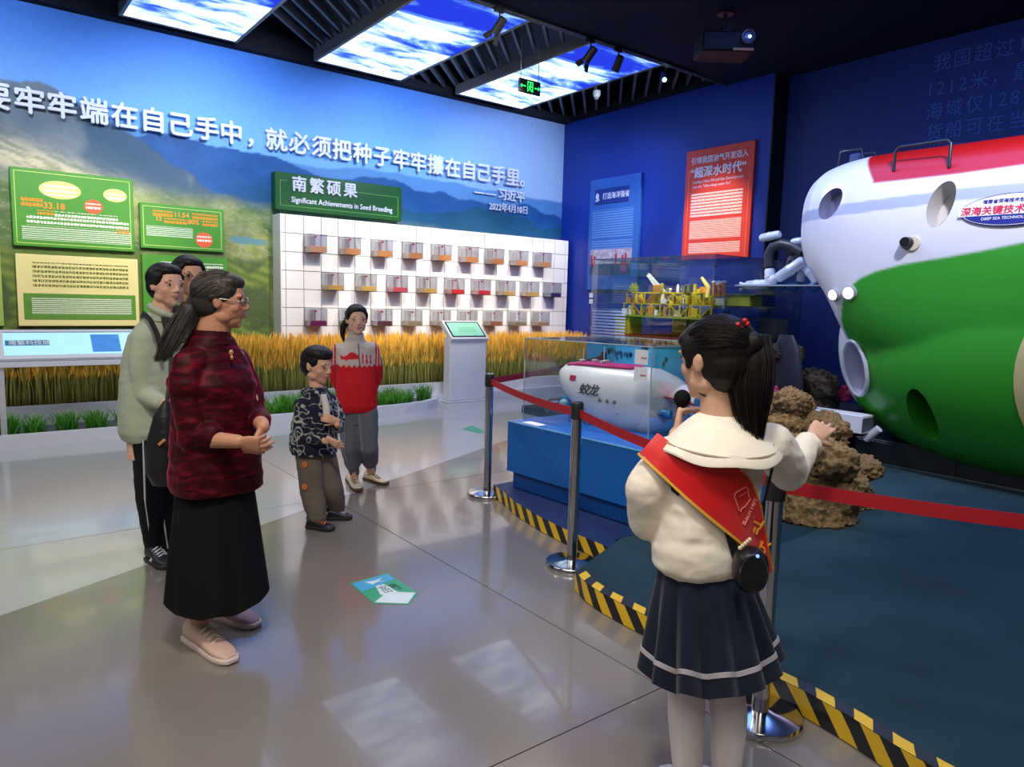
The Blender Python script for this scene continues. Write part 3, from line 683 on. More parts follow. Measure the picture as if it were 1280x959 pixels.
for x in (.275, 1.445):
    mb = MB(); mb.box((x-.025, 8.22, .0), (x+.025, 8.27, .80), .004); mb.build('leg', mat('leg_grey', (.62, .61, .60), .35), t)
mb = MB(); mb.box((.24, 8.10, 0), (1.48, 8.20, .05), .006); mb.build('base', mat('base_cream', (.66, .61, .55), .4), t)
mb = MB(); mb.box((.25, 8.2, .74), (1.47, 8.26, .79), .004); mb.build('rail', M_wmet, t)

t = empty('kiosk', (5.86, 8.75, 0), 'white floor kiosk with a slanted pale green screen before the wheat', 'kiosk')
mb = MB(); mb.box((5.535, 8.62, .02), (6.175, 8.80, .95), .012); mb.build('body', M_wmet, t)
mb = MB(); mb.box((5.50, 8.58, 0), (6.21, 8.84, .02), .004); mb.build('foot', M_wmet, t)
A, B, C_, D_ = Vector((5.53, 8.575, .925)), Vector((6.18, 8.575, .925)), Vector((6.18, 8.86, 1.175)), Vector((5.53, 8.86, 1.175))
mb = MB(); slab4(A, B, C_, D_, .07, mb); mb.build('head', M_wmet, t)
nn = (B-A).normalized().cross((D_-A).normalized())
mb = MB(); slab4(*inset(.05, .95, .10, .93, .004), .003, mb); mb.build('bezel', mat('bezel_black', (.02, .02, .025), .2), t)
mb = MB(); slab4(*inset(.085, .915, .155, .875, .006), .002, mb); mb.build('screen', mat('screen_green', srgb(150, 214, 180), .3, emit=.22, var=.04), t)
mb = MB()
for v in (.36, .46, .56): slab4(*inset(.30, .78, v, v+.05, .007), .001, mb)
o = mb.build('screen_text', mat('text_green', srgb(120, 190, 150), .4, emit=.3), t); tag(o, kind='stuff')

# ================================================================== SIGNS ON THE BLUE WALL
YN = Vector((0, -1, 0))
def wall_panel(y0, y1, z0, z1, m, lab, th=.06):
    t = empty('info_panel', (WX, (y0+y1)/2, z0), lab, 'information board')
    mb = MB(); mb.box((WX-th, y1, z0), (WX, y0, z1), .006); mb.build('board', m, t); return t, WX-th-.001
def prx(t, x, ya, yb, z0, z1, m): return quad('small_print', (x, (ya+yb)/2, (z0+z1)/2), YN, ZW, m, t, (ya-yb)/2, (z1-z0)/2)
t, x = wall_panel(9.49, 8.29, 1.72, 3.64, mat('panel_steelblue', srgb(44, 96, 176), .45, var=.06), 'steel blue info panel with a white round logo and a photo strip')
mb = MB(); mb.box((x-.006, 8.54, 3.20), (x, 9.36, 3.46), .003); mb.build('title_plate', mat('plate_navy', srgb(20, 50, 130), .4), t)
text('title', '打造海洋强省', (x-.008, 9.16, 3.29), YN, ZW, .115, M_let, t, .001, .002, sx=.92)
mb = MB(); mb.loft([((x-.007, 9.29, 3.34), (0, .0, .055), (0, .04, 0)), ((x-.010, 9.29, 3.34), (0, 0, .055), (0, .04, 0))], 16); mb.build('logo', M_let, t)
mb = MB(); mb.tube([(x-.009, 9.24, 3.29), (x-.009, 9.28, 3.26), (x-.009, 9.33, 3.27)], .012, 6); mb.build('logo_wave', M_let, t)
P_b1 = print_mat('print_pale_blue', srgb(110, 156, 220), .042, .45, .02, .9); prx(t, x, 9.40, 8.42, 2.62, 3.10, P_b1); prx(t, x, 9.40, 8.42, 2.40, 2.58, P_b1)
mb = MB(); mb.box((x-.004, 8.42, 1.98), (x, 9.42, 2.42), .001); mb.build('photo_strip', mat('harbour_photo', srgb(220, 214, 226), .5, vscale=14, col2=srgb(80, 50, 100)), t)
mb = MB(); mb.box((x-.005, 8.42, 1.98), (x-.0042, 9.42, 2.17)); mb.build('photo_water', mat('photo_water', srgb(40, 70, 120), .5, var=.3, vscale=18), t)
for i, yy in enumerate((9.38, 9.30, 8.78, 8.62, 8.55)):
    mb = MB(); mb.box((x-.006, yy-.02, 2.14), (x-.0052, yy+.025, 2.34-.03*(i % 2))); mb.build('photo_ship', mat('photo_red', srgb(170, 30, 70), .5), t)
t, x = wall_panel(7.37, 6.17, 2.19, 3.83, mat('panel_red', srgb(206, 62, 44), .45, var=.05), 'tall red info panel with white title on deep water oil and gas')
text('title', '引领我国油气开发迈入', (x-.004, 7.27, 3.63), YN, ZW, .108, M_let, t, .003, .0015, sx=.93)
text('title', '“超深水时代”', (x-.004, 7.27, 3.43), YN, ZW, .168, M_let, t, .003, .0045, sx=1.0)
text('subtitle', 'Leading China Oil and Gas Development', (x-.002, 7.22, 3.335), YN, ZW, .058, M_let, t, .001, .0, sx=.93)
text('subtitle', 'into the "Ultra-deep-water Era"', (x-.002, 7.22, 3.265), YN, ZW, .058, M_let, t, .001, .0, sx=.93)
P_r1 = print_mat('print_rose', (.95, .82, .74), .046, .34, .030, .9); P_r2 = print_mat('print_rose_fine', (.95, .72, .6), .026, .3, .014, .95)
prx(t, x, 7.24, 6.32, 2.82, 3.18, P_r1); prx(t, x, 7.24, 6.32, 2.50, 2.78, P_r2); prx(t, x, 7.24, 6.32, 2.28, 2.44, P_r2)
mb = MB()
for yy in (7.30, 6.23): mb.box((x-.003, yy-.006, 2.2), (x, yy+.006, 3.55))
mb.build('side_line', mat('line_red', srgb(240, 110, 80), .5), t)
# projected writing on the far navy wall, its light painted as blue letters
M_proj = mat('projected_light_paint', srgb(74, 98, 176), .6)
t = empty('projected_text', (BX, 3.4, 4.0), 'projected faint blue serif writing, painted as letters, on the dark navy wall at upper right', 'wall writing')
for s_, y_, z_ in (('我国超过100多', 4.04, 4.35), ('1212米，最高', 4.10, 4.06), ('海域仅128公里', 4.08, 3.80), ('货船可在当天', 4.06, 3.55), ('供应', 4.05, 3.31)):
    text('line_of_text', s_, (BX-.004, y_, z_), YN, ZW, .215, M_proj, t, .001, 0, sx=.9, space=1.22)

# ================================================================== HANGING EXIT SIGN, TRACK SPOTS, PROJECTOR, SMALL CEILING THINGS
t = empty('exit_sign', (5.94, 7.5, 4.15), 'hanging exit sign with glowing green pictogram and arrows', 'exit sign')
mb = MB(); mb.box((5.77, 7.47, 4.14), (6.12, 7.50, 4.31), .006); mb.build('housing', mat('sign_black', (.01, .012, .012), .4), t)
mb = MB(); mb.tube([(5.80, 7.485, 4.31), (5.80, 7.485, 4.96)], .005, 6); mb.build('hanger', M_frame, t)
mb = MB(); mb.tube([(6.09, 7.485, 4.31), (6.09, 7.485, 4.96)], .005, 6); mb.build('hanger', M_frame, t)
M_gl = mat('exit_green', (.02, .9, .12), .4, emit=2.2)
mb = MB(); y = 7.467
mb.box((5.90, y, 4.275), (5.99, y+.003, 4.285)); mb.box((5.90, y, 4.16), (5.908, y+.003, 4.28)); mb.box((5.982, y, 4.16), (5.99, y+.003, 4.28))
mb.build('door_pictogram', M_gl, t)
mb = MB(); mb.lathe((5.95, y+.003, 4.255), [(.011, 0), (.011, .003)], 10, (0, -1, 0)); mb.bar((5.945, y+.001, 4.245), (5.94, y+.001, 4.205), .016, .003, (0, 1, 0))
mb.bar((5.94, y+.001, 4.205), (5.965, y+.001, 4.185), .008, .003, (0, 1, 0)); mb.bar((5.965, y+.001, 4.185), (5.96, y+.001, 4.165), .008, .003, (0, 1, 0)); mb.bar((5.94, y+.001, 4.205), (5.92, y+.001, 4.17), .008, .003, (0, 1, 0))
mb.bar((5.945, y+.001, 4.238), (5.972, y+.001, 4.222), .007, .003, (0, 1, 0)); mb.bar((5.945, y+.001, 4.238), (5.922, y+.001, 4.215), .007, .003, (0, 1, 0)); mb.build('running_figure', M_gl, t)
for sx in (-1, 1):
    c = 5.945+sx*.105; mb = MB(); mb.box((c-.03, y, 4.212), (c+.03, y+.003, 4.226)); mb.add([(c+sx*.03, y, 4.195), (c+sx*.03, y, 4.243), (c+sx*.055, y, 4.219), (c+sx*.03, y+.003, 4.195), (c+sx*.03, y+.003, 4.243), (c+sx*.055, y+.003, 4.219)], [(0, 1, 2), (5, 4, 3), (0, 3, 4, 1), (1, 4, 5, 2), (2, 5, 3, 0)]); mb.build('arrow', M_gl, t)

M_blk = mat('lamp_black', (.012, .012, .014), .45)
mb = MB(); mb.box((4.3, 6.66, 4.675), (8.3, 6.70, 4.70)); o = mb.build('light_track', M_blk); tag(o, 'black lighting track along the edge of the ceiling soffit', 'light track')
def track_spot(x, tgt, doors, lab):
    t = empty('track_spotlight', (x, 6.68, 4.675), lab, 'spotlight', 'track spotlights on the soffit edge')
    mb = MB(); mb.box((x-.07, 6.66, 4.63), (x+.05, 6.70, 4.675), .004); mb.tube([(x, 6.68, 4.64), (x, 6.68, 4.56)], .010, 8); mb.build('mount', M_blk, t)
    c = Vector((x, 6.68, 4.50)); d = (Vector(tgt)-c).normalized()
    mb = MB(); mb.lathe(c-d*.09, [(.035, 0), (.048, .01), (.05, .15), (.055, .19), (.048, .19), (.045, .13)], 18, d); mb.build('lamp_head', M_blk, t, True)
    u = d.cross(ZW).normalized(); w = u.cross(d)
    for s_, ax in ((1, u), (-1, u), (1, w), (-1, w))[:doors]:
        e = c+d*.11+ax*s_*.05; mb = MB(); mb.bar(e, e+d*.075+ax*s_*.05, .075, .003, ax); mb.build('barn_door', M_blk, t)
track_spot(4.86, (4.2, 9.0, 2.0), 4, 'black track spotlight with open flaps, before the middle sky panel')
track_spot(6.24, (5.6, 9.0, 2.0), 4, 'black track spotlight with open flaps, right of the exit sign')
track_spot(6.72, (7.1, 8.6, 2.0), 0, 'plain black track spotlight beside the rightmost sky panel')
t = empty('track_spotlight', (7.95, 7.0, 4.62), 'small lit track spotlight shining cyan near the blue wall', 'spotlight')
mb = MB(); mb.tube([(7.95, 7.0, 4.70), (7.95, 7.0, 4.92)], .012, 8); mb.build('stem_pipe', M_blk, t)
mb = MB(); mb.lathe((7.95, 7.0, 4.72), [(.02, 0), (.045, -.02), (.05, -.12), (.04, -.13)], 16); mb.build('lamp_head', mat('lamp_blue', (.03, .05, .2), .4), t, True)
mb = MB(); mb.ell((7.93, 6.97, 4.60), .030); mb.build('bulb', mat('bulb_cyan', (.4, .85, 1), .4, emit=6), t, True)
t = empty('smoke_detector', (8.2, 8.6, 4.72), 'small white smoke detector under the slatted ceiling', 'smoke detector')
mb = MB(); mb.lathe((8.2, 8.6, 4.84), [(.06, 0), (.06, -.05), (.05, -.09), (.02, -.11)], 18); mb.build('detector_body', M_white, t, True)
mb = MB(); mb.lathe((8.2, 8.6, 4.74), [(.035, 0), (.03, -.03)], 14); mb.build('sensor', mat('sensor_grey', (.3, .3, .3), .5), t)

pc = at(905, 64, 6.1+2.35) if False else Vector((6.84, 5.18, 4.31))
t = empty('projector', pc, 'dark ceiling projector with a glowing round lens', 'projector')
fu = Vector((.10, -.995, 0)).normalized(); fr = Vector((.96, .10, 0)).normalized()
fr = RIGHT.copy(); ff = -AWAY
M_pj = mat('projector_black', (.010, .007, .007), .55, spec=.15)
mb = MB(); mb.obox(pc+Vector((0, 0, .03)), fr, ff, ZW, .285, .20, .105, .02); mb.build('housing', M_pj, t)
lc = pc+fr*.20+ff*.20+ZW*.065
mb = MB(); mb.lathe(lc, [(.075, 0), (.075, .04), (.06, .045), (.058, .02)], 28, ff); mb.build('lens_barrel', mat('barrel_grey', (.05, .05, .06), .3), t, True)
mb = MB(); mb.lathe(lc+ff*.02, [(.057, 0), (.045, .012), (.01, .018)], 24, ff); o = mb.build('lens_glass', mat('lens_glass', (.08, .10, .2), .05, spec=1), t, True)
mb = MB(); mb.ell(lc+ff*.04+fr*.01, .016); mb.build('lens_glow', mat('lens_glow', (.75, .85, 1), .2, emit=5), t, True)
mb = MB(); mb.obox(pc+fr*.16+ff*.202-ZW*.055, fr, ff, ZW, .11, .006, .012); mb.build('vent', mat('vent_orange', (.35, .12, .04), .5), t)
mb = MB(); mb.tube([pc+ZW*.13, (pc.x, pc.y, 4.70)], .022, 10); mb.lathe((pc.x, pc.y, 4.70), [(.09, 0), (.09, -.02)], 20); mb.build('ceiling_bracket', M_blk, t)
for sx in (-1, 1): mb = MB(); mb.tube([pc+fr*.1*sx+ZW*.13, pc+fr*.03*sx+ZW*.24], .008, 6); mb.build('strut', M_blk, t)

# ------------------------------------------------------------------ voxel skinning: one continuous surface from overlapping shapes
def remesh(mb, voxel, smooth=4, disp=None):
    me = mb.mesh('tmp'); bm = bmesh.new(); bm.from_mesh(me); bmesh.ops.recalc_face_normals(bm, faces=bm.faces); bm.to_mesh(me); bm.free()
    ob = bpy.data.objects.new('tmp', me); COL.objects.link(ob)
    r = ob.modifiers.new('r', 'REMESH'); r.mode = 'VOXEL'; r.voxel_size = voxel; r.use_smooth_shade = True
    if smooth: s = ob.modifiers.new('s', 'SMOOTH'); s.factor = .5; s.iterations = smooth
    dg = bpy.context.evaluated_depsgraph_get(); new = bpy.data.meshes.new_from_object(ob.evaluated_get(dg))
    bpy.data.objects.remove(ob); bpy.data.meshes.remove(me)
    if disp:
        n = len(new.vertices); co = np.empty(n*3, np.float32); no = np.empty(n*3, np.float32)
        new.vertices.foreach_get('co', co); new.vertices.foreach_get('normal', no)
        co = co.reshape(-1, 3).astype(float); no = no.reshape(-1, 3); co = co+no*disp(co)[:, None]; new.vertices.foreach_set('co', co.astype(np.float32).ravel()); new.update()
    return new
def coords(me):
    co = np.empty(len(me.vertices)*3, np.float32); me.vertices.foreach_get('co', co); return co.reshape(-1, 3).astype(float)
def n3(co, sc, seed=0):
    """smooth pseudo-3D noise from planar ones, about -1..1"""
    x, y, z = co[:, 0]*sc, co[:, 1]*sc, co[:, 2]*sc
    return (vnoise(x+.37*z, y+.21*z, seed)+vnoise(y+.31*x, z+.17*x, seed+7)+vnoise(z+.43*y, x-.29*y, seed+13))/1.5-1
def put(name, me, m, parent=None, org=None):
    me.transform(Matrix.Translation(-(wloc(parent) if parent else Vector(org or (0, 0, 0)))))
    o = link(name, me, m, parent, smooth=True)
    if parent is None and org: o.location = org
    return o

# ================================================================== CARPET PLATFORM, HAZARD TAPE
PZ = .10
M_carpet = mat('carpet_blue', srgb(48, 70, 80), .95, var=.22, vscale=2.2, bump=.6, bscale=180, spec=.1)
M_ring = mat('ring_navy', srgb(10, 34, 84), .5, var=.08)
edge = [(2.48, 2.62), (2.43, 2.50), (2.40, 2.36), (2.39, 2.2), (2.385, 1.9), (2.39, 1.6), (2.395, 1.3), (2.37, 1.1), (2.335, .95), (2.315, .8), (2.29, .5), (2.27, .1), (2.3, -1), (2.42, -3), (2.5, -4.9)]
mb = MB(); mb.prism(list(reversed(edge))+[(3.06, 2.86), (4.9, 2.9), (4.9, 4.4), (5.9, 4.6), (5.9, 7.4), (9.03, 7.4), (9.03, 5.93), (9.35, 5.93), (9.35, -4.9)], .002, PZ)
plat = mb.build('floor_platform', M_carpet); tag(plat, kind='structure')
ring = [(3.16, 4.28), (3.10, 4.06), (3.01, 3.80), (2.94, 3.46), (2.905, 3.14), (2.90, 2.78)]
mb = MB(); mb.prism(list(reversed(ring))+[(3.16, 4.28), (4.88, 4.36), (4.88, 2.92), (3.04, 2.87)][1:], .002, PZ-.004)
rg = mb.build('floor_ring', M_ring); tag(rg, kind='structure')
def tape_mat():
    m = bpy.data.materials.new('hazard_tape'); m.use_nodes = True; nt = m.node_tree; N = nt.nodes; L = nt.links; b = N['Principled BSDF']; b.inputs['Roughness'].default_value = .35
    uv = N.new('ShaderNodeUVMap'); sx = N.new('ShaderNodeSeparateXYZ'); L.new(uv.outputs[0], sx.inputs[0])
    a = N.new('ShaderNodeMath'); a.operation = 'MULTIPLY_ADD'; a.inputs[1].default_value = .8; L.new(sx.outputs[1], a.inputs[0]); L.new(sx.outputs[0], a.inputs[2])
    d = N.new('ShaderNodeMath'); d.operation = 'DIVIDE'; d.inputs[1].default_value = .15; L.new(a.outputs[0], d.inputs[0])
    f = N.new('ShaderNodeMath'); f.operation = 'FRACT'; L.new(d.outputs[0], f.inputs[0])
    g = N.new('ShaderNodeMath'); g.operation = 'GREATER_THAN'; g.inputs[1].default_value = .5; L.new(f.outputs[0], g.inputs[0])
    nz = N.new('ShaderNodeTexNoise'); nz.inputs['Scale'].default_value = 9
    c1 = N.new('ShaderNodeMix'); c1.data_type = 'RGBA'; c1.inputs['A'].default_value = (*srgb(246, 202, 50), 1); c1.inputs['B'].default_value = (*srgb(226, 176, 30), 1); L.new(nz.outputs[0], c1.inputs['Factor'])
    mx = N.new('ShaderNodeMix'); mx.data_type = 'RGBA'; L.new(g.outputs[0], mx.inputs['Factor']); L.new(c1.outputs['Result'], mx.inputs['A']); mx.inputs['B'].default_value = (.014, .014, .018, 1)
    L.new(mx.outputs['Result'], b.inputs['Base Color']); return m
M_tape = tape_mat()
def tape(name, pts, z0, z1, off, parent, top=None, ush=0):
    """ribbon on a riser (z0..z1) along pts, or flat (top=width) on the platform edge"""
    dn = []
    s = 0; rows = []
    for i, p in enumerate(pts):
        a = Vector(pts[max(0, i-1)]); b = Vector(pts[min(len(pts)-1, i+1)]); d = (b-a).normalized(); n = Vector((d.y, -d.x)); n = -n if n.x > 0 else n
        if i: s += (Vector(p)-Vector(pts[i-1])).length
        if top is None: q0 = Vector(p)+n*off; rows.append(((q0.x, q0.y, z0), (q0.x, q0.y, z1), s, 0, z1-z0))
        else: q0 = Vector(p)+n*off; q1 = Vector(p)-n*top; rows.append(((q0.x, q0.y, z1), (q1.x, q1.y, z1), s, PZ, PZ+top))
    V = []; Fc = []; U = []
    for r in rows: V += [r[0], r[1]]; U += [(r[2]+ush, r[3]), (r[2]+ush, r[4])]
    for i in range(len(rows)-1): Fc.append((2*i, 2*i+2, 2*i+3, 2*i+1))
    me = bpy.data.meshes.new(name); me.from_pydata([tuple(Vector(v)-wloc(parent)) for v in V], [], Fc); ul = me.uv_layers.new(name='UVMap')
    for p in me.polygons:
        for li in p.loop_indices: ul.data[li].uv = U[me.loops[li].vertex_index]
    return link(name, me, M_tape, parent)
t = empty('hazard_tape', (2.4, 1.5, 0), 'yellow and black hazard tape along the edge of the blue carpet platform', 'hazard tape')
tape('riser_tape', edge, .004, PZ, .003, t); tape('top_tape', edge, 0, PZ+.0022, .003, t, top=.055, ush=.02)
t = empty('hazard_tape', (2.95, 3.5, 0), 'curved yellow and black hazard tape at the foot of the blue plinth', 'hazard tape')
tape('riser_tape', ring, .004, PZ-.002, .003, t, ush=.03)

# ================================================================== BARRIER POSTS AND BELTS
M_chr = mat('chrome', (.62, .62, .64), .13, metal=1, var=.03); M_cap = mat('post_black', (.02, .02, .022), .35)
def barrier(x, y, z, h, lab):
    t = empty('barrier_post', (x, y, z), lab, 'barrier post', 'chrome barrier posts')
    mb = MB(); mb.lathe((x, y, z), [(.150, 0), (.152, .006), (.152, .020), (.146, .028), (.05, .034), (.030, .040)], 48); mb.build('base', M_chr, t, True)
    mb = MB(); mb.lathe((x, y, z), [(.030, .036), (.030, h-.10)], 28); mb.build('pole', M_chr, t, True)
    mb = MB(); mb.lathe((x, y, z), [(.034, h-.10), (.036, h-.095), (.036, h-.012), (.034, h-.008)], 28); mb.build('belt_head', M_cap, t, True)
    mb = MB(); mb.lathe((x, y, z), [(.032, h-.008), (.031, h-.002), (.020, h)], 28); mb.build('cap', M_chr, t, True)
    return t
posts = [((3.15, 4.35), .0, .945, 'chrome barrier post farthest left, beside the corner of the blue plinth'), ((2.70, 2.89), 0, .95, 'chrome barrier post in front of the blue plinth, the middle one'), ((2.245, 1.37), 0, .925, 'chrome barrier post right behind the girl with the red sash'), ((5.80, 5.80), 0, .94, 'chrome barrier post far back behind the glass case, mostly hidden')]
for (x, y), z, h, lab in posts: barrier(x, y, z, h, lab)
M_belt = mat('belt_red', srgb(176, 22, 38), .55, var=.05)
def belt(a, b, sag, lab, z=.885):
    a = Vector((*a, z)); b = Vector((*b, z)); d = (b-a).normalized(); a = a+d*.036; b = b-d*.036
    org = (a+b)/2; n = Vector((-d.y, d.x, 0))*.0012; mb = MB(org); vs = []; k = 16
    for i in range(k+1):
        f = i/k; p = a.lerp(b, f)-ZW*sag*4*f*(1-f)
        vs += [p-ZW*.024-n, p-ZW*.024+n, p+ZW*.024+n, p+ZW*.024-n]
    fs = []
    for i in range(k):
        for q in range(4): A_ = i*4+q; B_ = i*4+(q+1) % 4; fs.append((A_, B_, B_+4, A_+4))
    fs += [(3, 2, 1, 0), tuple(k*4+q for q in range(4))]
    mb.add(vs, fs); o = mb.build('barrier_belt', M_belt); return tag(o, lab, 'barrier belt', 'red barrier belts')
belt(posts[0][0], posts[1][0], .02, 'red barrier belt across the front of the small submarine case')
belt(posts[1][0], posts[2][0], .03, 'red barrier belt running behind the left arm of the girl with the sash')
belt(posts[2][0], (2.95, .08), .02, 'red barrier belt leaving the frame at right in front of the carpet', .875)
barrier(2.95, .08, PZ, .85, 'chrome barrier post outside the frame at right')
belt(posts[0][0], posts[3][0], .02, 'dark red barrier belt running back behind the glass case')

# ================================================================== FLOOR STICKERS
def flat_poly(name, pts, m, parent, z=.0015, th=.001):
    mb = MB(); mb.prism([(p[0], p[1]) for p in pts], z, z+th); return mb.build(name, m, parent)
t = empty('floor_sticker', (1.68, 3.2, 0), 'five-sided blue and green floor sticker with a white tip', 'floor sticker')
Q = [on(437, 730, 2, 0), on(484, 717, 2, 0), on(522, 742, 2, 0), on(511, 756, 2, 0), on(468, 755, 2, 0)]
fx = (Q[2]-Q[1]+Q[4]-Q[0]).normalized(); fy = (Q[0]-Q[1]).normalized()
ctr = sum(Q, Vector())/5
def lerp2(u, v):
    return (Q[0]*(1-v)+Q[1]*v)*(1-u)+(Q[4]*(1-v)+Q[2]*v)*u
flat_poly('sheet', [ctr+(q-ctr)*1.0 for q in Q][::-1], mat('sticker_green', srgb(50, 168, 120), .35), t, .001, .001)
flat_poly('blue_part', [lerp2(.04, .04), lerp2(.46, .04), lerp2(.30, .96), lerp2(.04, .96)][::1], mat('sticker_blue', srgb(70, 176, 220), .35), t, .0021)
flat_poly('white_tip', [lerp2(.96, .03), Q[3]+(ctr-Q[3])*.05, lerp2(.97, .97), lerp2(.72, .55), lerp2(.86, .5), lerp2(.72, .45)][::1], mat('sticker_white', srgb(226, 238, 236), .35), t, .0021)
flat_poly('white_arrow', [lerp2(.38, .42), lerp2(.74, .30), lerp2(.88, .50), lerp2(.74, .70), lerp2(.38, .62)], MATS['sticker_white'], t, .0022)
flat_poly('figure_mark', [lerp2(.12, .30), lerp2(.20, .36), lerp2(.30, .40), lerp2(.24, .56), lerp2(.30, .74), lerp2(.22, .60), lerp2(.12, .78), lerp2(.17, .54)], MATS['sticker_white'], t, .0032)
for a, s_ in ((.48, '安全'), (.62, '出口')):
    c = lerp2(a+.10, .40); text('characters', s_, (c.x, c.y, .0034), (lerp2(a, .9)-lerp2(a, .1)), (lerp2(.2, .5)-lerp2(.6, .5)), .055, mat('ink_dark', srgb(60, 90, 80), .5), t, .0003, 0)
Q = [on(577, 537, 2, 0), on(590, 532, 2, 0), on(606, 539, 2, 0), on(601, 542, 2, 0)]
mb = MB(sum(Q, Vector())/4); mb.prism([(q.x, q.y) for q in Q][::-1], .001, .002); o = mb.build('floor_sticker', mat('sticker_green', (0, 0, 0))); tag(o, 'small flat green floor sticker far back, left of the barrier post', 'floor sticker')

# ================================================================== BLUE PLINTH WITH THE SMALL SUBMARINE
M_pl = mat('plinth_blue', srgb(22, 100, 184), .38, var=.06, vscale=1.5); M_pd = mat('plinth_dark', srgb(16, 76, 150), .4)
A, B, C_, D_ = (3.22, 4.20), (3.30, 2.58), (4.45, 2.62), (4.52, 4.24)
t = empty('display_plinth', (3.8, 3.4, PZ), 'blue painted box plinth carrying the white model submarine', 'display plinth')
def shrink(poly, d):
    c = Vector((sum(p[0] for p in poly)/4, sum(p[1] for p in poly)/4)); return [tuple(c+(Vector(p)-c)*(1-d)) for p in poly]
mb = MB(); mb.prism([D_, C_, B, A], .22, .594); mb.build('body', M_pl, t)
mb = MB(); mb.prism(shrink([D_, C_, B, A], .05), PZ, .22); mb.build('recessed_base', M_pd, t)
mb = MB(); mb.prism([D_, C_, B, A], .594, .60); mb.build('top', mat('plinth_top', srgb(26, 100, 190), .3), t)
mb = MB(); mb.bar((*A, .597), (*B, .597), .008, .008); mb.build('light_edge', mat('edge_light', srgb(120, 190, 240), .3), t)
GA, GB, GC, GD = Vector((3.34, 4.17, .6)), Vector((3.55, 3.11, .6)), Vector((4.42, 3.22, .6)), Vector((4.34, 4.22, .6))
def glass_case(name, q, z1, lab, cat, m, edge_m, th=.008, grp=None):
    c = sum(q, Vector())/4; t = empty(name, c, lab, cat, grp); n = len(q)
    for i in range(n):
        a, b = q[i], q[(i+1) % n]; mb = MB(); h = (z1-q[0].z); d = (b-a).normalized()
        mb.obox((a+b)/2+ZW*h/2, d, d.cross(ZW), ZW, (b-a).length/2-.004, th/2, h/2-.004); mb.build('glass_pane', m, t)
        mb = MB(); mb.tube([a, a+ZW*h], .004, 6); mb.build('glass_edge', edge_m, t)
        mb = MB(); mb.tube([a+ZW*h, b+ZW*h], .004, 6); mb.build('glass_edge', edge_m, t)
    mb = MB(); mb.prism([(p.x, p.y) for p in q][::-1], z1-.004, z1+.003); mb.build('glass_top', m, t); return t
M_cg = glass_mat('show_glass', (.95, .975, .985), .045); M_ge = mat('glass_edge_grey', (.35, .42, .44), .2)
gt = glass_case('glass_cover', [GA, GB, GC, GD], 1.22, 'clear glass cover over the white model submarine', 'glass case', M_cg, M_ge)
t = empty('notice_card', GB+Vector((0, .05, .5)), 'two small white notice cards stuck on the glass corner of the submarine case', 'notice')
d = (GA-GB).normalized(); nrm = ZW.cross(d)*-1; nrm = nrm if nrm.x < 0 else -nrm
for zc in (1.15, 1.035):
    mb = MB(); mb.obox(GB+d*.075+ZW*(zc-.6)+nrm*.0065, d, nrm, ZW, .05, .001, .048); mb.build('card', M_white, t)
    mb = MB(); mb.obox(GB+d*.055+ZW*(zc-.605)+nrm*.008, d, nrm, ZW, .022, .0005, .006); tag(mb.build('card_print', mat('card_pink', (.5, .25, .25), .6), t))
mb = MB((3.33, 4.0, .6)); mb.box((3.26, 3.90, .6), (3.34, 4.08, .604)); o = mb.build('caption_card', M_white); tag(o, 'white caption card lying on the blue plinth beside the glass', 'caption card')

# the model submarine
M_sw = mat('hull_white', (.80, .78, .77), .28, var=.02); M_mg = mat('deck_magenta', srgb(206, 50, 120), .35); M_bl = mat('thruster_blue', srgb(40, 120, 176), .35); M_rd = mat('fin_maroon', srgb(140, 26, 40), .4)
N0 = Vector((3.69, 4.15, 0)); ax = (Vector((4.02, 2.98, 0))-N0).normalized(); sd = ax.cross(ZW)   # sd points away from the camera side or toward it
if sd.x > 0: sd = -sd
def sp(s, y_, z): return N0+ax*s+sd*y_+ZW*z
t = empty('model_submarine', sp(.6, 0, .6), 'white model submarine with a magenta deck, under the glass cover', 'model submarine')
prof = [(0, .935, .02, .02), (.02, .93, .06, .06), (.07, .91, .115, .10), (.15, .88, .165, .14), (.28, .84, .212, .18), (.45, .812, .238, .20), (.65, .80, .250, .215), (.82, .80, .24, .205), (.95, .805, .19, .165), (1.05, .81, .12, .11), (1.12, .815, .07, .065)]
mb = MB(); mb.loft([(sp(s, 0, z), sd*rx, ZW*rz, 2.3) for s, z, rz, rx in prof], 40); mb.build('hull', M_sw, t, True)
def ztop(s):
    for (a, b) in zip(prof, prof[1:]):
        if a[0] <= s <= b[0]: f = (s-a[0])/(b[0]-a[0]); return (a[1]+a[2])*(1-f)+(b[1]+b[2])*f, (a[3]*(1-f)+b[3]*f)
secs = []
for s in (.06, .1, .2, .32, .45, .58, .66, .70):
    z, rx = ztop(s); w = min(.11, rx*.62)*(1 if .08 < s < .68 else .35); secs.append((sp(s, 0, z-.012), sd*w, ZW*.016, 3))
mb = MB(); mb.loft(secs, 20); mb.build('deck', M_mg, t, True)
for s, dy in ((.22, .05), (.30, 0), (.38, -.03), (.40, .06)):
    z, rx = ztop(s); mb = MB(); mb.box(sp(s, dy, z)-Vector((.02, .02, .0)), sp(s, dy, z)+Vector((.02, .02, .022)), .004); mb.build('deck_fitting', mat('fitting_grey', (.55, .5, .48), .5), t)
for s, h in ((.18, .10), (.36, .12)):
    z, rx = ztop(s); mb = MB(); mb.tube([sp(s, -.03, z), sp(s, -.03, z+h)], .004, 6); mb.build('mast', M_sw, t)
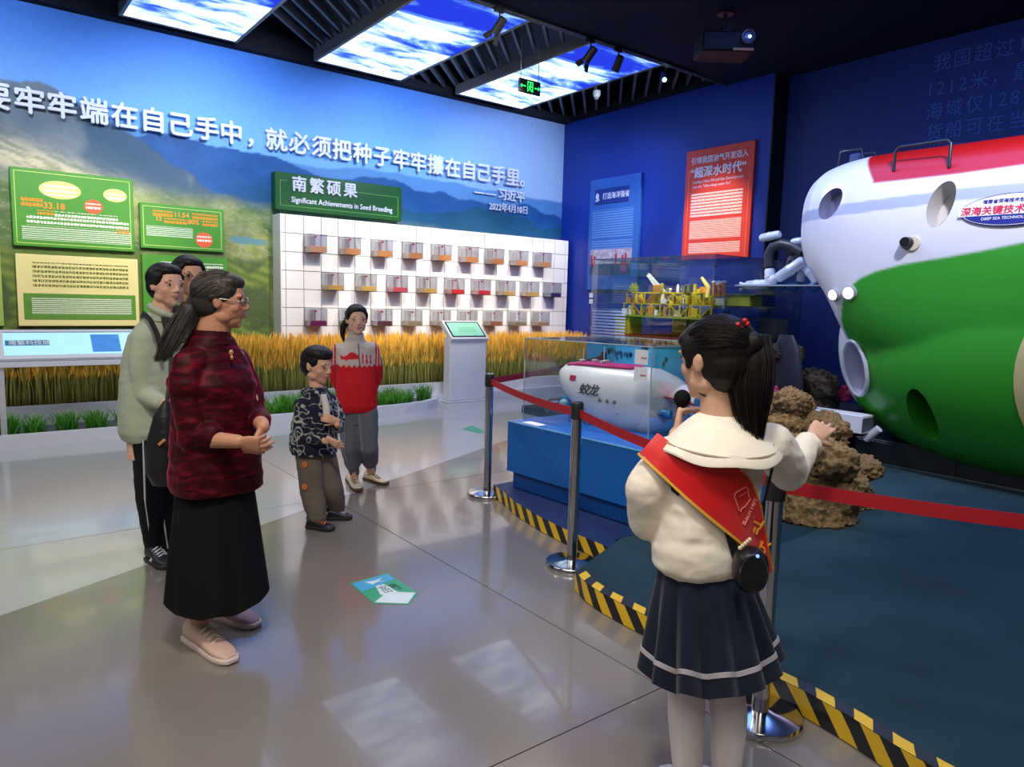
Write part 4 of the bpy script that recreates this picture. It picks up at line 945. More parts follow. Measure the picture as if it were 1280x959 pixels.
# near-side markings (sd is the near side)
def side_pt(s, z, off=.002):
    z0, rz, rx = None, None, None
    for (a, b) in zip(prof, prof[1:]):
        if a[0] <= s <= b[0]: f = (s-a[0])/(b[0]-a[0]); z0, rz, rx = [a[k]*(1-f)+b[k]*f for k in (1, 2, 3)]
    q = max(0, 1-abs((z-z0)/rz)**2.3)**(1/2.3); return sp(s, rx*q+off, z)
def side_quad(name, s, z, w, h, m, th=.002):
    a, b, c, d = side_pt(s-w/2, z-h/2), side_pt(s+w/2, z-h/2), side_pt(s+w/2, z+h/2), side_pt(s-w/2, z+h/2); mb = MB(); o_ = sd*th
    mb.add([a, b, c, d, a+o_, b+o_, c+o_, d+o_], [(0, 1, 2, 3), (7, 6, 5, 4), (0, 4, 5, 1), (1, 5, 6, 2), (2, 6, 7, 3), (3, 7, 4, 0)]); return mb.build(name, m, t)
side_quad('flag_patch', .20, .935, .06, .038, mat('flag_red', srgb(180, 30, 70), .5))
M_ink = mat('ink_black', (.03, .03, .035), .5)
for i, ch in enumerate('蛟龙'):
    c = side_pt(.285+.085*i, .835, .022); text('lettering', ch, c-ZW*0, ax, (ZW*.97+sd*-.12), .088, M_ink, t, .002, .001, shear=.2)
for i in range(3):
    c = side_pt(.47+.062*i, .80, .004); mb = MB(); mb.lathe(c, [(.014, 0), (.014, .004), (.006, .006)], 10, sd); mb.build('port', mat('port_grey', (.25, .24, .22), .4), t)
for s, z in ((.33, .72), (.62, .72)):
    c = side_pt(s, z, .0); mb = MB(); mb.ell(c, .008); mb.build('rivet', mat('fitting_grey', (0, 0, 0)), t)
def loop(s0, s1, y_):
    mb = MB(); z = .606; mb.tube([sp(s0, y_, .68), sp(s0, y_, z+.015), sp(s0+.015, y_, z), sp(s1-.015, y_, z), sp(s1, y_, z+.015), sp(s1, y_, .68)], .005, 6); return mb.build('skid', M_sw, t)
for y_ in (.13, -.13):
    loop(.36, .52, y_); loop(.68, .80, y_)
mb = MB(); mb.tube([sp(.44, .13, .606), sp(.44, .13, .68)], .005, 6); mb.build('skid_strut', M_sw, t)
mb = MB(); mb.lathe(sp(.12, .07, .735), [(.05, 0), (.05, .05), (.02, .06)], 16, sd); mb.build('viewport_frame', M_bl, t, True)
mb = MB(); mb.ell(sp(.12, .13, .735), (.035, .035, .03)); mb.build('viewport', mat('port_glass', (.3, .5, .6), .1), t, True)
for dy in (.09, -.09):
    mb = MB(); mb.tube([sp(.06, dy, .76), sp(-.04, dy, .74), sp(-.08, dy, .68), sp(-.05, dy, .64)], [.012, .012, .010, .012], 8); mb.build('manipulator', mat('arm_dark', (.12, .13, .16), .4), t, True)
mb = MB(); mb.loft([(sp(.93, .14, .86), ax*.012, ZW*.004), (sp(1.02, .20, .87), ax*.10, ZW*.006)], 12); 
for sg in (1, -1):
    mb = MB(); a, b, c, d = sp(.90, .12*sg, .86), sp(1.10, .06*sg, .83), sp(1.20, .24*sg, .84), sp(1.06, .27*sg, .87); mb.add([a, b, c, d, a+ZW*.012, b+ZW*.012, c+ZW*.012, d+ZW*.012], [(3, 2, 1, 0), (4, 5, 6, 7), (0, 1, 5, 4), (1, 2, 6, 5), (2, 3, 7, 6), (3, 0, 4, 7)]); mb.build('fin', M_rd, t)
    mb = MB(); c = sp(.97, .20*sg, .76); mb.lathe(c-ax*.05, [(.012, 0), (.03, .04), (.03, .09), (.026, .10)], 14, ax); mb.tube([c, sp(.95, .12*sg, .78)], .012, 8); mb.build('thruster', M_bl, t, True)
mb = MB(); mb.lathe(sp(1.12, 0, .815), [(.07, 0), (.075, .03), (.06, .03)], 20, ax); mb.build('tail_ring', M_bl, t, True)
for k in range(4):
    a = PI/4+k*PI/2; dv = sd*math.cos(a)+ZW*math.sin(a); mb = MB(); mb.bar(sp(1.08, 0, .815)+dv*.06, sp(1.12, 0, .815)+dv*.17, .09, .01, ax); mb.build('tail_fin', M_bl if k % 2 else M_mg, t)

# ================================================================== OIL RIG MODEL CASE (further back)
gx0, gx1, gy0, gy1 = 6.66, 8.45, 4.98, 6.95
t = empty('display_plinth', (7.5, 6, PZ), 'plinth with a pale blue underwater picture, below the oil rig model', 'display plinth')
mb = MB(); mb.box((gx0-.02, gy0-.02, PZ), (gx1, gy1+.02, .99), .004)
mb.build('body', mat('sea_print', srgb(66, 170, 220), .45, vscale=1.6, col2=srgb(40, 140, 205)), t)
mb = MB(); mb.box((gx0-.03, gy0-.03, .99), (gx1, gy1+.03, 1.0)); mb.build('top', mat('plinth_top2', srgb(70, 110, 170), .3), t)
M_seaw = mat('seaweed_print', srgb(20, 90, 140), .5)
for i, (yy, zz, r_) in enumerate(((6.5, .86, .10), (6.35, .84, .08), (6.2, .85, .07), (5.95, .95, .05), (5.6, .82, .06))):
    mb = MB()
    for k in range(6):
        a = random.random()*6.3; rr = r_*random.uniform(.4, 1); mb.loft([((gx0-.0215, yy+math.cos(a)*rr, zz+math.sin(a)*rr*.7), (0, .022, 0), (0, 0, .03)), ((gx0-.0235, yy+math.cos(a)*rr, zz+math.sin(a)*rr*.7), (0, .022, 0), (0, 0, .03))], 8)
    tag(mb.build('printed_seaweed', M_seaw, t), kind='stuff')
q = [Vector((gx0, gy1, 1.0)), Vector((gx0, gy0, 1.0)), Vector((gx1, gy0, 1.0)), Vector((gx1, gy1, 1.0))]
gt2 = glass_case('glass_case', q, 2.06, 'tall glass case around the yellow oil rig model', 'glass case', glass_mat('case_glass_blue', (.93, .955, .97), .05), mat('clip_black', (.03, .035, .05), .3))
mb = MB(); mb.ell((gx0-.01, gy0, 1.94), .022, n=10, m=6); mb.build('corner_clip', MATS['clip_black'], gt2)
# printed text on the left pane of that case
prx(gt2, gx0-.008, 6.90, 6.30, 1.06, 1.42, print_mat('print_pane', srgb(170, 190, 230), .040, .4, .03, .9))
for z in (1.56, 1.48): mb = MB(); mb.box((gx0-.009, 6.90, z), (gx0-.006, 6.97, z+.06)); mb.build('sticker', M_white, gt2)

rig = empty('oil_rig_model', (7.4, 5.9, 1.0), 'yellow offshore oil rig model with a white crane boom', 'scale model')
M_ry = mat('rig_yellow', srgb(196, 172, 30), .5, var=.15, vscale=20); M_rg = mat('rig_olive', srgb(140, 150, 50), .5); M_rr = mat('rig_maroon', srgb(120, 40, 36), .5); M_rw = mat('rig_white', (.75, .77, .78), .4); M_rd2 = mat('rig_dark', (.10, .11, .09), .6); M_ro = mat('rig_orange', srgb(206, 130, 60), .5)
rx0, rx1, ry0, ry1 = 6.95, 8.1, 5.15, 6.52
for x, y in ((rx0, ry1), (rx0, ry0), (rx1, ry1), (rx1, ry0)):
    mb = MB(); mb.box((x-.13, y-.13, 1.10), (x+.13, y+.13, 1.33), .012); mb.build('column', M_ry, rig)
    mb = MB(); mb.box((x-.13, y-.13, 1.0), (x+.13, y+.13, 1.10), .012); mb.build('column_foot', M_rr, rig)
mb = MB()
for a, b in (((rx0, ry0), (rx0, ry1)), ((rx0, ry1), (rx1, ry1)), ((rx1, ry1), (rx1, ry0)), ((rx1, ry0), (rx0, ry0))): mb.bar((*a, 1.05), (*b, 1.05), .12, .09)
mb.build('pontoon', M_rr, rig)
mb = MB(); mb.box((rx0-.15, ry0-.12, 1.33), (rx1+.12, ry1+.12, 1.355)); mb.build('lower_deck', M_rg, rig)
mb = MB(); mb.box((rx0-.1, ry0-.05, 1.49), (rx1+.05, ry1+.02, 1.505)); mb.build('middle_deck', M_ry, rig)
mb = MB(); mb.box((rx0-.02, ry0+.25, 1.63), (rx1, ry1-.05, 1.645)); mb.build('upper_deck', M_ry, rig)
rnd = random.Random(4)
for lv, (z0, z1) in enumerate(((1.355, 1.49), (1.505, 1.63))):
    for i in range(10):
        y = ry0+i*(ry1-ry0)/9-.02; mb = MB(); mb.bar((rx0-.12+.05*lv, y, z0), (rx0-.12+.05*lv, y, z1), .014, .014); mb.build('truss_post', M_ry, rig)
        if i < 9:
            y2 = y+(ry1-ry0)/9; mb = MB(); mb.bar((rx0-.12+.05*lv, y, z0 if i % 2 else z1), (rx0-.12+.05*lv, y2, z1 if i % 2 else z0), .010, .010); mb.build('truss_brace', M_ry if rnd.random() < .7 else M_ro, rig)
for i in range(110):
    z0 = rnd.choice((1.355, 1.505, 1.505, 1.645)); y = rnd.uniform(ry0+.02 if z0 < 1.6 else ry0+.3, ry1-.08); x = rnd.choice((rx0-.13, rx0-.05, rx0+.1, rx0+.4)); s_ = rnd.uniform(.025, .075)
    m = rnd.choice((M_ry, M_rg, M_rw, M_rd2, M_ro, M_ry))
    mb = MB()
    if rnd.random() < .6: mb.box((x, y, z0), (x+s_, y+s_*1.3, z0+rnd.uniform(.04, .11)), .004)
    else: mb.lathe((x+.03, y+.03, z0), [(s_*.4, 0), (s_*.4, rnd.uniform(.05, .11)), (s_*.2, .115)], 10)
    mb.build('deck_module', m, rig)
def rp(px, py, x=7.0): return on(px, py, 0, x)
def boom(name, a, b, w, m, parent):
    a = Vector(a); b = Vector(b); d = (b-a).normalized(); u = d.cross(ZW).normalized(); v = u.cross(d); mb = MB()
    for i, j in ((1, 1), (1, -1), (-1, 1), (-1, -1)): mb.tube([a+u*w*i+v*w*j, b+u*w*.4*i+v*w*.4*j], .0045, 5)
    k = 9
    for i in range(k):
        f0, f1 = i/k, (i+1)/k; s0, s1 = 1-.6*f0, 1-.6*f1; p0, p1 = a.lerp(b, f0), a.lerp(b, f1)
        for sg in (1, -1): mb.tube([p0+u*w*sg*s0+v*w*s0, p1+u*w*sg*s1-v*w*s1], .003, 4); mb.tube([p0+u*w*s0+v*w*sg*s0, p1-u*w*s1+v*w*sg*s1], .003, 4)
    o = mb.build(name, m, parent); return tag(o, kind='stuff')
boom('crane_boom', rp(838, 378), rp(810, 343), .035, M_rw, rig)
mb = MB(); mb.tube([rp(833, 380), rp(811, 345)], .006, 6); mb.build('crane_stay', M_rw, rig)
mb = MB(); a = rp(840, 380); mb.tube([a-ZW*.12, a+ZW*.04], .035, 10); mb.build('crane_base', M_ry, rig)
mb = MB(); mb.tube([rp(884, 372), rp(886, 360), rp(877, 347)], [.03, .03, .018], 10); mb.build('gooseneck_crane', mat('rig_cream', srgb(226, 206, 110), .5), rig, True)
for px in (893, 899, 905):
    a = rp(px, 371); b = rp(px, 353); mb = MB(); mb.tube([a, b], .026, 12); mb.build('exhaust_stack', M_ro, rig, True)
    mb = MB(); mb.ell(b, (.034, .034, .02), n=12, m=6); mb.build('stack_cap', M_rw, rig, True)
for px in (838, 853, 859):
    a = rp(px, 362); mb = MB(); mb.ell(a, .018, n=10, m=6); mb.tube([a, a-ZW*.10], .01, 6); mb.build('dome', M_rw, rig, True)
a = rp(893, 386); b = rp(906, 373); mb = MB(); mb.box((a.x-.01, b.y, a.z), (a.x+.3, a.y, b.z), .004); mb.build('living_quarters', M_rw, rig)
a = rp(907, 373, 7.0); mb = MB(); mb.box((6.95, a.y-.42, 1.62), (7.35, a.y-.02, 1.635)); mb.build('helideck', mat('deck_green', (.10, .16, .12), .6), rig)
mb = MB(); mb.box((6.97, a.y-.34, 1.5), (7.2, a.y-.05, 1.62)); mb.build('helideck_base', M_rg, rig)

# ================================================================== THE LARGE GREEN AND WHITE SUBMERSIBLE
SX = 7.0
sub = empty('submersible', (SX, 2.4, .3), 'full-size green and white submersible with a red top', 'submersible')
mb = MB()
def sub_sec(y, zt, zb, hw, e=2.6): return ((SX, y, (zt+zb)/2), (hw, 0, 0), (0, 0, (zt-zb)/2), e)
mb.loft([sub_sec(*a) for a in ((3.985, 2.42, 2.22, .10, 2), (3.965, 2.60, 2.05, .30, 2.2), (3.91, 2.70, 1.93, .46, 2.3), (3.82, 2.79, 1.80, .62), (3.68, 2.855, 1.66, .76), (3.52, 2.89, 1.48, .85), (3.32, 2.91, 1.15, .90, 2.8), (3.08, 2.92, .90, .92, 2.7), (2.6, 2.92, .66, .93, 2.6), (2, 2.92, .6, .935, 2.6), (1, 2.92, .6, .935, 2.6), (-.2, 2.9, 1.2, .9, 2.6), (-.9, 2.6, 1.3, .6))], 64)
low = []
for i in range(-12, 13):
    s_ = math.sin(i/12*PI/2); y = 1.80+1.79*s_ ; q = max(0.0, 1-abs(s_)**2.35)**(1/2.35); q = max(q, .03)
    low.append(((SX, y, 1.22), (.93*q, 0, 0), (0, 0, 1.11*q), 2.1))
mb.loft(low, 64)
hull = remesh(mb, .0165, 26)
# cut away round openings and the big side opening, then paint
def hull_hit(bvh, px, py):
    h = bvh.ray_cast(EYE, ray(px, py).normalized()); return h[0], h[1]
co = coords(hull); bm = bmesh.new(); bm.from_mesh(hull); bvh = BVHTree.FromBMesh(bm)
holes = {}
def hole(name, px, py, ru, rv, tilt=0, lean=None):
    p, n = hull_hit(bvh, px, py); u = Vector((0, -1, 0)); u = (u-n*u.dot(n)).normalized(); v = n.cross(u); v = v if v.z > 0 else -v
    c, s = math.cos(tilt), math.sin(tilt); u, v = u*c+v*s, v*c-u*s
    holes[name] = (p, n, u, v, ru, rv)
hole('bow_recess', 1037, 254, .11, .145, -.35)
hole('side_recess', 1176, 254, .095, .19, -.1)
hole('duct', 1071, 460, .155, .25, .2)
hole('low_recess', 1152, 521, .115, .25, .22)
OPC, OPR = Vector((SX-.9, .85, 1.05)), 1.0
dl = []
for v in bm.verts:
    p = v.co; kill = False
    for (c, n, uu, vv, ru, rv) in holes.values():
        d = p-c
        if abs(d.dot(n)) < .35 and (d.dot(uu)/ru)**2+(d.dot(vv)/rv)**2 < 1: kill = True
    if p.x < SX and ((p.y-OPC.y)/OPR)**2+((p.z-OPC.z)/OPR)**2 < 1: kill = True
    if kill: dl.append(v)
border = [(1046, 470), (1047, 440), (1052, 400), (1053, 378), (1060, 361), (1075, 348), (1095, 339), (1130, 330), (1180, 322), (1230, 313), (1279, 303)]
bp = []
for q_ in border:
    h = hull_hit(bvh, *q_)[0]
    if h: bp.append((h.y, h.z))
redb = []
for q_ in ((1092, 229), (1130, 225), (1200, 217), (1279, 206)):
    h = hull_hit(bvh, *q_)[0]
    if h: redb.append((h.y, h.z))
strp = []
for q_ in ((1003, 274), (1100, 256), (1200, 243), (1279, 236)):
    h = hull_hit(bvh, *q_)[0]
    if h: strp.append((h.y, h.z))
bmesh.ops.delete(bm, geom=dl, context='VERTS')
for (c, n, uu, vv, ru, rv) in holes.values():      # draw the ragged rims onto the true ellipse
    for v in bm.verts:
        if v.is_boundary:
            d = v.co-c; a, b = d.dot(uu)/ru, d.dot(vv)/rv; r_ = math.hypot(a, b)
            if r_ < 1.3 and abs(d.dot(n)) < .35: v.co -= uu*(a*ru*(1-1/r_))+vv*(b*rv*(1-1/r_))
for v in bm.verts:
    if v.is_boundary and v.co.x < SX:
        a, b = (v.co.y-OPC.y), (v.co.z-OPC.z); r_ = math.hypot(a, b)
        if abs(r_-OPR) < .06: v.co.y = OPC.y+a*OPR/r_; v.co.z = OPC.z+b*OPR/r_
bm.to_mesh(hull); bm.free(); co = coords(hull)
bp.sort(); ys = np.array([b[0] for b in bp]); zs = np.array([b[1] for b in bp])
g = np.interp(co[:, 1], ys, zs, left=zs[0], right=-1)
rgb = np.tile(np.array(srgb(214, 214, 224)), (len(co), 1)).astype(float)
k = sstep(.013, -.013, co[:, 2]-g)[:, None]; rgb = rgb*(1-k)+np.array(srgb(50, 150, 44))*k
rtop = hull_hit(bvh, 1084, 207)[0]; redk = (rtop.y-max(redb)[0])/max(.05, rtop.z-max(redb)[1]) if rtop else 0
redb.sort(); zr = np.interp(co[:, 1], [b[0] for b in redb], [b[1] for b in redb]); k = (sstep(-.012, .012, co[:, 2]-zr)*sstep(.012, -.012, co[:, 1]-redb[-1][0]-.01-redk*np.maximum(0, co[:, 2]-redb[-1][1]-.02)))[:, None]; rgb = rgb*(1-k)+np.array(srgb(176, 20, 16))*k
strp.sort(); zr = np.interp(co[:, 1], [b[0] for b in strp], [b[1] for b in strp]); k = (sstep(.052, .044, np.abs(co[:, 2]-zr))*(1-(np.abs(co[:, 1]-2.98) < .0)))[:, None]*.9; rgb = rgb*(1-k)+np.array(srgb(158, 166, 196))*k
put('hull', hull, attr_mat('submersible_paint', .32, spec=.5), sub); set_paint(hull, rgb)
# recess cups with lips
def cup(name, key, depth, m, rim_m, rim=.012, flat=False, slant=None):
    c, n, u, v, ru, rv = holes[key]; mb = MB(); dirn = slant or -n; k = 40; vs = []
    # follow the hull surface for the lip
    ring0 = []
    for i in range(k):
        a = 2*PI*i/k; p = c+u*ru*math.cos(a)+v*rv*math.sin(a); h = bvh.ray_cast(p+n*.4, -n); p = (h[0] if h[0] else p) if not flat else p+n*.016; ring0.append(p)
    fs = []
    for f, sc in ((0, 1.0), (.5, .97), (1, .90)):
        for i in range(k):
            p = ring0[i]; q_ = c+(p-c)*sc if f == 0 else (c+u*ru*sc*math.cos(2*PI*i/k)+v*rv*sc*math.sin(2*PI*i/k))+dirn*depth*f
            vs.append(q_)
    for r_ in range(2):
        for i in range(k): a = r_*k+i; b = r_*k+(i+1) % k; fs.append((a, b, b+k, a+k))
    fs.append(tuple(range(2*k, 3*k))); mb.add(vs, fs); mb.build(name, m, sub, True)
    if rim_m:
        mb = MB(); mb.tube(ring0+[ring0[0]], rim, 8, False); mb.build(name+'_rim', rim_m, sub, True)
M_hw = mat('hull_lip', srgb(206, 208, 222), .35); M_gr = mat('recess_grey', srgb(120, 122, 150), .4)
cup('bow_recess', 'bow_recess', .10, M_gr, None)
cup('side_recess', 'side_recess', .20, mat('recess_pale', srgb(200, 196, 190), .4), None)
cup('thruster_duct', 'duct', .30, mat('duct_inside', srgb(206, 206, 228), .3), mat('duct_rim', srgb(196, 200, 214), .3), .015, True)
cup('low_recess', 'low_recess', .22, mat('recess_green', srgb(40, 136, 34), .4), None)
c, n, u, v, ru, rv = holes['duct']; mb = MB(); mb.lathe(c-n*.26-v*.13+u*.05, [(.055, 0), (.055, .10), (.03, .12)], 20, n); mb.build('thruster_hub', mat('hub_blue', (.08, .10, .25), .3), sub, True)
# lamps, camera, rails
def lamp(px, py, r_, m, name='lamp'):
    p, n = hull_hit(bvh, px, py)
    if p is None: return
    mb = MB(); mb.lathe(p-n*.02, [(r_*1.25, 0), (r_*1.25, .045), (r_, .05)], 24, n); mb.build(name+'_housing', mat('lamp_case', (.35, .36, .4), .3), sub, True)
    mb = MB(); mb.lathe(p+n*.028, [(r_, 0), (r_*.9, .012), (r_*.4, .02)], 24, n); mb.build(name, m, sub, True)
M_lamp = mat('lamp_glow', (1, .97, .88), .3, emit=1.6)
lamp(1063, 366, .052, M_lamp); lamp(1044, 368, .046, M_lamp)
p, n = hull_hit(bvh, 1135, 305); mb = MB(); mb.lathe(p-n*.02, [(.05, 0), (.05, .05), (.038, .09), (.03, .09)], 18, (n+ZW*.1-Vector((0, .0, 0))).normalized()); mb.build('camera_eye', mat('eye_black', (.01, .01, .012), .15), sub, True)
mb = MB(); mb.lathe(p-n*.015+Vector((0, -.04, 0)), [(.06, 0), (.055, .03)], 18, n); mb.build('camera_socket', mat('socket_cream', srgb(220, 210, 180), .4), sub, True)
def on_top(y, x): h = bvh.ray_cast(Vector((x, y, 4)), Vector((0, 0, -1))); return h[0]
M_rail = mat('rail_black', (.02, .025, .04), .35)
xr = SX-.42
a, b = hull_hit(bvh, 1117, 214)[0], hull_hit(bvh, 1189, 204)[0]
b.x = a.x; b = on_top(b.y, a.x); za = max(a.z, b.z)+.19
mb = MB(); mb.tube([a, (a.x, a.y, za-.03), (a.x, a.y-.03, za), (a.x, b.y+.03, za), (a.x, b.y, za-.03), b], .013, 10); mb.build('grab_rail', M_rail, sub, True)
for x in (SX-.16, SX+.10):
    a, b = on_top(3.76, x), on_top(3.50, x); z = max(a.z, b.z)+.12
    mb = MB(); mb.tube([a, (x, 3.73, z), (x, 3.53, z), b], .013, 8); mb.build('grab_rail', M_rail, sub, True)
mb = MB(); a = on_top(3.64, SX-.03); mb.box(a+Vector((-.05, -.05, -.02)), a+Vector((.05, .05, .13)), .008); mb.build('beacon', mat('beacon_blue', (.06, .09, .22), .4), sub)
# side opening: cream rim, inner wall, green lights
ringp = []
for i in range(65):
    a = 2*PI*i/64; y, z = OPC.y+OPR*math.cos(a), OPC.z+OPR*math.sin(a); h = bvh.ray_cast(Vector((SX-2, y, z)), Vector((1, 0, 0))); ringp.append(h[0] if h[0] else Vector((SX-.5, y, z)))
mb = MB(); vs = []; fs = []
for p in ringp[:-1]: o_ = (Vector((0, p.y-OPC.y, p.z-OPC.z))).normalized(); vs += [p+Vector((-.012, 0, 0))+o_*.02, p+Vector((-.012, 0, 0))-o_*.05, p+Vector((.30, 0, 0))-o_*.05, p+Vector((.30, 0, 0))+o_*.01]
for i in range(64):
    for k in range(4): a = i*4+k; b = i*4+(k+1) % 4; c_ = ((i+1) % 64)*4; fs.append((a, b, c_+(k+1) % 4, c_+k))
mb.add(vs, fs); mb.build('opening_rim', mat('rim_cream', srgb(200, 190, 140), .4), sub, True)
mb = MB(); mb.lathe((SX-.25, OPC.y, OPC.z), [(OPR, 0), (OPR*.98, .5)], 48, (1, 0, 0)); mb.build('cabin_wall', mat('cabin_dark', (.02, .025, .03), .5), sub)
mb = MB()
for i in range(7):
    for j in range(12):
        y = OPC.y+OPR*.93-.03-.035*i; z = OPC.z+.42-.04*j; mb.box((SX-.30, y-.01, z-.010), (SX-.29, y+.01, z+.010))
tag(mb.build('cabin_lights', mat('light_green', (.1, .95, .25), .3, emit=2.0), sub), kind='stuff')
mb = MB(); mb.box((SX-.34, OPC.y+OPR*.55, OPC.z-.32), (SX-.28, OPC.y+OPR*.9, OPC.z-.10), .01); mb.build('control_box', mat('box_grey', (.35, .36, .38), .4), sub)
# emblem on the side
def hull_side(y, z, off=.004): h = bvh.ray_cast(Vector((SX-2, y, z)), Vector((1, 0, 0))); return h[0]+h[1]*off, h[1]
e0 = hull_hit(bvh, 1266, 262)[0]; ec, en = hull_side(e0.y, e0.z)
ev = (ZW-en*en.z).normalized(); eu = ev.cross(en); eu = Vector((0, -1, 0)) if abs(eu.y) < .5 else (eu if eu.y < 0 else -eu); 
def ell_disc(name, du, dv, ru, rv, off, m, a0=0, a1=2*PI, full=True):
    mb = MB(); vs = []; k = 40
    for i in range(k+1): a = a0+(a1-a0)*i/k; vs.append(ec+eu*(du+ru*math.cos(a))+ev*(dv+rv*math.sin(a))+en*off)
    vs2 = [v_+en*.002 for v_ in vs]; n_ = k+1; mb.add(vs+vs2, [tuple(range(n_)), tuple(reversed(range(n_, 2*n_)))]+[(i, (i+1) % n_, (i+1) % n_+n_, i+n_) for i in range(n_)]); mb.build(name, m, sub)
M_navy = mat('emblem_navy', srgb(30, 40, 130), .4)
ell_disc('emblem_ring', 0, 0, .345, .125, .004, M_navy); ell_disc('emblem_field', 0, 0, .338, .118, .008, mat('emblem_white', (.82, .82, .84), .4)); ell_disc('emblem_lower', 0, 0, .33, .112, .011, M_navy, PI*1.08, PI*1.92)
mb = MB(); mb.obox(ec+en*.012, eu, ev, en, .352, .038, .003); mb.build('emblem_band', MATS['emblem_white'], sub)
text('emblem_title', '深海关键技术与装备', ec-eu*.335-ev*.026+en*.016, eu, ev, .070, mat('emblem_red', srgb(206, 40, 70), .4), sub, .001, .0018, sx=1.0)
text('emblem_line', '海南省深海技术创新中心', ec-eu*.20+ev*.056+en*.012, eu, ev, .034, M_navy, sub, .0006, .0006)
text('emblem_line', 'DEEP SEA TECHNOLOGY', ec-eu*.19-ev*.073+en*.014, eu, ev, .030, MATS['emblem_white'], sub, .0006, .0003)
# manipulator arms at the bow
M_al = mat('arm_alloy', (.70, .76, .88), .3, metal=.15); M_ab = mat('arm_black', (.03, .035, .05), .4)
def a_(px, py, x=6.95): return on(px, py, 0, x)
def cyl(name, p, q, r_, m):
    p = Vector(p); q = Vector(q); d = (q-p).normalized(); L_ = (q-p).length; mb = MB(); mb.lathe(p, [(r_*.8, 0), (r_, .02), (r_, L_*.4), (r_*1.08, L_*.42), (r_*1.08, L_*.5), (r_, L_*.52), (r_, L_-.02), (r_*.7, L_)], 20, d); return mb.build(name, m, sub, True)
cyl('arm_cylinder', a_(951, 298), a_(975, 293), .045, M_al)
cyl('arm_cylinder', a_(990, 303), a_(1004, 301), .040, M_al)
mb = MB(); mb.tube([a_(962, 334), a_(961, 318), a_(966, 309), a_(978, 305), a_(992, 308), a_(1004, 316)], .055, 14); mb.build('arm_elbow', M_ab, sub, True)
cyl('arm_cylinder', a_(972, 348), a_(1006, 325), .058, M_al)
cyl('arm_cylinder', a_(933, 357), a_(960, 355), .052, M_al)
cyl('wrist', a_(962, 336), a_(963, 358), .055, mat('wrist_white', (.78, .8, .84), .3))
mb = MB(); mb.ell(a_(966, 350), .06, n=14, m=9); mb.build('joint', MATS['wrist_white'], sub, True)
for px, r_ in ((975, .05), (990, .062), (1018, .058)):
    mb = MB(); mb.ell(a_(px, 358, 7.05), (r_, r_*1.2, r_), n=16, m=10); mb.build('buoy_ball', mat('ball_blue', srgb(60, 110, 190), .3), sub, True)
cyl('arm_cylinder', a_(1000, 352, 7.1), a_(1003, 338, 7.1), .04, M_al)
cyl('arm_link', a_(985, 325), a_(1012, 332, 7.1), .06, M_ab)
for q_ in ((990, 314), (1000, 320), (996, 309), (1008, 326)): mb = MB(); mb.ell(a_(*q_, 7.0), (.06, .07, .06), n=12, m=8); mb.build('hydraulic_joint', M_ab, sub, True)
cyl('arm_link', a_(1004, 330, 7.0), a_(1022, 352, 7.0), .05, M_al)
for dz in (0, 1): mb = MB(); mb.tube([a_(934, 357), a_(925, 362+dz*-8)], .016, 8); mb.build('claw', MATS['wrist_white'], sub)
mb = MB(); mb.box((6.85, 3.70, 1.72), (7.25, 4.85, 1.735)); mb.build('sample_tray', mat('tray_glass', (.35, .42, .5), .15), sub)
# black stand and tool sled below
st = empty('submersible_stand', (SX, 2.3, PZ), 'low black plinth under the green submersible', 'stand')
mb = MB(); mb.box((6.6, .2, PZ), (7.5, 3.25, .32), .01); mb.build('frame', mat('stand_black', (.012, .013, .018), .5), st)
for i in range(3):
    y1 = 3.22-.9*i; mb = MB(); mb.box((6.592, y1-.85, PZ+.02), (6.6, y1, .30), .003); mb.build('side_panel', mat('stand_panel', (.02, .021, .028), .4), st)
mb = MB(); mb.box((6.585, .25, PZ), (6.6, 3.25, PZ+.012)); mb.build('bright_edge', mat('stand_edge', (.25, .27, .32), .3, metal=.7), st)
sl = empty('tool_sled', (6.9, 3.9, PZ), 'black tool sled with a square white beam in front of the submersible', 'tool sled')
mb = MB(); mb.box((6.55, 3.45, .42), (7.5, 4.75, .50), .01); mb.build('deck', mat('stand_black', (0, 0, 0)), sl)
for y in (3.55, 4.65): mb = MB(); mb.box((6.65, y-.04, PZ), (7.4, y+.04, .42), .006); mb.build('foot', MATS['stand_black'], sl)
A1, B1 = on(1082, 530, 0, 6.3), on(1030, 520, 0, 6.3)
mb = MB(); mb.box((6.25, A1.y, A1.z-.09), (6.45, B1.y+.5, A1.z+.07), .004); mb.build('white_beam', mat('beam_white', (.70, .72, .78), .35), sl)
mb = MB(); mb.box((6.24, A1.y-.004, A1.z-.07), (6.46, A1.y, A1.z+.05)); mb.build('beam_end', mat('beam_dark', (.08, .09, .12), .5), sl)
a, b = on(1082, 549, 0, 6.4), on(1099, 536, 0, 6.4); mb = MB(); mb.tube([a, b], .035, 14); mb.build('white_tube', MATS['beam_white'], sl, True)
mb = MB(); mb.box((6.7, 3.6, .50), (6.95, 3.9, .60), .01); mb.box((7.0, 4.1, .5), (7.3, 4.6, .58), .01); mb.build('equipment', mat('equip_dark', (.03, .035, .06), .4), sl)
# dark upright fin behind the girl
mb = MB(on(985, 470, 0, 6.2)); 
c0 = on(985, 450, 0, 6.2); mb.loft([((6.2, c0.y, .1), (.06, 0, 0), (0, .17, 0)), ((6.2, c0.y, .8), (.06, 0, 0), (0, .17, 0)), ((6.2, c0.y+.02, 1.1), (.05, 0, 0), (0, .14, 0)), ((6.2, c0.y+.03, 1.24), (.03, 0, 0), (0, .07, 0))], 24)
o = mb.build('rubber_fender', mat('fender_black', (.012, .014, .03), .45), None, True); tag(o, 'tall dark rounded post behind the girl ponytail, before the navy wall', 'post')

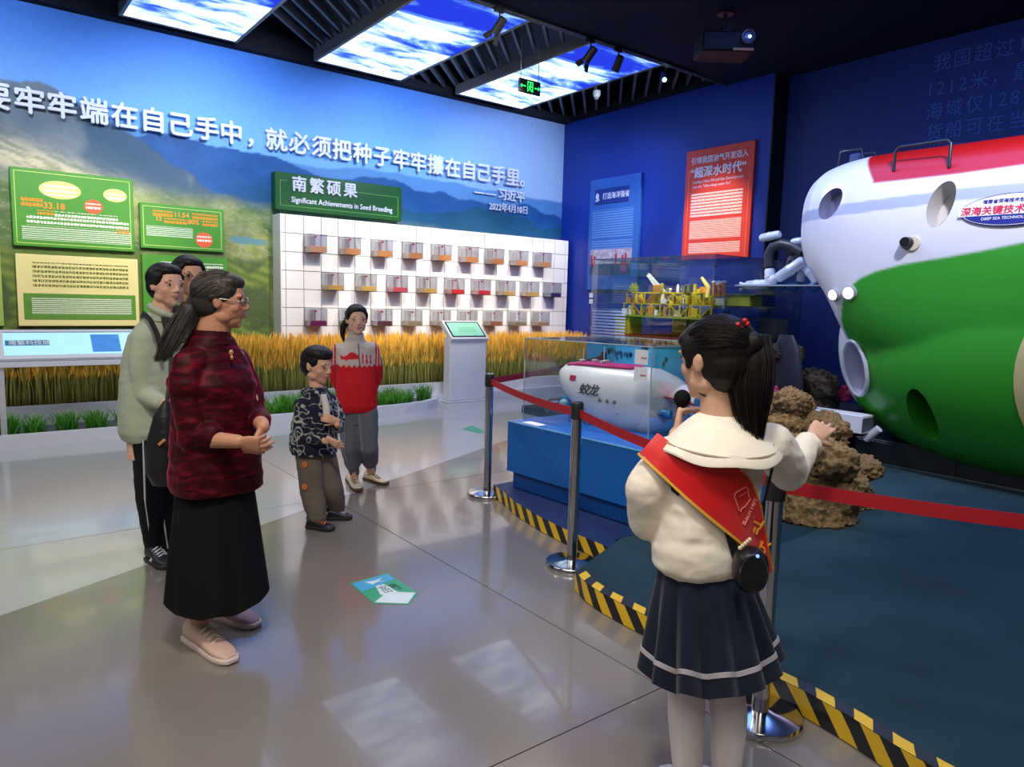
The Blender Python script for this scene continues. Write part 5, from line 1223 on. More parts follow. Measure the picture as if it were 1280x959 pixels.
# ================================================================== CORAL ROCKS
M_rock = mat('coral_rock', srgb(166, 140, 100), .95, bump=1.0, bscale=90, col2=srgb(64, 50, 38), vscale=38, spec=.1)
def rock(px, py, dist, r_, lab, seed, sq=.8, base=PZ, name='coral_rock', mt=None, org=None):
    rr = random.Random(seed); c = at(px, py, dist); mb = MB()
    for i in range(9):
        d = Vector((rr.uniform(-1, 1), rr.uniform(-1, 1), rr.uniform(-1, 1)))*r_*.55; s_ = r_*rr.uniform(.35, .65); mb.ell(c+d, (s_, s_, s_*sq), n=12, m=8)
    if base is None: base = c.z-r_*.9
    zlow = c.z-r_*.9
    if zlow > base: mb.tube([(c.x, c.y, base), c], [r_*1.1, r_*.6], 14)
    me = remesh(mb, r_*.04, 1, lambda q: n3(q, 5/r_, seed)*r_*.12+n3(q, 12/r_, seed+3)*r_*.12+n3(q, 26/r_, seed+5)*r_*.07)
    cc = coords(me); cc[:, 2] = np.maximum(cc[:, 2], base+.001); me.vertices.foreach_set('co', cc.astype(np.float32).ravel()); me.update()
    o = put(name, me, mt or M_rock, None, (c.x, c.y, base)); tag(o, lab, 'rock', 'coral rocks')
rock(1012, 590, 4.75, .30, 'large brown coral rock beside the red belt, below the girl hand', 3)
rock(1050, 590, 5.1, .24, 'brown coral rock sloping down to the carpet in front of the sled', 4)
rock(985, 520, 5.35, .22, 'brown coral rock rising behind the girl sleeve', 5)
rock(1035, 540, 5.2, .20, 'knobbly coral rock directly under the pointing hand', 6)
rock(960, 612, 4.8, .18, 'coral rock low behind the chrome post and the girl waist', 7, .6)
rock(1010, 625, 4.7, .16, 'flat coral rock lowest on the carpet', 8, .45)
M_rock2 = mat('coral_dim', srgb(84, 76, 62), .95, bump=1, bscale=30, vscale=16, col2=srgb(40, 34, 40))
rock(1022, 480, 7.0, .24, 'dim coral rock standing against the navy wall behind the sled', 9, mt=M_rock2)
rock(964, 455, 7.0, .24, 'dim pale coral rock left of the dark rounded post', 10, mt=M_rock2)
M_cor = mat('coral_pink', srgb(170, 60, 100), .8, bump=.5)
rock(1056, 492, 6.85, .09, 'small pink coral next to the chin of the submersible', 11, mt=M_cor, name='coral', base=None)
rock(968, 490, 6.75, .09, 'small pink coral left of the dark rounded post', 12, mt=M_cor, name='coral', base=None)

# ================================================================== PEOPLE
def V3(*a): return Vector(a)
def dirv(r, a, u=0): return (RIGHT*r+AWAY*a+ZW*u).normalized()

def basis(f, up=None):
    """side, forward, up"""
    up = (up or ZW).normalized(); f = (f-up*f.dot(up)).normalized(); return f.cross(up).normalized(), f, up     # side = the person's right

def skin_mat(name, rgb, lip):
    if name in MATS: return MATS[name]
    return attr_mat(name, .48, bump=.05, bscale=260, spec=.35, sss=.12)

def head_shapes(mb, c, f, up, h, w=1.0):
    """skull, jaw, nose, lips, ears; h = chin to crown height; returns the local frame"""
    r, f, u = basis(f, up)
    def P(x, y, z): return c+(r*x*w+f*y+u*z)*h
    def E(x, y, z, rx, ry, rz): mb.ell(P(x, y, z), (rx*h*w, ry*h, rz*h), (r, f, u), 18, 12)
    E(0, -.05, .14, .345, .42, .36); E(0, .02, .02, .325, .37, .36)
    E(0, .10, -.14, .285, .275, .28); E(0, .14, -.30, .20, .20, .19); E(0, .245, -.40, .095, .085, .085)
    for s in (-1, 1):
        E(s*.165, .20, -.11, .115, .125, .12)                      # cheek
        E(s*.19, .02, -.26, .10, .18, .13)                      # jaw corner
        E(s*.15, .315, .095, .11, .05, .035)                    # brow
        E(s*.338, -.03, -.02, .035, .075, .115); E(s*.355, -.055, .02, .03, .05, .08)   # ear
        E(s*.050, .385, -.135, .034, .045, .030)                # nostril wing
    mb.tube([P(0, .345, .06), P(0, .39, -.03), P(0, .435, -.10)], [.030*h, .034*h, .044*h], 10); E(0, .420, -.115, .042, .048, .040)
    mb.tube([P(-.095, .325, -.232), P(-.04, .378, -.218), P(.04, .378, -.218), P(.095, .325, -.232)], [.014*h, .026*h, .026*h, .014*h], 8)
    mb.tube([P(-.085, .325, -.248), P(-.03, .372, -.268), P(.03, .372, -.268), P(.085, .325, -.248)], [.014*h, .030*h, .030*h, .014*h], 8)
    return P

def face_details(root, P, f, up, h, m_hair, glasses=False, blink=1.0, gl_m=None):
    r, f_, u = basis(f, up)
    for s in (-1, 1):
        mb = MB(); e = P(s*.145, .300, .005); mb.ell(e, (.062*h, .052*h, .028*h*blink), (r, f_, u), 14, 8); o = mb.build('eye', mat('eye_white', (.62, .58, .55), .25), root, True)
        mb = MB(); mb.lathe(e+f_*.036*h+r*0, [(.030*h*.9, 0), (.027*h, .012*h), (.012*h, .019*h)], 14, f_); mb.build('iris', mat('iris_dark', (.02, .012, .01), .1), o, True)
        mb = MB(); mb.tube([P(s*.085, .345, .030*blink), P(s*.145, .362, .040*blink), P(s*.210, .318, .022*blink)], [.004*h, .009*h, .004*h], 6); mb.build('upper_lid', mat('lash_dark', (.03, .02, .018), .6), root, True)
        mb = MB(); mb.tube([P(s*.07, .352, .098), P(s*.15, .352, .118), P(s*.235, .295, .092)], [.008*h, .014*h, .005*h], 6); mb.build('eyebrow', m_hair, root, True)
    if glasses:
        mb = MB(); g = gl_m or mat('glasses_gold', (.45, .38, .28), .3, metal=.8)
        for s in (-1, 1):
            ring = [P(s*(.155+.10*math.cos(a)), .425-.05*abs(.155+.10*math.cos(a))/.25, .0+.085*math.sin(a)) for a in [2*PI*k/20 for k in range(21)]]
            mb.tube(ring, .0075*h, 6, False)
            mb.tube([P(s*.255, .37, .02), P(s*.335, .20, .03), P(s*.365, -.02, .04)], .007*h, 6)
        mb.tube([P(-.055, .43, .01), P(0, .44, .03), P(.055, .43, .01)], .007*h, 6)
        o = mb.build('glasses', g, root, True)
        for s in (-1, 1):
            m2 = MB(); m2.loft([(P(s*.155, .405, 0), r*.095*h, u*.08*h), (P(s*.155, .409, 0), r*.095*h, u*.08*h)], 20); m2.build('lens', glass_mat('lens', (.93, .93, .93), .08), o)

def hand_shapes(mb, wrist, d, n, side, L=.17, curl=(.5, .6, .7, .8), thumb=.5, spread=.12):
    """palm, four fingers, thumb. d: along the hand, n: palm side normal, side: thumb direction sign"""
    d = d.normalized(); n = (n-d*n.dot(d)).normalized(); t = d.cross(n)*side; k = L/.18
    mb.loft([(wrist-d*.02, t*.024*k, n*.018*k, 2.2), (wrist+d*.02*k, t*.028*k, n*.016*k, 2.4), (wrist+d*.05*k, t*.038*k, n*.014*k, 2.6), (wrist+d*.088*k, t*.041*k, n*.0125*k, 2.6), (wrist+d*.096*k, t*.036*k, n*.009*k, 2.4)], 20)
    for i, (ln, off) in enumerate(((.070, .030), (.078, .0105), (.072, -.009), (.056, -.028))):
        p = wrist+d*(.086-.004*abs(i-1))*k+t*off*k; dd = (d+t*spread*(1.5-i)*.5).normalized(); r0 = (.0092, .0095, .0090, .0080)[i]*k; pts = [p-dd*.012*k, p]; rs = [r0, r0]; c = curl[i]
        for j, fr in enumerate((.44, .31, .25)):
            a = c*(.75, 1.0, .8)[j]; dd = (dd*math.cos(a)+n*math.sin(a)).normalized(); p = p+dd*ln*fr*k*1.0; pts.append(p); rs.append(r0*(.93, .86, .76)[j])
        mb.chain(pts, rs, 10)
    p = wrist+d*.022*k+t*.024*k+n*.004; dd = (d*.75+t*.65+n*.25).normalized(); pts = [p]; rs = [.0135*k]
    for j, ln in enumerate((.036, .030, .024)):
        p = p+dd*ln*k; pts.append(p); rs.append((.0120, .0103, .0082)[j]*k); dd = (dd+n*thumb*.6-t*thumb*.35+d*.15).normalized()
    mb.chain(pts, rs, 10)

def shoe(root, heel, toe, w, hgt, m_up, m_sole, name='shoe', open_top=True, laces=None, style='sneaker'):
    """shoe on the floor from heel to toe"""
    heel = Vector((heel.x, heel.y, heel.z)); toe = Vector((toe.x, toe.y, heel.z)); d = (toe-heel); L = d.length; d.normalize(); s = d.cross(ZW); z0 = heel.z
    prof = [(0, .55, .0), (.04, .72, 0), (.18, .80, 0), (.40, .78, 0), (.62, .95, 0), (.80, .98, .0), (.93, .80, .04), (1.0, .42, .10)]
    mb = MB(); vs = []; fs = []; n = 24
    secs = []
    for f, ww, up_ in prof: secs.append((f, ww))
    outline = []
    for f, ww in secs: outline.append(heel+d*L*f+s*w*.5*ww)
    for f, ww in reversed(secs): outline.append(heel+d*L*f-s*w*.5*ww)
    outline.reverse()
    m = len(outline); c0 = heel+d*L*.5
    lay = []
    for z, sc in ((0.002, .97), (.010, 1.03), (.022, 1.03), (.027, .98)): lay.append([c0+(p-c0)*sc+ZW*z for p in outline])
    for l in lay: vs += l
    for r_ in range(3):
        for i in range(m): a = r_*m+i; b = r_*m+(i+1) % m; fs.append((a, b, b+m, a+m))
    fs.append(tuple(reversed(range(m)))); fs.append(tuple(range(3*m, 4*m))); mb.add(vs, fs)
    root_o = mb.build(name, m_sole, root, True)
    if laces and style == 'sneaker':
        mt = MB(); q = heel+d*L*.36; mt.loft([(q+ZW*hgt*.85, s*w*.22, d*.012), (q-d*.012+ZW*hgt*1.12, s*w*.20, d*.008), (q-d*.016+ZW*hgt*1.2, s*w*.12, d*.005)], 12); mt.build('tongue', m_up, root_o, True)
        mt = MB(); q = heel+d*L*.05; mt.loft([(q+ZW*hgt*.8, s*w*.25, d*.010), (q-d*.004+ZW*hgt*1.1, s*w*.16, d*.007)], 12); mt.build('heel_tab', m_up, root_o, True)
    mb = MB(); H = hgt
    hs = [(.02, .55, .62), (.08, .74, .95), (.22, .80, 1.0), (.36, .80, .92), (.50, .84, .74), (.64, .92, .56), (.78, .93, .47), (.90, .78, .40), (.975, .42, .26)]
    sec = [(heel+d*L*f+ZW*(.020+(H*hh-.02)*.5), s*w*.5*ww, ZW*((H*hh-.02)*.5+.004), 2.3) for f, ww, hh in hs]
    mb.loft(sec, 24); up = mb.build('upper', m_up, root_o, True)
    if laces:
        for i in range(4):
            f = .42+.075*i; hh = np.interp(f, [h_[0] for h_ in hs], [h_[2] for h_ in hs])*H; mb = MB(); q = heel+d*L*f
            mb.tube([q+s*w*.30+ZW*(hh*.86), q+s*w*.1+d*.010+ZW*(hh+.005), q-s*w*.1-d*.004+ZW*(hh+.005), q-s*w*.30+d*.010+ZW*(hh*.86)], .0045, 6); mb.build('lace', laces, root_o, True)
    if style == 'stripes' and laces:
        for sg in (1, -1):
            mb = MB(); q = heel+d*L*.45+s*w*.42*sg; mb.tube([q+ZW*.03, q+d*.02-s*.012*sg+ZW*H*.55], .008, 6); mb.build('side_stripe', laces, root_o, True)
    return root_o

def body_sections(c, side, fwd, rows):
    return [(c[i] if isinstance(c, list) else c, side*hw, fwd*hd, 2.4) for i, (hw, hd) in enumerate(rows)]

def finish_body(root, mb, vox, skin_rgb, lipP=None, h=.2, lip_rgb=(.42, .12, .11), name='body', legs_rgb=None, leg_z=None, matn='skin'):
    me = remesh(mb, vox, 3); co = coords(me); rgb = np.tile(np.array(skin_rgb), (len(co), 1)).astype(float)
    if lipP is not None:
        for (x, y, z, rx, rz) in ((0, .37, -.243, .095, .042),):
            c = np.array(lipP(x, y, z)); r, f, u = [np.array(v) for v in lipP.fr]
            d = co-c; q = (d@r/(rx*h))**2+(d@u/(rz*h))**2+(np.minimum(0, d@f+.05*h)/(.02*h))**2; k = sstep(1.25, .75, q)[:, None]; rgb = rgb*(1-k*.8)+np.array(lip_rgb)*k*.8
        for s in (-1, 1):
            c = np.array(lipP(s*.2, .30, -.12)); q = ((co-c)**2).sum(1)/(.13*h)**2; k = np.exp(-q)[:, None]*.22; rgb = rgb*(1-k)+np.array((.55, .20, .15))*k
    if legs_rgb is not None:
        k = (co[:, 2] < leg_z)[:, None]; rgb = np.where(k, np.array(legs_rgb), rgb)
    set_paint(me, rgb); return put(name, me, skin_mat(matn, None, None), root)

class HeadP:
    def __init__(s, P, fr): s.P = P; s.fr = fr
    def __call__(s, x, y, z): return s.P(x, y, z)

def strands(name, root, m, roots, count, length_fn, rad=.0012, seg=8, seed=1):
    """bundle of tapered hair strands; length_fn(i, rng) -> list of points"""
    rg = np.random.default_rng(seed); V = []; F = []
    for i in range(count):
        pts = [Vector(p) for p in length_fn(i, rg)]; n = len(pts); b = len(V); r0 = rad*(.7+.6*rg.random())
        for j, p in enumerate(pts):
            d = (pts[min(j+1, n-1)]-pts[max(j-1, 0)]).normalized(); u = d.cross(ZW if abs(d.z) < .9 else Vector((1, 0, 0))).normalized(); w = d.cross(u); q = r0*(1-.75*(j/(n-1))**2)
            for k in range(3): t = 2*PI*k/3; V.append(tuple(p+(u*math.cos(t)+w*math.sin(t))*q-wloc(root)))
        for j in range(n-1):
            for k in range(3): a = b+j*3+k; c = b+j*3+(k+1) % 3; F.append((a, c, c+3, a+3))
    me = bpy.data.meshes.new(name); me.from_pydata(V, [], F); o = link(name, me, m, root, smooth=True); o['kind'] = 'stuff'; return o

M_hblack = mat('hair_black', (.009, .007, .0065), .52, spec=.28, vscale=90, var=.3)
M_hgrey = mat('hair_brown_grey', (.016, .012, .010), .5, spec=.35, vscale=70, col2=(.048, .038, .033))
groove = lambda amp, s1=60, seed=0: (lambda q: amp*n3(q*np.array([1, 1, .25]), s1, seed)+amp*.6*n3(q*np.array([1, 1, .3]), s1*2.3, seed+2))
wr = lambda a1, s1, a2, s2, seed=0: (lambda q: a1*n3(q, s1, seed)+a2*n3(q*np.array([1, 1, 1.8]), s2, seed+4))

def hair_cap(root, P, h, fr, m, vox=.004, back=.0, extra=None, low=-.12, front=.30, name='hair', amp=.0016):
    r, f, u = fr; mb = MB()
    mb.ell(P(0, -.10, .165), (.385*h, .435*h, .385*h), fr, 24, 16)
    mb.ell(P(0, -.19, -.02), (.345*h, .335*h, .36*h), fr, 20, 12)
    for s in (-1, 1): mb.ell(P(s*.30, .02, .15), (.075*h, .18*h, .18*h), fr, 14, 9)
    if extra: extra(mb)
    me = remesh(mb, vox, 4, groove(amp)); return put(name, me, m, root)

def limb_cloth(mb, pts, rad): mb.chain(pts, rad, 16)

# ------------------------------------------------------------------ 1. girl with the red sash and microphone, seen from behind
D = 2.0
def R_(px, py, b=0): return at(px, py, D+b)
reporter = empty('person', Vector((*R_(885, 1035).xy, 0)), 'girl with long ponytail, cream sweater and red sash, holding a microphone, seen from behind', 'person')
SK = srgb(222, 176, 148)
hf = dirv(-.62, .785, -.05); hu = (ZW+hf*.05).normalized(); hh = .234; hc = R_(892, 450, .01)
mb = MB(); P0 = head_shapes(mb, hc, hf, hu, hh); P1 = HeadP(P0, basis(hf, hu))
neck0 = P0(0, -.12, -.30); neckb = R_(901, 532, .0)
mb.chain([P0(0, -.08, -.22), neckb], [.050, .060], 16)
tf = dirv(-.30, .95); ts, tf, _ = basis(tf)
pel = R_(880, 715, .0); chest = R_(893, 610, .0)
mb.loft([(pel-ZW*.10, ts*.10, tf*.07, 2.4), (pel, ts*.10, tf*.07, 2.4), (R_(886, 665), ts*.11, tf*.08, 2.4), (chest, ts*.125, tf*.085, 2.4), (R_(898, 560), ts*.13, tf*.075, 2.4), (R_(900, 538), ts*.06, tf*.05)], 28)
Lsh, Lel, Lwr = R_(836, 572, .0), R_(812, 648, .05), R_(846, 543, .17)
Rsh, Rel, Rwr = R_(962, 556, .01), R_(984, 588, .15), R_(1014, 548, .27)
mb.chain([R_(890, 560), Lsh, Lel, Lwr], [.05, .042, .034, .024]); mb.chain([R_(900, 560), Rsh, Rel, Rwr], [.05, .042, .034, .024])
hand_shapes(mb, Rwr, (R_(1040, 523, .36)-Rwr), dirv(-.5, .2, -.6), -1, .155, (.12, .18, .3, .45), .3)
mic0, mic1 = R_(849, 520, .19), R_(853, 497, .19)
hand_shapes(mb, Lwr+ZW*.0, (R_(851, 512, .20)-Lwr), dirv(.75, -.2, .1), 1, .150, (1.15, 1.2, 1.25, 1.3), .8)
for (kx, ky), (ax_, ay), fx_ in (((858, 905), (860, 1000), -1), ((911, 905), (906, 1000), 1)):
    hip = pel+ts*.048*(-1 if fx_ < 0 else 1)-ZW*.07
    mb.chain([hip, R_(kx, ky-10), R_((kx+ax_)/2, 945, -.01), R_(ax_, ay), Vector((*R_(ax_, ay).xy, .05))], [.052, .055, .047, .034, .033], 16)
finish_body(reporter, mb, .0038, SK, P1, hh, legs_rgb=srgb(226, 218, 220), leg_z=.66, matn='skin')
face_details(reporter, P0, hf, hu, hh, M_hblack)
for x in (860, 906):
    a = Vector((*R_(x, 1000).xy, 0)); dd = dirv(-.25, .9); shoe(reporter, a-dd*.06, a+dd*.15, .078, .07, mat('shoe_white', (.7, .68, .68), .4), mat('shoe_sole', (.6, .58, .56), .5), laces=mat('lace_pink', (.6, .2, .25), .6))
# hair with high ponytail
fr = basis(hf, hu)
tie = P0(.06, -.46, .20)
def ex(mb):
    mb.ell(P0(0, .12, .30), (.30*hh, .24*hh, .18*hh), fr, 18, 10)          # fringe
    mb.ell(P0(0, .20, .24), (.33*hh, .22*hh, .15*hh), fr, 20, 12)
    for s in (-1, 1): mb.ell(P0(s*.285, .10, .14), (.075*hh, .16*hh, .17*hh), fr, 14, 9); mb.ell(P0(s*.315, .13, .0), (.03*hh, .05*hh, .12*hh), fr, 12, 8)
    mb.ell(P0(0, -.20, -.16), (.28*hh, .26*hh, .24*hh), fr, 18, 10)
    mb.chain([P0(0, -.32, .10), tie], [.22*hh, .15*hh], 14)
hair_cap(reporter, P0, hh, fr, M_hblack, .0045, extra=ex, amp=.0020)
pt = [tie, R_(938, 418, -.03), R_(942, 450, -.055), R_(939, 485, -.07), R_(939, 520, -.075), R_(945, 547, -.07)]
mb = MB(); mb.loft([(pt[0], RIGHT*.034, AWAY*.03), (pt[1], RIGHT*.046, AWAY*.04), (pt[2], RIGHT*.050, AWAY*.04), (pt[3], RIGHT*.052, AWAY*.036), (pt[4], RIGHT*.036, AWAY*.024), (pt[5], RIGHT*.008, AWAY*.008)], 24)
me = remesh(mb, .0045, 2, groove(.003, 70, 4)); put('ponytail', me, M_hblack, reporter)
def pony(i, rg):
    a = rg.random()*2*PI; q = .6+.5*rg.random(); W = [.034, .048, .053, .055, .040, .018]; L_ = 1.0 if rg.random() < .75 else .8+.15*rg.random(); o = [(rg.random()-.5)*.012 for _ in range(2)]; out = []
    for p, w_ in zip(pt, W): out.append(p+RIGHT*(math.cos(a)*w_*q+o[0])+AWAY*math.sin(a)*w_*.8*q)
    out[-1] = out[-1]+ZW*(rg.random()-.5)*.07; return out
strands('ponytail_strands', reporter, M_hblack, None, 420, pony, .0016, seed=5)
def comb(i, rg):
    a = rg.uniform(-2.6, 2.6); z = rg.uniform(-.05, .9); out = []
    st = Vector(P0(.40*math.sin(a)*math.cos(z*.9), -.10+.45*math.cos(a)*math.cos(z*.9) if math.cos(a) < .3 else -.10+.30*math.cos(a)*math.cos(z*.9), .165+.39*math.sin(z*.9)*1.0))
    c = Vector(P0(0, -.10, .165))
    for k in range(8):
        f_ = k/7; p = st.lerp(Vector(tie), f_); d = p-c; loc = Vector((d.dot(fr[0])/(.392*hh), d.dot(fr[1])/(.442*hh), d.dot(fr[2])/(.392*hh))); l = max(loc.length, .001); 
        if l < 1.0 : p = c+d/l
        out.append(p)
    return out
strands('combed_strands', reporter, M_hblack, None, 420, comb, .0011, seed=6)
for i, (px, py) in enumerate(((918, 412), (922, 406), (914, 409), (931, 401), (934, 405), (926, 411))):
    mb = MB(); mb.ell(R_(px, py, -.075), .0075, n=10, m=7); mb.build('hair_bead', mat('bead_red', (.55, .02, .02), .15), reporter, True)
mb = MB(); mb.lathe(tie+(pt[1]-tie)*.05-Vector((0, 0, .0)), [(.030, -.008), (.036, 0), (.030, .008)], 18, (pt[1]-tie)); mb.build('hair_tie', mat('hair_tie_black', (.02, .015, .015), .6), reporter, True)
# sweater
M_cream = mat('sweater_cream', srgb(246, 236, 218), .85, var=.04, vscale=20, bump=.10, bscale=500, sheen=.1)
mb = MB()
mb.loft([(R_(876, 716), ts*.120, tf*.095, 2.4), (R_(877, 706), ts*.142, tf*.118, 2.5), (R_(879, 680), ts*.148, tf*.122, 2.5), (R_(884, 640), ts*.140, tf*.112, 2.5), (R_(891, 600), ts*.142, tf*.105, 2.5), (R_(897, 565), ts*.142, tf*.095, 2.5), (R_(900, 545), ts*.11, tf*.08, 2.3), (R_(901, 530), ts*.06, tf*.06)], 32)
mb.chain([R_(880, 572), Lsh+RIGHT*.005, R_(812, 610, .0), Lel+RIGHT*.004, R_(816, 640, .09), R_(836, 588, .14), R_(848, 553, .165)], [.075, .062, .066, .068, .060, .048, .034], 18)
mb.chain([R_(930, 560), Rsh, R_(975, 572, .07), Rel, R_(998, 572, .20), R_(1010, 556, .25)], [.07, .064, .064, .062, .052, .038], 18)
def swr(q): return .006*n3(q, 12, 2)+.005*n3(q*np.array([1, 1, 1.8]), 24, 6)-.003*np.abs(n3(q, 34, 9))
me = remesh(mb, .0055, 5, swr); sweater_me = me.copy(); sweater = put('sweater', me, M_cream, reporter)
for k in range(1):
    mb = MB(); cc = R_(1012, 553, .26); dd = (Rwr-Rel).normalized(); mb.lathe(cc-dd*.012, [(.034, -.012), (.042, -.004), (.044, .006), (.036, .014)], 20, dd); me = remesh(mb, .004, 1, lambda q: .004*n3(q, 60, 3)); put('cuff', me, M_cream, reporter)
# sailor collar, two layers
def collar(name, scale, drop, th):
    mb = MB(); vs = []; fs = []; n = 48; rings = 7; c = R_(900, 527, .0)
    for li in (0, 1):
        for j in range(rings):
            f_ = j/(rings-1)
            for k in range(n):
                a = 2*PI*k/n; sx, sf = math.cos(a), math.sin(a); ru = .058+(.178*scale-.058)*f_; rv = .056+((.165 if sf < 0 else .115)*scale-.056)*f_
                z = -drop*(f_**1.5)*(1+.35*max(0, -sf))-.012*f_+.004*math.sin(6*a)*f_
                vs.append(c+ts*sx*ru+tf*sf*rv+ZW*(z+.024*(1-f_)-li*th))
    for li in (0, 1):
        for j in range(rings-1):
            for k in range(n): a = li*rings*n+j*n+k; b = li*rings*n+j*n+(k+1) % n; q = (a, b, b+n, a+n); fs.append(q if li == 0 else q[::-1])
    for j in (0, rings-1):
        for k in range(n): a = j*n+k; b = j*n+(k+1) % n; fs.append((a, b, b+rings*n, a+rings*n))
    mb.add(vs, fs); return mb.build(name, M_cream, reporter, True)
collar('collar', 1.0, .060, .006); collar('collar_edge', .93, .048, .006)
mb = MB(); ring = []
for k in range(33):
    a = 2*PI*k/32; ring.append(R_(900, 527)+ts*.163*math.cos(a)+tf*(.150 if math.sin(a) < 0 else .105)*math.sin(a)+ZW*(-.052*(1+.35*max(0, -math.sin(a)))-.004))
mb.tube(ring, .0032, 6, False); mb.build('collar_seam', mat('seam_beige', srgb(176, 158, 134), .8), reporter, True)
# sash laid on the sweater and collar
bm = bmesh.new(); bm.from_mesh(sweater_me); sw_bvh = BVHTree.FromBMesh(bm); bm.free()
def sash_band(name, top, bot, off, m, k=26, w=8, th=.0016):
    vs = []; nrm = []
    for i in range(k+1):
        f_ = i/k
        def I(L_):
            t_ = f_*(len(L_)-1); j = min(int(t_), len(L_)-2); g_ = t_-j; return (L_[j][0]*(1-g_)+L_[j+1][0]*g_, L_[j][1]*(1-g_)+L_[j+1][1]*g_)
        a, b = I(top), I(bot)
        for j in range(w+1):
            g_ = j/w; px, py = a[0]*(1-g_)+b[0]*g_, a[1]*(1-g_)+b[1]*g_; d = ray(px, py).normalized(); h_ = sw_bvh.ray_cast(EYE, d)
            dist = h_[3] if h_[0] else None; vs.append((EYE, d, dist))
    ds = [v[2] for v in vs]
    # fill misses from neighbours, then smooth the depth
    arr = np.array([[ds[i*(w+1)+j] if ds[i*(w+1)+j] else np.nan for j in range(w+1)] for i in range(k+1)])
    med = np.nanmedian(arr); 
    for _ in range(12):
        for i in range(k+1):
            for j in range(w+1):
                if np.isnan(arr[i, j]):
                    nb = [arr[a_, b_] for a_, b_ in ((i-1, j), (i+1, j), (i, j-1), (i, j+1)) if 0 <= a_ <= k and 0 <= b_ <= w and not np.isnan(arr[a_, b_])]
                    if nb: arr[i, j] = sum(nb)/len(nb)+.006
    arr = np.where(np.isnan(arr), med, arr); base = arr.copy()
    for _ in range(6):
        p_ = np.pad(arr, 1, mode='edge'); arr = np.minimum(base, (p_[:-2, 1:-1]+p_[2:, 1:-1]+p_[1:-1, :-2]+p_[1:-1, 2:])/4)
    P_ = []
    for i in range(k+1):
        for j in range(w+1): P_.append(EYE+vs[i*(w+1)+j][1]*(arr[i, j]-off))
    N_ = len(P_); P2 = [EYE+(p-EYE)*(1+th/ (p-EYE).length) for p in P_]
    fs = []
    for i in range(k):
        for j in range(w): a = i*(w+1)+j; q = (a, a+1, a+w+2, a+w+1); fs.append(q); fs.append(tuple(x+N_ for x in reversed(q)))
    for i in range(k):
        for j in (0, w): a = i*(w+1)+j; b = a+w+1; fs.append((a, b, b+N_, a+N_))
    for j in range(w):
        for i in (0, k): a = i*(w+1)+j; fs.append((a, a+1, a+1+N_, a+N_))
    mb = MB(); mb.add(P_+P2, fs); return mb.build(name, m, reporter, True)
M_sash = mat('sash_red', srgb(214, 10, 16), .42, var=.05, sheen=.3); M_gold = mat('sash_gold', srgb(232, 170, 60), .4)
stop_ = [(822, 540), (850, 556), (880, 568), (910, 578), (940, 598), (952, 640), (960, 690), (965, 712)]
sbot_ = [(800, 568), (826, 592), (856, 620), (888, 648), (916, 668), (938, 684), (955, 700), (962, 716)]
stop_ = [(822, 541), (842, 556), (868, 570), (895, 577), (920, 583), (938, 600), (950, 630), (956, 662), (961, 692), (966, 712)]
sbot_ = [(800, 566), (818, 583), (838, 601), (858, 620), (880, 639), (902, 657), (922, 673), (938, 686), (952, 700), (962, 718)]
sash_o = sash_band('sash', stop_, sbot_, .020, M_sash)
sash_band('sash_edge', [(x-1.5, y-1) for x, y in sbot_], [(x-3.5, y+2) for x, y in sbot_], .022, M_gold, w=2)
sash_band('sash_edge', [(x+1.5, y-1.5) for x, y in stop_[4:]], [(x-.8, y+1) for x, y in stop_[4:]], .022, M_gold, w=2)
_sm = sash_o.data.copy(); _sm.transform(Matrix.Translation(reporter.location)); bm = bmesh.new(); bm.from_mesh(_sm); sash_bvh = BVHTree.FromBMesh(bm); bm.free()
def on_sash(px, py, off=.004, prefer=True):
    d = ray(px, py).normalized(); h_ = sash_bvh.ray_cast(EYE, d)
    if h_[0] is None or not prefer: h_ = sw_bvh.ray_cast(EYE, d)
    return EYE+d*((h_[3] or D/d.dot(AWAY))-off)
# the sash goes on over the shoulder and down the front
mt = MB(); mt.loft([(R_(877, 706), ts*.142, tf*.118, 2.5), (R_(879, 680), ts*.148, tf*.122, 2.5), (R_(884, 640), ts*.140, tf*.112, 2.5), (R_(891, 600), ts*.142, tf*.105, 2.5), (R_(897, 565), ts*.148, tf*.095, 2.5), (R_(900, 545), ts*.13, tf*.08, 2.3)], 32)
_tm = mt.mesh(); bm = bmesh.new(); bm.from_mesh(_tm); tor_bvh = BVHTree.FromBMesh(bm); bm.free(); bpy.data.meshes.remove(_tm)
sp0, sp1 = Vector(R_(842, 560, .02)), Vector(R_(936, 698, .02)); vs = []; kk, ww = 20, 6
up_d = (sp0-sp1).normalized(); wd = up_d.cross(tf).normalized()
for i in range(kk+1):
    for j in range(ww+1):
        p = sp0.lerp(sp1, i/kk)+wd*(.055*(2*j/ww-1)); h_ = tor_bvh.ray_cast(p+tf*.6, -tf); vs.append((h_[0] if h_[0] else p+tf*.03)+tf*.014)
mb = MB(); n_ = len(vs); fs = []
for i in range(kk):
    for j in range(ww): a = i*(ww+1)+j; q_ = (a, a+1, a+ww+2, a+ww+1); fs += [q_, tuple(x+n_ for x in reversed(q_))]
for i in range(kk):
    for j in (0, ww): a = i*(ww+1)+j; b = a+ww+1; fs.append((a, b, b+n_, a+n_))
for j in range(ww):
    for i in (0, kk): a = i*(ww+1)+j; fs.append((a, a+1, a+1+n_, a+n_))
mb.add(vs+[v-tf*.0016 for v in vs], fs); mb.build('sash_front', M_sash, reporter, True)
M_go2 = mat('gold_print', srgb(240, 180, 60), .4); M_pk = mat('pale_print', srgb(250, 150, 140), .5)
mb = MB()
ic = [(918, 621), (920, 616), (932, 609), (935, 611), (936, 620), (938, 624), (931, 634), (927, 636), (926, 640), (924, 638), (922, 632)]
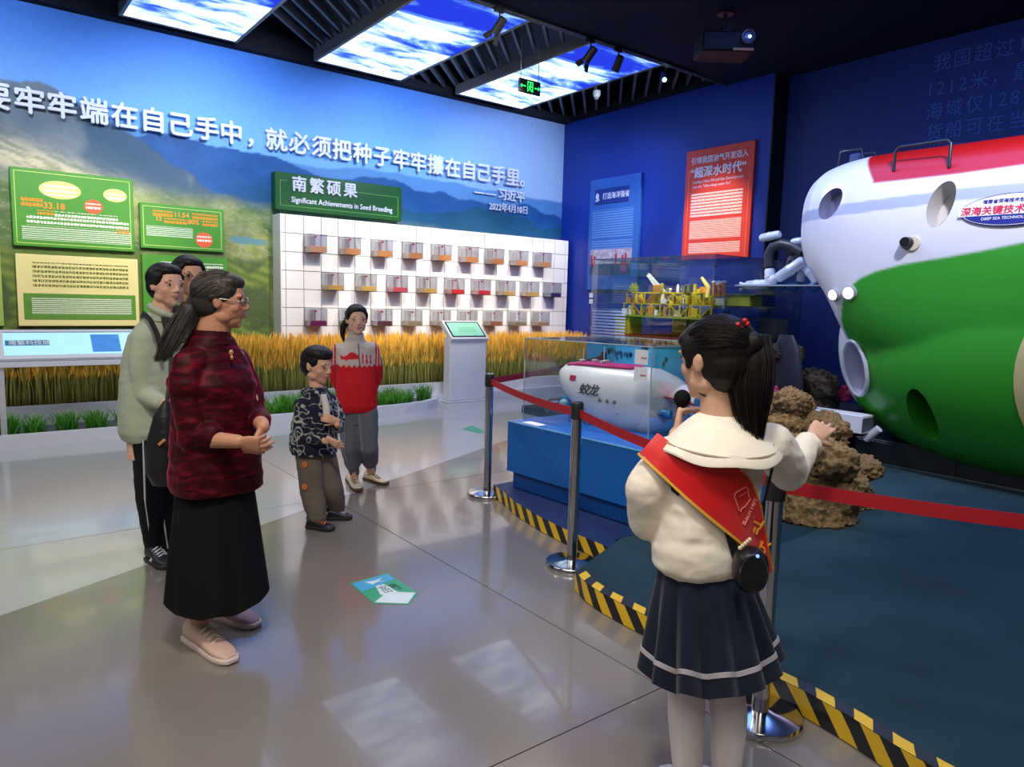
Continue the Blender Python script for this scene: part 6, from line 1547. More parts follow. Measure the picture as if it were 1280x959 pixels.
pp = [on_sash(*q_) for q_ in ic]; mb.tube(pp+[pp[0]], .0016, 5); mb.tube([on_sash(924, 621), on_sash(933, 616)], .001, 5); mb.build('sash_emblem', M_pk, reporter)
sd_ = (on_sash(940, 622)-on_sash(926, 655)).normalized()      # writing runs up the band
for i, ch in enumerate('红领巾讲'): 
    f_ = i*8.5; p = on_sash(931+f_*.42, 657-f_*.9, .004); text('sash_character', ch, p, sd_, (RIGHT*-.9+ZW*.42), .026, M_pk, reporter, .0006, .0006)
for ch, (px, py) in (('红', (945, 669)), ('员', (953, 695))):
    text('sash_character', ch, on_sash(px, py, .006), (RIGHT*.45+ZW*.9), (RIGHT*-.9+ZW*.42), .046, M_go2, reporter, .0008, .001)
# skirt with pleats and a pale stripe
M_navyf = mat('skirt_navy', (.009, .013, .030), .8, var=.15, vscale=30, bump=.2, bscale=250, sheen=.15); M_str = mat('stripe_pale', srgb(176, 172, 176), .7)
def skirt(name, c_top, c_hem, side, fwd, r_top, r_hem, npl, depth, m, root, z_tilt=0, stripe=None, th=.004, rows=18, seed=3, sag=0, tilt_v=(0, 0)):
    rg = random.Random(seed); ph = [rg.uniform(-.5, .5) for _ in range(npl)]; am = [rg.uniform(.5, 1.3) for _ in range(npl)]
    n = npl*10
    def pt_(f_, k, off=0):
        a = 2*PI*k/n; i = int(k/10) % npl; w_ = (k % 10)/10; c = c_top.lerp(c_hem, f_); t_ = (1-math.cos(2*PI*(w_+ph[i]*.0)))/2; t_ = t_**.7
        rr = 1+depth*am[i]*(f_**.8)*(t_-.55); hw = r_top[0]+(r_hem[0]-r_top[0])*f_**.9; hd = r_top[1]+(r_hem[1]-r_top[1])*f_**.9
        tz = (tilt_v[0]*math.cos(a)+tilt_v[1]*math.sin(a))*f_+sag*am[i]*(t_-.5)*f_
        return c+side*math.cos(a+ph[i]*.06*f_)*(hw*rr+off)+fwd*math.sin(a+ph[i]*.06*f_)*(hd*rr+off)+ZW*tz
    def sheet(nm, f0, f1, off, mm, rows_):
        mb = MB(); vs = []; fs = []
        for li in (0, 1):
            for j in range(rows_+1):
                for k in range(n): vs.append(pt_(f0+(f1-f0)*j/rows_, k, off-li*th))
        for li in (0, 1):
            for j in range(rows_):
                for k in range(n): a = li*(rows_+1)*n+j*n+k; b = li*(rows_+1)*n+j*n+(k+1) % n; fs.append((a, b, b+n, a+n))
        for j in (0, rows_):
            for k in range(n): a = j*n+k; b = j*n+(k+1) % n; fs.append((a, b, b+(rows_+1)*n, a+(rows_+1)*n))
        mb.add(vs, fs); return mb.build(nm, mm, root, True)
    o = sheet(name, 0, 1, 0, m, rows)
    if stripe: sheet('stripe', stripe[0], stripe[1], .0022, M_str, 2)
    return o
skirt('skirt', R_(877, 698), R_(887, 832), ts, tf, (.122, .100), (.205, .170), 12, .24, M_navyf, reporter, stripe=(.80, .84), seed=8, sag=.03, tilt_v=(.012, 0))
# microphone, lanyard, pouch
mic = empty('microphone', mic0, 'black microphone held up to the girl mouth', 'microphone')
dm = (mic1-mic0).normalized(); mb = MB(); mb.lathe(mic0-dm*.07, [(.011, 0), (.013, .02), (.013, .10)], 16, dm); mb.build('handle', mat('mic_black', (.015, .015, .016), .4), mic, True)
mb = MB(); mb.ell(mic0+dm*.055, (.026, .026, .028), n=18, m=12); mb.build('foam_head', mat('mic_foam', (.012, .012, .013), .9, bump=.6, bscale=400), mic, True)
mb = MB(); mb.tube([P0(-.14, .12, -.38), P0(-.20, -.02, -.42), P0(-.12, -.20, -.44), P0(.10, -.24, -.46)], .0028, 6); mb.build('lanyard', mat('cord_black', (.01, .01, .012), .6), reporter, True)
M_strap = mat('strap_black', (.012, .012, .015), .5)
mb = MB(); s_ = [(975, 553), (970, 580), (965, 615), (960, 650)]; mb.tube([on_sash(*q_, .006, False) for q_ in ((966, 556), (968, 572), (962, 600), (954, 632))], .004, 6); mb.build('bag_strap', M_strap, reporter, True)
mb = MB(); mb.tube([on_sash(838, 600, .008, False), on_sash(841, 613, .008, False), on_sash(848, 618, .008, False)], .005, 6); mb.build('strap_clip', M_strap, reporter, True)
mb = MB(); mb.bar(on_sash(908, 655, .008, False), on_sash(922, 702, .010, False), .022, .004, AWAY); mb.build('bag_strap', M_strap, reporter)
bagp = R_(938, 712, -.155); bag = empty('waist_pouch', bagp, 'black rounded waist pouch with a blue light on the girl hip', 'bag')
mb = MB(); mb.loft([(bagp+AWAY*.03, RIGHT*.036, ZW*.050, 2.6), (bagp+AWAY*.02, RIGHT*.044, ZW*.060, 2.6), (bagp-AWAY*.015, RIGHT*.044, ZW*.060, 2.6), (bagp-AWAY*.028, RIGHT*.036, ZW*.050, 2.6)], 28); mb.build('pouch', mat('pouch_black', (.008, .008, .010), .35), bag, True)
mb = MB(); mb.tube([bagp-AWAY*.026+RIGHT*(.036*math.cos(a))+ZW*(.05*math.sin(a)) for a in [PI*k/12 for k in range(13)]], .0025, 5); mb.build('zip', mat('zip_grey', (.08, .08, .09), .4), bag, True)
mb = MB(); mb.ell(bagp-AWAY*.030+ZW*.048+RIGHT*.006, .0045, n=10, m=6); mb.build('status_light', mat('led_blue', (.08, .15, 1), .3, emit=5), bag, True)
for i in range(5):
    mb = MB(); mb.ell(bagp-AWAY*.01+RIGHT*(-.035+.006*i)+ZW*(.062+.006*i), .006, n=8, m=6); mb.build('charm_bead', mat('charm_cream', srgb(216, 200, 160), .4), bag, True)

# ------------------------------------------------------------------ 2. woman in the maroon velvet jacket
D = 2.93
woman = empty('person', Vector((*R_(265, 800).xy, 0)), 'grey haired woman with glasses, maroon velvet jacket and long black skirt, hands clasped', 'person')
SK2 = srgb(196, 142, 112)
hf = dirv(.97, .20, .02); hu = (ZW+RIGHT*.03).normalized(); hh = .228; hc = R_(278, 376, .0)
mb = MB(); P0 = head_shapes(mb, hc, hf, hu, hh, .97); P1 = HeadP(P0, basis(hf, hu))
mb.chain([P0(0, -.08, -.22), R_(264, 425)], [.060, .068], 16)
ts, tf, _ = basis(dirv(.80, -.60))
mb.loft([(R_(268, 640), ts*.12, tf*.10), (R_(268, 600), ts*.13, tf*.11), (R_(268, 540), ts*.14, tf*.12), (R_(266, 480), ts*.15, tf*.12), (R_(264, 442), ts*.14, tf*.09), (R_(264, 424), ts*.07, tf*.06)], 28)
Rsh, Rel, Rwr = R_(236, 456, -.12), R_(243, 548, -.14), R_(297, 552, -.22)
Lsh, Lel, Lwr = R_(295, 452, .11), R_(322, 522, .05), R_(329, 534, -.12)
mb.chain([R_(262, 446), Rsh, Rel, Rwr], [.06, .05, .040, .027]); mb.chain([R_(266, 446), Lsh, Lel, Lwr], [.06, .05, .040, .026])
hand_shapes(mb, Rwr+RIGHT*.004, dirv(.97, -.10, -.12), dirv(.15, .85, .3), -1, .160, (.75, .85, .95, 1.0), .5)
hand_shapes(mb, Lwr, dirv(-.20, -.35, -.90), dirv(-.85, .25, .0), 1, .160, (.9, .95, 1.0, 1.05), .5)
Ra, La = R_(252, 790, -.10), R_(279, 765, .12)
ra = on(250, 806, 2, 0); la = on(276, 774, 2, 0)
mb.chain([R_(258, 640, -.06), R_(256, 705, -.06), Vector((ra.x, ra.y, .10)), Vector((ra.x, ra.y, .05))], [.08, .06, .038, .036]); mb.chain([R_(278, 640, .08), R_(276, 705, .1), Vector((la.x, la.y, .10)), Vector((la.x, la.y, .05))], [.08, .06, .038, .036])
finish_body(woman, mb, .0040, SK2, P1, hh, matn='skin')
face_details(woman, P0, hf, hu, hh, mat('brow_dark', (.05, .04, .035), .6), True)
M_sh1 = mat('sneaker_pink', srgb(214, 178, 160), .6, bump=.3, bscale=150); M_so1 = mat('sole_pale', srgb(216, 196, 186), .5); M_la1 = mat('lace_cream', srgb(244, 232, 220), .6)
shoe(woman, on(235, 799, 2, 0), on(291, 831, 2, 0), .105, .11, M_sh1, M_so1, 'sneaker', laces=M_la1); shoe(woman, on(262, 768, 2, 0), on(322, 785, 2, 0), .105, .11, mat('sneaker_mauve', srgb(196, 160, 166), .6, bump=.3, bscale=150), M_so1, 'sneaker', laces=M_la1)
fr = basis(hf, hu)
def ex(mb):
    mb.ell(P0(0, .08, .33), (.31*hh, .30*hh, .17*hh), fr, 18, 10)
    mb.chain([P0(0, -.40, .02), P0(.0, -.50, -.10)], [.17*hh, .14*hh], 14)
    for s in (-1, 1): mb.chain([P0(s*.28, .16, .20), P0(s*.33, .05, .12), P0(s*.335, -.12, .06)], [.06*hh, .06*hh, .07*hh], 10)
hair_cap(woman, P0, hh, fr, M_hgrey, .0045, extra=ex, amp=.0026)
pt = [Vector(P0(0, -.50, -.08)), R_(232, 398, -.04), R_(222, 416, -.08), R_(213, 432, -.12), R_(200, 450, -.14)]
mb = MB(); mb.loft([(pt[0], RIGHT*.035, AWAY*.035), (pt[1], RIGHT*.042, AWAY*.04), (pt[2], RIGHT*.035, AWAY*.03), (pt[3], RIGHT*.022, AWAY*.018), (pt[4], RIGHT*.004, AWAY*.004)], 22); put('ponytail', remesh(mb, .0045, 2, groove(.004, 60, 9)), M_hgrey, woman)
def pony2(i, rg):
    a = rg.random()*2*PI; q = .5+.8*rg.random(); W = [.03, .045, .042, .034, .022]; return [p+RIGHT*(math.cos(a)*w_*q)+AWAY*math.sin(a)*w_*.8*q+ZW*(rg.random()-.5)*.02 for p, w_ in zip(pt, W)]
strands('ponytail_strands', woman, M_hgrey, None, 260, pony2, .0014, seed=15)
def comb2(i, rg):
    a = rg.uniform(-2.7, 2.7); z = rg.uniform(-.1, 1.2); st = Vector(P0(.39*math.sin(a)*math.cos(z), -.10+(.44 if math.cos(a) < 0 else .34)*math.cos(a)*math.cos(z), .165+.385*math.sin(z))); c = Vector(P0(0, -.10, .165)); out = []
    for k in range(8):
        p = st.lerp(pt[0], k/7); d = p-c; loc = Vector((d.dot(fr[0])/(.392*hh), d.dot(fr[1])/(.442*hh), d.dot(fr[2])/(.392*hh))); l = max(loc.length, .001)
        if l < 1: p = c+d/l
        out.append(p)
    return out
strands('combed_strands', woman, mat('hair_grey_strand', (.09, .07, .06), .4, vscale=60, col2=(.03, .024, .02)), None, 330, comb2, .0012, seed=16)
def velvet():
    m = bpy.data.materials.new('velvet_maroon'); m.use_nodes = True; nt = m.node_tree; b = nt.nodes['Principled BSDF']; L = nt.links
    b.inputs['Roughness'].default_value = .55; b.inputs['Sheen Weight'].default_value = .55; b.inputs['Sheen Roughness'].default_value = .3; b.inputs['Sheen Tint'].default_value = (.8, .05, .14, 1); b.inputs['Specular IOR Level'].default_value = .15
    tc = nt.nodes.new('ShaderNodeTexCoord'); n = nt.nodes.new('ShaderNodeTexNoise'); n.inputs['Scale'].default_value = 10; n.inputs['Detail'].default_value = 7; n.inputs['Roughness'].default_value = .65; n.inputs['Distortion'].default_value = .8; mp = nt.nodes.new('ShaderNodeMapping'); mp.inputs['Scale'].default_value = (1, 1, 3.2); L.new(tc.outputs['Object'], mp.inputs[0]); L.new(mp.outputs[0], n.inputs['Vector'])
    r = nt.nodes.new('ShaderNodeValToRGB'); r.color_ramp.elements[0].position = .50; r.color_ramp.elements[0].color = (*srgb(52, 3, 12), 1); r.color_ramp.elements[1].position = .80; r.color_ramp.elements[1].color = (*srgb(132, 14, 38), 1)  # brighter maroon streaks paint the fold highlights into the colour
    L.new(n.outputs['Fac'], r.inputs[0]); L.new(r.outputs[0], b.inputs['Base Color']); return m
M_vel = velvet()
mb = MB()
mb.loft([(R_(270, 610), ts*.180, tf*.165, 2.4), (R_(269, 596), ts*.184, tf*.168, 2.4), (R_(269, 560), ts*.170, tf*.160, 2.4), (R_(268, 515), ts*.158, tf*.150, 2.4), (R_(266, 478), ts*.172, tf*.145, 2.4), (R_(264, 452), ts*.150, tf*.110, 2.2), (R_(263, 434), ts*.115, tf*.090, 2.1), (R_(263, 418), ts*.078, tf*.076, 2)], 32)
mb.chain([R_(256, 444, -.04), Rsh, R_(233, 490, -.14), Rel+RIGHT*.0, R_(264, 545, -.17)], [.060, .066, .064, .062, .048], 18)
mb.chain([R_(272, 444, .04), Lsh, R_(311, 488, .10), Lel, R_(327, 528, -.03)], [.060, .060, .056, .050, .042], 18)
def vw(q): return .005*n3(q, 12, 5)+.008*n3(q*np.array([1, 1, 3.0]), 13, 8)-.004*np.abs(n3(q, 30, 3))
put('velvet_jacket', remesh(mb, .006, 4, vw), M_vel, woman)
mb = MB(); mb.lathe(R_(264, 419)-ZW*.01, [(.088, -.02), (.080, 0), (.074, .030), (.069, .032), (.064, 0)], 32, hu); mb.build('stand_collar', M_vel, woman, True)
c = R_(289, 441, -.075); mb = MB(); mb.ell(c, (.009, .006, .012)); mb.ell(c-ZW*.02+RIGHT*.002, (.006, .005, .009)); tag(mb.build('brooch', mat('brooch_gold', srgb(216, 170, 110), .3, metal=.5), woman, True), kind='stuff')
skirt('long_skirt', R_(269, 596), R_(273, 742), ts, tf, (.150, .135), (.205, .20), 9, .10, mat('skirt_black', (.009, .009, .010), .75, var=.2, bump=.1, bscale=200), woman, seed=4, sag=.02, tilt_v=(-.015, -.02), rows=24)

# ------------------------------------------------------------------ 3. woman in the pale green jacket
D = 3.83
lady = empty('person', Vector((*R_(202, 700).xy, 0)), 'short haired woman in pale sage jacket and black track trousers behind the maroon one', 'person')
hf = dirv(.86, -.50, -.03); hu = ZW; hh = .225; hc = R_(208, 357)
mb = MB(); P0 = head_shapes(mb, hc, hf, hu, hh); P1 = HeadP(P0, basis(hf, hu))
mb.chain([P0(0, -.08, -.22), R_(200, 400)], [.050, .056], 16)
ts, tf, _ = basis(dirv(.80, -.60))
mb.loft([(R_(196, 570), ts*.15, tf*.11), (R_(196, 540), ts*.155, tf*.11), (R_(194, 490), ts*.13, tf*.105), (R_(196, 450), ts*.14, tf*.11), (R_(198, 415), ts*.13, tf*.08), (R_(199, 400), ts*.06, tf*.055)], 24)
Rsh, Rel, Rwr = R_(182, 422, -.09), R_(180, 492, -.12), R_(218, 510, -.22); Lsh, Lel, Lwr = R_(220, 417, .09), R_(236, 480, .10), R_(240, 512, -.06)
mb.chain([R_(198, 418), Rsh, Rel, Rwr], [.055, .048, .038, .026]); mb.chain([R_(200, 418), Lsh, Lel, Lwr], [.055, .048, .038, .026])
hand_shapes(mb, Rwr, dirv(.9, -.1, -.1), dirv(0, .7, .3), -1, .165, (.6, .7, .8, .9)); hand_shapes(mb, Lwr, dirv(-.5, -.6, -.2), dirv(-.5, .4, .2), 1, .165, (.6, .7, .8, .9))
ra, la = on(196, 700, 2, 0), on(216, 700, 2, 0)
mb.chain([R_(190, 565, -.06), R_(190, 630, -.05), Vector((ra.x, ra.y, .09)), Vector((ra.x, ra.y, .05))], [.08, .058, .04, .038]); mb.chain([R_(204, 565, .06), R_(206, 630, .05), Vector((la.x, la.y, .09)), Vector((la.x, la.y, .05))], [.08, .058, .04, .038])
finish_body(lady, mb, .0048, srgb(226, 176, 148), P1, hh, matn='skin'); face_details(lady, P0, hf, hu, hh, M_hblack)
fr = basis(hf, hu)
def ex(mb):
    mb.ell(P0(0, .06, .33), (.33*hh, .30*hh, .18*hh), fr, 18, 10); mb.chain([P0(0, -.40, -.08), P0(0, -.40, -.2)], [.13*hh, .10*hh], 12)
    mb.chain([P0(.29, .18, .22), P0(.335, .10, .10), P0(.34, -.08, .02)], [.06*hh, .05*hh, .06*hh], 10); mb.chain([P0(-.29, .18, .22), P0(-.335, .10, .10), P0(-.34, -.08, .02)], [.06*hh, .05*hh, .06*hh], 10)
hair_cap(lady, P0, hh, fr, M_hblack, .005, extra=ex)
M_sage = mat('jacket_sage', srgb(176, 184, 160), .8, var=.06, bump=.2, bscale=200)
mb = MB()
mb.loft([(R_(194, 548), ts*.160, tf*.130, 2.4), (R_(193, 538), ts*.176, tf*.145, 2.4), (R_(193, 500), ts*.176, tf*.145, 2.4), (R_(195, 455), ts*.168, tf*.138, 2.4), (R_(197, 420), ts*.150, tf*.105, 2.2), (R_(199, 404), ts*.100, tf*.078, 2.1), (R_(200, 396), ts*.066, tf*.058)], 28)
mb.chain([R_(190, 418), Rsh, R_(177, 455, -.12), Rel, R_(200, 503, -.18)], [.072, .066, .066, .060, .044], 16); mb.chain([R_(210, 418), Lsh, Lel, R_(238, 500, .0)], [.07, .062, .056, .044], 16)
put('jacket', remesh(mb, .007, 4, wr(.006, 10, .005, 20, 3)), M_sage, lady)
mb = MB(); 
for s in (-1, 1): mb.chain([P0(s*.04, .26, -.74), P0(s*.22, .20, -.66), P0(s*.33, .0, -.56), P0(s*.26, -.25, -.50)], [.012, .020, .022, .02], 10)
mb.lathe(R_(200, 395), [(.088, -.03), (.078, .012), (.066, .020)], 24); put('jacket_collar', remesh(mb, .006, 2), M_sage, lady)
mb = MB(); mb.loft([(R_(209, 396, -.045), ts*.034, tf*.018), (R_(212, 408, -.075), ts*.034, tf*.018), (R_(213, 424, -.095), ts*.012, tf*.012)], 14); mb.build('undershirt', mat('undershirt_dark', (.03, .028, .03), .8), lady, True)
M_trk = mat('track_black', (.010, .010, .013), .7); M_wst = mat('white_stripe', (.6, .6, .62), .6)
for hp, kp, an, hb in ((R_(188, 545, -.06), R_(188, 620, -.06), ra, -1), (R_(206, 545, .06), R_(207, 620, .04), la, 1)):
    mb = MB(); a3 = Vector((an.x, an.y, .09)); mb.chain([hp, kp, a3], [.098, .075, .062], 16); put('trouser_leg', remesh(mb, .008, 4, wr(.006, 9, .004, 18, 5)), M_trk, lady)
    mb = MB(); off = -AWAY*.99; mb.tube([hp+off*.096+RIGHT*.01, kp+off*.074+RIGHT*.008, a3+off*.062+RIGHT*.006], .005, 6); mb.build('side_stripe', M_wst, lady, True)
shoe(lady, on(187, 700, 2, 0), on(212, 712, 2, 0), .10, .11, mat('sneaker_black', (.02, .02, .024), .5), mat('sole_dark', (.03, .03, .03), .5), 'sneaker', laces=mat('lace_white', (.75, .75, .76), .5), style='stripes'); shoe(lady, on(205, 697, 2, 0), on(232, 708, 2, 0), .10, .11, MATS['sneaker_black'], MATS['sole_dark'], 'sneaker', laces=MATS['lace_white'], style='stripes')
mb = MB(); mb.tube([R_(178, 396, -.02), R_(180, 392, -.09), R_(188, 400, -.14), R_(197, 418, -.165), R_(203, 445, -.175)], .013, 6); mb.build('bag_strap', M_strap, lady, True)
bagp = R_(203, 556, -.30); bag = empty('shoulder_bag', bagp, 'black soft shoulder bag with a small tan tag, hanging between the two women', 'bag')
mb = MB(); mb.loft([(R_(208, 500, -.30), RIGHT*.012, AWAY*.02), (R_(206, 520, -.30), RIGHT*.05, AWAY*.05), (R_(203, 555, -.30), RIGHT*.075, AWAY*.07, 2.6), (R_(204, 590, -.30), RIGHT*.072, AWAY*.07, 2.8), (R_(206, 606, -.30), RIGHT*.055, AWAY*.05, 2.6)], 24); put('bag_body', remesh(mb, .006, 2, wr(.005, 14, .003, 30, 2)), mat('bag_black', (.010, .010, .012), .45), bag)
mb = MB(); mb.obox(R_(202, 553, -.385), dirv(.7, 0, .6), AWAY, dirv(-.6, 0, .7), .022, .003, .007, .003); mb.build('tag', mat('tag_tan', srgb(214, 150, 100), .4), bag)
mb = MB(); mb.tube([R_(208, 505, -.30), R_(213, 470, -.24), R_(214, 430, -.20), R_(212, 415, -.12)], .010, 6); mb.build('strap', M_strap, bag, True)

# ------------------------------------------------------------------ 4. woman with glasses, mostly hidden
D = 4.05
lady3 = empty('person', Vector((*R_(244, 672).xy, 0)), 'dark haired woman with glasses, only her face seen between the other two women', 'person')
hf = dirv(.72, -.68, -.02); hh = .225; hc = R_(236, 346)
mb = MB(); P0 = head_shapes(mb, hc, hf, ZW, hh); P1 = HeadP(P0, basis(hf, ZW)); mb.chain([P0(0, -.08, -.22), R_(238, 392)], [.05, .056], 16); ts, tf, _ = basis(hf)
mb.loft([(R_(240, 560), ts*.14, tf*.10), (R_(240, 530), ts*.15, tf*.11), (R_(239, 470), ts*.12, tf*.10), (R_(238, 410), ts*.15, tf*.085), (R_(238, 395), ts*.06, tf*.055)], 24)
for s in (-1, 1):
    sh = R_(238, 410)+ts*.165*s; el = R_(239, 470)+ts*.20*s; wv = R_(240, 520)+ts*.17*s+tf*.10
    mb.chain([R_(238, 410), sh, el, wv], [.055, .046, .036, .026]); hand_shapes(mb, wv, -ZW, -ts*s, s, .16, (.4, .45, .5, .55))
    an = Vector((*(R_(244, 672)+ts*.08*s).xy, .05)); mb.chain([R_(240, 560)+ts*.07*s, R_(242, 615)+ts*.08*s, an], [.08, .055, .04])
finish_body(lady3, mb, .0055, srgb(214, 162, 134), P1, hh, matn='skin'); face_details(lady3, P0, hf, ZW, hh, M_hblack, True)
fr = basis(hf, ZW)
def ex(mb):
    mb.ell(P0(0, .06, .33), (.33*hh, .30*hh, .18*hh), fr, 18, 10)
    for s in (-1, 1): mb.chain([P0(s*.26, .22, .24), P0(s*.335, .12, .10), P0(s*.34, -.05, -.05)], [.06*hh, .05*hh, .07*hh], 10)
hair_cap(lady3, P0, hh, fr, M_hblack, .0055, extra=ex)
M_dk = mat('coat_dark', (.03, .03, .036), .8); mb = MB(); mb.loft([(R_(240, 555), ts*.17, tf*.13), (R_(239, 470), ts*.16, tf*.13), (R_(238, 412), ts*.17, tf*.10), (R_(238, 397), ts*.07, tf*.065)], 24)
for s in (-1, 1): mb.chain([R_(238, 412)+ts*.1*s, R_(238, 410)+ts*.17*s, R_(239, 470)+ts*.205*s, R_(240, 512)+ts*.175*s+tf*.08], [.06, .055, .05, .04], 14)
put('coat', remesh(mb, .009, 3), M_dk, lady3)
for s in (-1, 1):
    an = Vector((*(R_(244, 672)+ts*.08*s).xy, .09)); mb = MB(); mb.chain([R_(240, 548)+ts*.07*s, R_(242, 615)+ts*.08*s, an], [.095, .07, .055], 14); put('trouser_leg', remesh(mb, .009, 3), M_trk, lady3)
    a = an.copy(); a.z = 0; shoe(lady3, a-tf*.07, a+tf*.17, .09, .09, MATS['sneaker_black'], MATS['sole_dark'])

# ------------------------------------------------------------------ 5. boy in the navy patterned jacket
D = 4.57
boy = empty('person', Vector((*R_(405, 655).xy, 0)), 'small boy in navy jacket with pale doodle print and grey brown trousers', 'person')
hf = dirv(.93, -.36, -.14); hu = (ZW+hf*.14).normalized(); hh = .228; hc = R_(397, 457)
mb = MB(); P0 = head_shapes(mb, hc, hf, hu, hh, 1.04); P1 = HeadP(P0, basis(hf, hu)); mb.chain([P0(0, -.08, -.20), R_(396, 488)], [.042, .046], 14)
ts, tf, _ = basis(dirv(.80, -.60))
mb.loft([(R_(394, 575), ts*.08, tf*.07), (R_(393, 555), ts*.09, tf*.07), (R_(394, 525), ts*.105, tf*.085), (R_(396, 500), ts*.11, tf*.075), (R_(396, 490), ts*.05, tf*.045)], 22)
Rsh, Rel, Rwr = R_(380, 505, -.08), R_(380, 546, -.10), R_(408, 552, -.17); Lsh, Lel, Lwr = R_(412, 501, .08), R_(424, 533, .05), R_(421, 531, -.10)
mb.chain([R_(395, 503), Rsh, Rel, Rwr], [.045, .036, .028, .019]); mb.chain([R_(397, 503), Lsh, Lel, Lwr], [.045, .036, .028, .019])
hand_shapes(mb, R_(411, 549, -.18), dirv(.75, -.1, -.45), dirv(0, .8, .3), -1, .125, (.5, .6, .7, .8)); hand_shapes(mb, R_(421, 526, -.10), dirv(-.6, -.5, .25), dirv(-.3, .7, -.1), 1, .125, (.7, .8, .9, 1.0))
ra, la = on(397, 660, 2, 0), on(421, 648, 2, 0)
mb.chain([R_(386, 572, -.04), R_(392, 614, -.04), Vector((ra.x, ra.y, .08)), Vector((ra.x, ra.y, .045))], [.06, .045, .032, .03]); mb.chain([R_(402, 572, .05), R_(415, 612, .05), Vector((la.x, la.y, .08)), Vector((la.x, la.y, .045))], [.06, .045, .032, .03])
finish_body(boy, mb, .0042, srgb(220, 170, 140), P1, hh, matn='skin'); face_details(boy, P0, hf, hu, hh, M_hblack, blink=.7)
fr = basis(hf, hu)
def ex(mb): mb.ell(P0(0, .09, .31), (.335*hh, .30*hh, .17*hh), fr, 18, 10); mb.ell(P0(0, -.02, .34), (.39*hh, .42*hh, .24*hh), fr, 18, 10)
hair_cap(boy, P0, hh, fr, M_hblack, .005, extra=ex, amp=.0018)
mb = MB(); mb.loft([(R_(393, 566), ts*.145, tf*.125, 2.4), (R_(392, 556), ts*.155, tf*.135, 2.4), (R_(393, 530), ts*.145, tf*.128, 2.4), (R_(395, 507), ts*.130, tf*.10, 2.2), (R_(396, 495), ts*.10, tf*.08, 2.1), (R_(396, 483), ts*.062, tf*.058)], 26)
mb.chain([R_(388, 505), Rsh, R_(377, 528, -.10), Rel, R_(400, 552, -.15)], [.062, .056, .054, .050, .038], 16); mb.chain([R_(402, 503), Lsh, R_(422, 520, .08), Lel, R_(422, 531, -.05)], [.060, .052, .048, .046, .036], 16)
mb.ell(R_(392, 490, -.01), (.085, .085, .035), n=18, m=10)
me = remesh(mb, .0048, 4, wr(.005, 14, .004, 28, 6)); co = coords(me); base = np.tile(np.array(srgb(24, 26, 46)), (len(co), 1)).astype(float)
q = co*np.array([1, 1, 1]); v1 = np.abs(n3(q, 20, 21)); v2 = np.abs(n3(q, 33, 31)); v3 = n3(q, 11, 41)
k = np.maximum(sstep(.07, .035, v1)*sstep(-.1, .1, v3), sstep(.06, .03, v2))[:, None]*.85; base = base*(1-k)+np.array(srgb(186, 186, 176))*k
k = (sstep(.50, .56, n3(q, 15, 51)))[:, None]*.9; base = base*(1-k)+np.array(srgb(206, 196, 170))*k
put('patterned_jacket', me, attr_mat('doodle_cloth', .8, bump=.15, bscale=200), boy); set_paint(me, base)
c = R_(412, 515); mb = MB(); mb.loft([(R_(404, 493, -.06), RIGHT*.020, AWAY*.02), (R_(408, 510, -.085), RIGHT*.024, AWAY*.02), (R_(408, 528, -.10), RIGHT*.022, AWAY*.02)], 14); mb.build('white_shirt', mat('shirt_white', (.66, .63, .58), .8), boy, True)
M_tr = mat('trousers_taupe', srgb(112, 102, 92), .85, bump=.2, bscale=180); M_or = mat('patch_orange', srgb(206, 120, 60), .7)
for hp, kp, an in ((R_(386, 566, -.04), R_(390, 612, -.05), ra), (R_(403, 566, .05), R_(414, 610, .05), la)):
    mb = MB(); a3 = Vector((an.x, an.y, .075)); mb.chain([hp, hp.lerp(kp, .5), kp, kp.lerp(a3, .55), a3], [.086, .083, .078, .072, .058], 16); put('trouser_leg', remesh(mb, .007, 4, wr(.006, 12, .004, 24, 9)), M_tr, boy)
for px, py in ((381, 581), (381, 609)):
    p = R_(px, py, -.125); mb = MB(); mb.lathe(p, [(.020, 0), (.020, .004), (.012, .005)], 14, -AWAY-RIGHT*.2); mb.build('orange_badge', M_or, boy, True)
M_bs = mat('shoe_black', (.012, .012, .013), .4)
shoe(boy, on(384, 660, 2, 0), on(417, 664, 2, 0), .082, .075, M_bs, mat('sole_black', (.02, .02, .02), .6), laces=M_or); shoe(boy, on(408, 650, 2, 0), on(440, 649, 2, 0), .082, .075, M_bs, MATS['sole_black'], laces=mat('tab_white', (.5, .5, .5), .6))

# ------------------------------------------------------------------ 6. girl in the red and white track jacket
D = 5.45
girl = empty('person', Vector((*R_(458, 612).xy, 0)), 'girl in red and white track jacket and grey joggers facing the camera', 'person')
hf = dirv(.38, -.92, -.05); hu = ZW; hh = .222; hc = R_(446, 400)
mb = MB(); P0 = head_shapes(mb, hc, hf, hu, hh); P1 = HeadP(P0, basis(hf, hu)); mb.chain([P0(0, -.08, -.22), R_(443, 428)], [.043, .048], 14)
ts, tf, _ = basis(dirv(.32, -.95))
mb.loft([(R_(448, 530), ts*.08, tf*.06), (R_(447, 510), ts*.09, tf*.07), (R_(445, 470), ts*.105, tf*.085), (R_(444, 440), ts*.12, tf*.075), (R_(443, 430), ts*.05, tf*.045)], 22)
Rsh, Rel, Rwr = R_(424, 438, .0), R_(420, 474, .08), R_(436, 500, .16); Lsh, Lel, Lwr = R_(465, 436, .02), R_(470, 472, .10), R_(458, 498, .18)
mb.chain([R_(443, 440), Rsh, Rel, Rwr], [.045, .038, .03, .02]); mb.chain([R_(445, 440), Lsh, Lel, Lwr], [.045, .038, .03, .02])
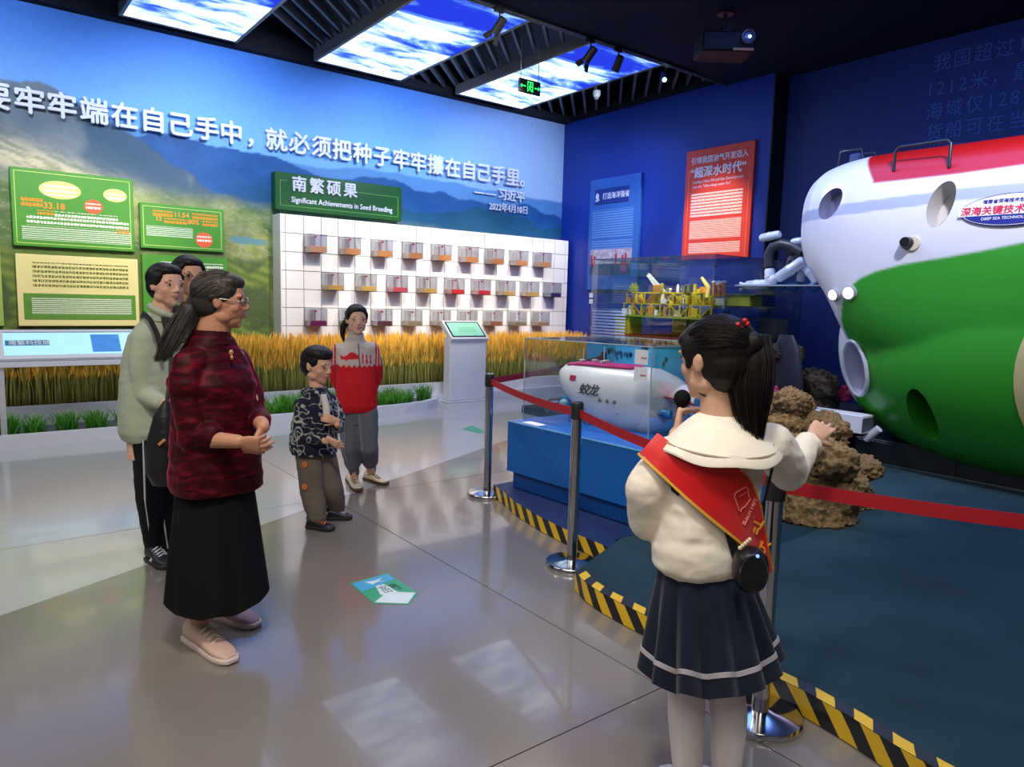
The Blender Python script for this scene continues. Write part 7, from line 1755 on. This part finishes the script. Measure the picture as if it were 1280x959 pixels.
hand_shapes(mb, Rwr, dirv(.7, .1, -.4), dirv(0, -.8, 0), 1, .14); hand_shapes(mb, Lwr, dirv(-.7, .1, -.4), dirv(0, -.8, 0), -1, .14)
ra, la = on(443, 606, 2, 0), on(464, 602, 2, 0)
mb.chain([R_(440, 525, 0), R_(439, 562, 0), Vector((ra.x, ra.y, .08)), Vector((ra.x, ra.y, .045))], [.065, .048, .034, .032]); mb.chain([R_(457, 525, 0), R_(461, 562, 0), Vector((la.x, la.y, .08)), Vector((la.x, la.y, .045))], [.065, .048, .034, .032])
finish_body(girl, mb, .0045, srgb(230, 182, 154), P1, hh, matn='skin'); face_details(girl, P0, hf, hu, hh, M_hblack)
fr = basis(hf, hu)
def ex(mb):
    mb.ell(P0(0, .05, .33), (.33*hh, .29*hh, .18*hh), fr, 18, 10)
    for s in (-1, 1): mb.chain([P0(s*.20, .26, .30), P0(s*.32, .14, .18), P0(s*.335, -.06, .04)], [.05*hh, .05*hh, .06*hh], 10)
hair_cap(girl, P0, hh, fr, M_hblack, .005, extra=ex)
mb = MB(); mb.chain([P0(.25, -.40, -.02), P0(.40, -.42, -.25), P0(.42, -.38, -.55), P0(.38, -.34, -.78)], [.12*hh, .11*hh, .09*hh, .03*hh], 12); put('ponytail', remesh(mb, .005, 2, groove(.003, 60, 3)), M_hblack, girl)
mb = MB(); mb.loft([(R_(446, 514), ts*.135, tf*.115, 2.4), (R_(446, 507), ts*.160, tf*.135, 2.4), (R_(446, 480), ts*.155, tf*.135, 2.4), (R_(445, 450), ts*.145, tf*.115, 2.3), (R_(444, 438), ts*.125, tf*.095, 2.1), (R_(444, 429), ts*.090, tf*.075, 2), (R_(444, 420), ts*.062, tf*.058)], 26)
mb.chain([R_(436, 440), Rsh, R_(420, 458, .03), Rel, R_(430, 494, .13)], [.062, .056, .054, .050, .04], 16); mb.chain([R_(452, 438), Lsh, R_(470, 456, .05), Lel, R_(462, 494, .14)], [.060, .054, .052, .048, .04], 16)
mb.tube([R_(443, 430), P0(0, -.05, -.40)], [.062, .056], 18)
me = remesh(mb, .0055, 4, wr(.005, 12, .003, 26, 4)); co = coords(me); zb = R_(445, 457).z
sx_ = (co-np.array(R_(444, 440)))@np.array(ts); sf_ = (co-np.array(R_(444, 440)))@np.array(tf)
base = np.tile(np.array(srgb(196, 184, 176)), (len(co), 1)).astype(float); red = np.array(srgb(204, 18, 32))
zz = zb+.012*(np.abs((sx_*26) % 1-.5) < .25); k = sstep(.004, -.004, co[:, 2]-zz)[:, None]; body_ = (np.abs(sx_) < .165)[:, None]
base = base*(1-k)+red*k
for d_ in (.150, .172, .194):      # sleeve stripes
    k = ((np.abs(np.abs(sx_)-d_) < .006) & (co[:, 2] > zb-.02))[:, None]; base = np.where(k, red, base)
xm, zm = sx_, co[:, 2]-zb
k = ((xm > -.02) & (xm < .115) & (zm > .055) & (zm < .055+.055*(.7+.3*np.sin(xm*50))) & (sf_ > 0))[:, None]; base = np.where(k, red, base)
k = ((np.abs(zm-(.045+.9*np.abs(xm-.075))) < .005) & (xm > .03) & (xm < .12) & (sf_ > 0) & (zm < .13))[:, None]; base = np.where(k, red, base)
for bx_ in (-.045, -.075, -.105):
    k = ((np.abs(xm-bx_) < .006) & (zm > .02) & (zm < .085+.25*(bx_+.1)) & (sf_ > 0))[:, None]; base = np.where(k, red, base)
k = (co[:, 2] > R_(445, 426).z)[:, None]; base = np.where(k & (np.abs(sx_) < .1)[:, None], np.array(srgb(176, 166, 160)), base)
put('track_jacket', me, attr_mat('track_cloth', .7, bump=.15, bscale=200), girl); set_paint(me, base)
mb = MB(); mb.tube([R_(448, 430, -.075), R_(449, 450, -.128), R_(450, 458, -.136)], .004, 6); mb.build('zip', mat('zip_dark', (.1, .05, .05), .5), girl, True)
M_jg = mat('jogger_grey', srgb(108, 110, 116), .85, bump=.2, bscale=180)
mb = MB(); mb.loft([(R_(448, 530), ts*.11, tf*.08), (R_(448, 512), ts*.135, tf*.10), (R_(448, 500), ts*.13, tf*.10)], 20)
for hp, kp, an in ((R_(439, 515, 0), R_(438, 560, 0), ra), (R_(458, 515, 0), R_(461, 560, 0), la)):
    a3 = Vector((an.x, an.y, .10)); mb.chain([hp, hp.lerp(kp, .5), kp, kp.lerp(a3, .6), kp.lerp(a3, .78), a3], [.088, .084, .072, .066, .046, .042], 16)
put('joggers', remesh(mb, .007, 4, wr(.005, 12, .004, 24, 7)), M_jg, girl)
for hp, kp, an in ((R_(439, 515, 0), R_(438, 560, 0), ra), (R_(458, 515, 0), R_(461, 560, 0), la)):
    a3 = Vector((an.x, an.y, .10))
    for dx in (.03, .042):
        mb = MB(); mb.tube([hp-AWAY*.085-ts*(-dx), kp-AWAY*.070-ts*(-dx), kp.lerp(a3, .5)-AWAY*.066-ts*(-dx*.7)], .002, 5); mb.build('seam_line', mat('seam_pale', srgb(170, 172, 178), .7), girl, True)
M_cs = mat('sandal_cream', srgb(226, 208, 170), .5); M_br = mat('sole_brown', srgb(92, 66, 44), .6)
for h_, t_ in ((on(436, 601, 2, 0), on(449, 616, 2, 0)), (on(456, 600, 2, 0), on(484, 607, 2, 0))):
    so = shoe(girl, h_, t_, .09, .07, M_cs, M_br, 'sandal', laces=M_br)
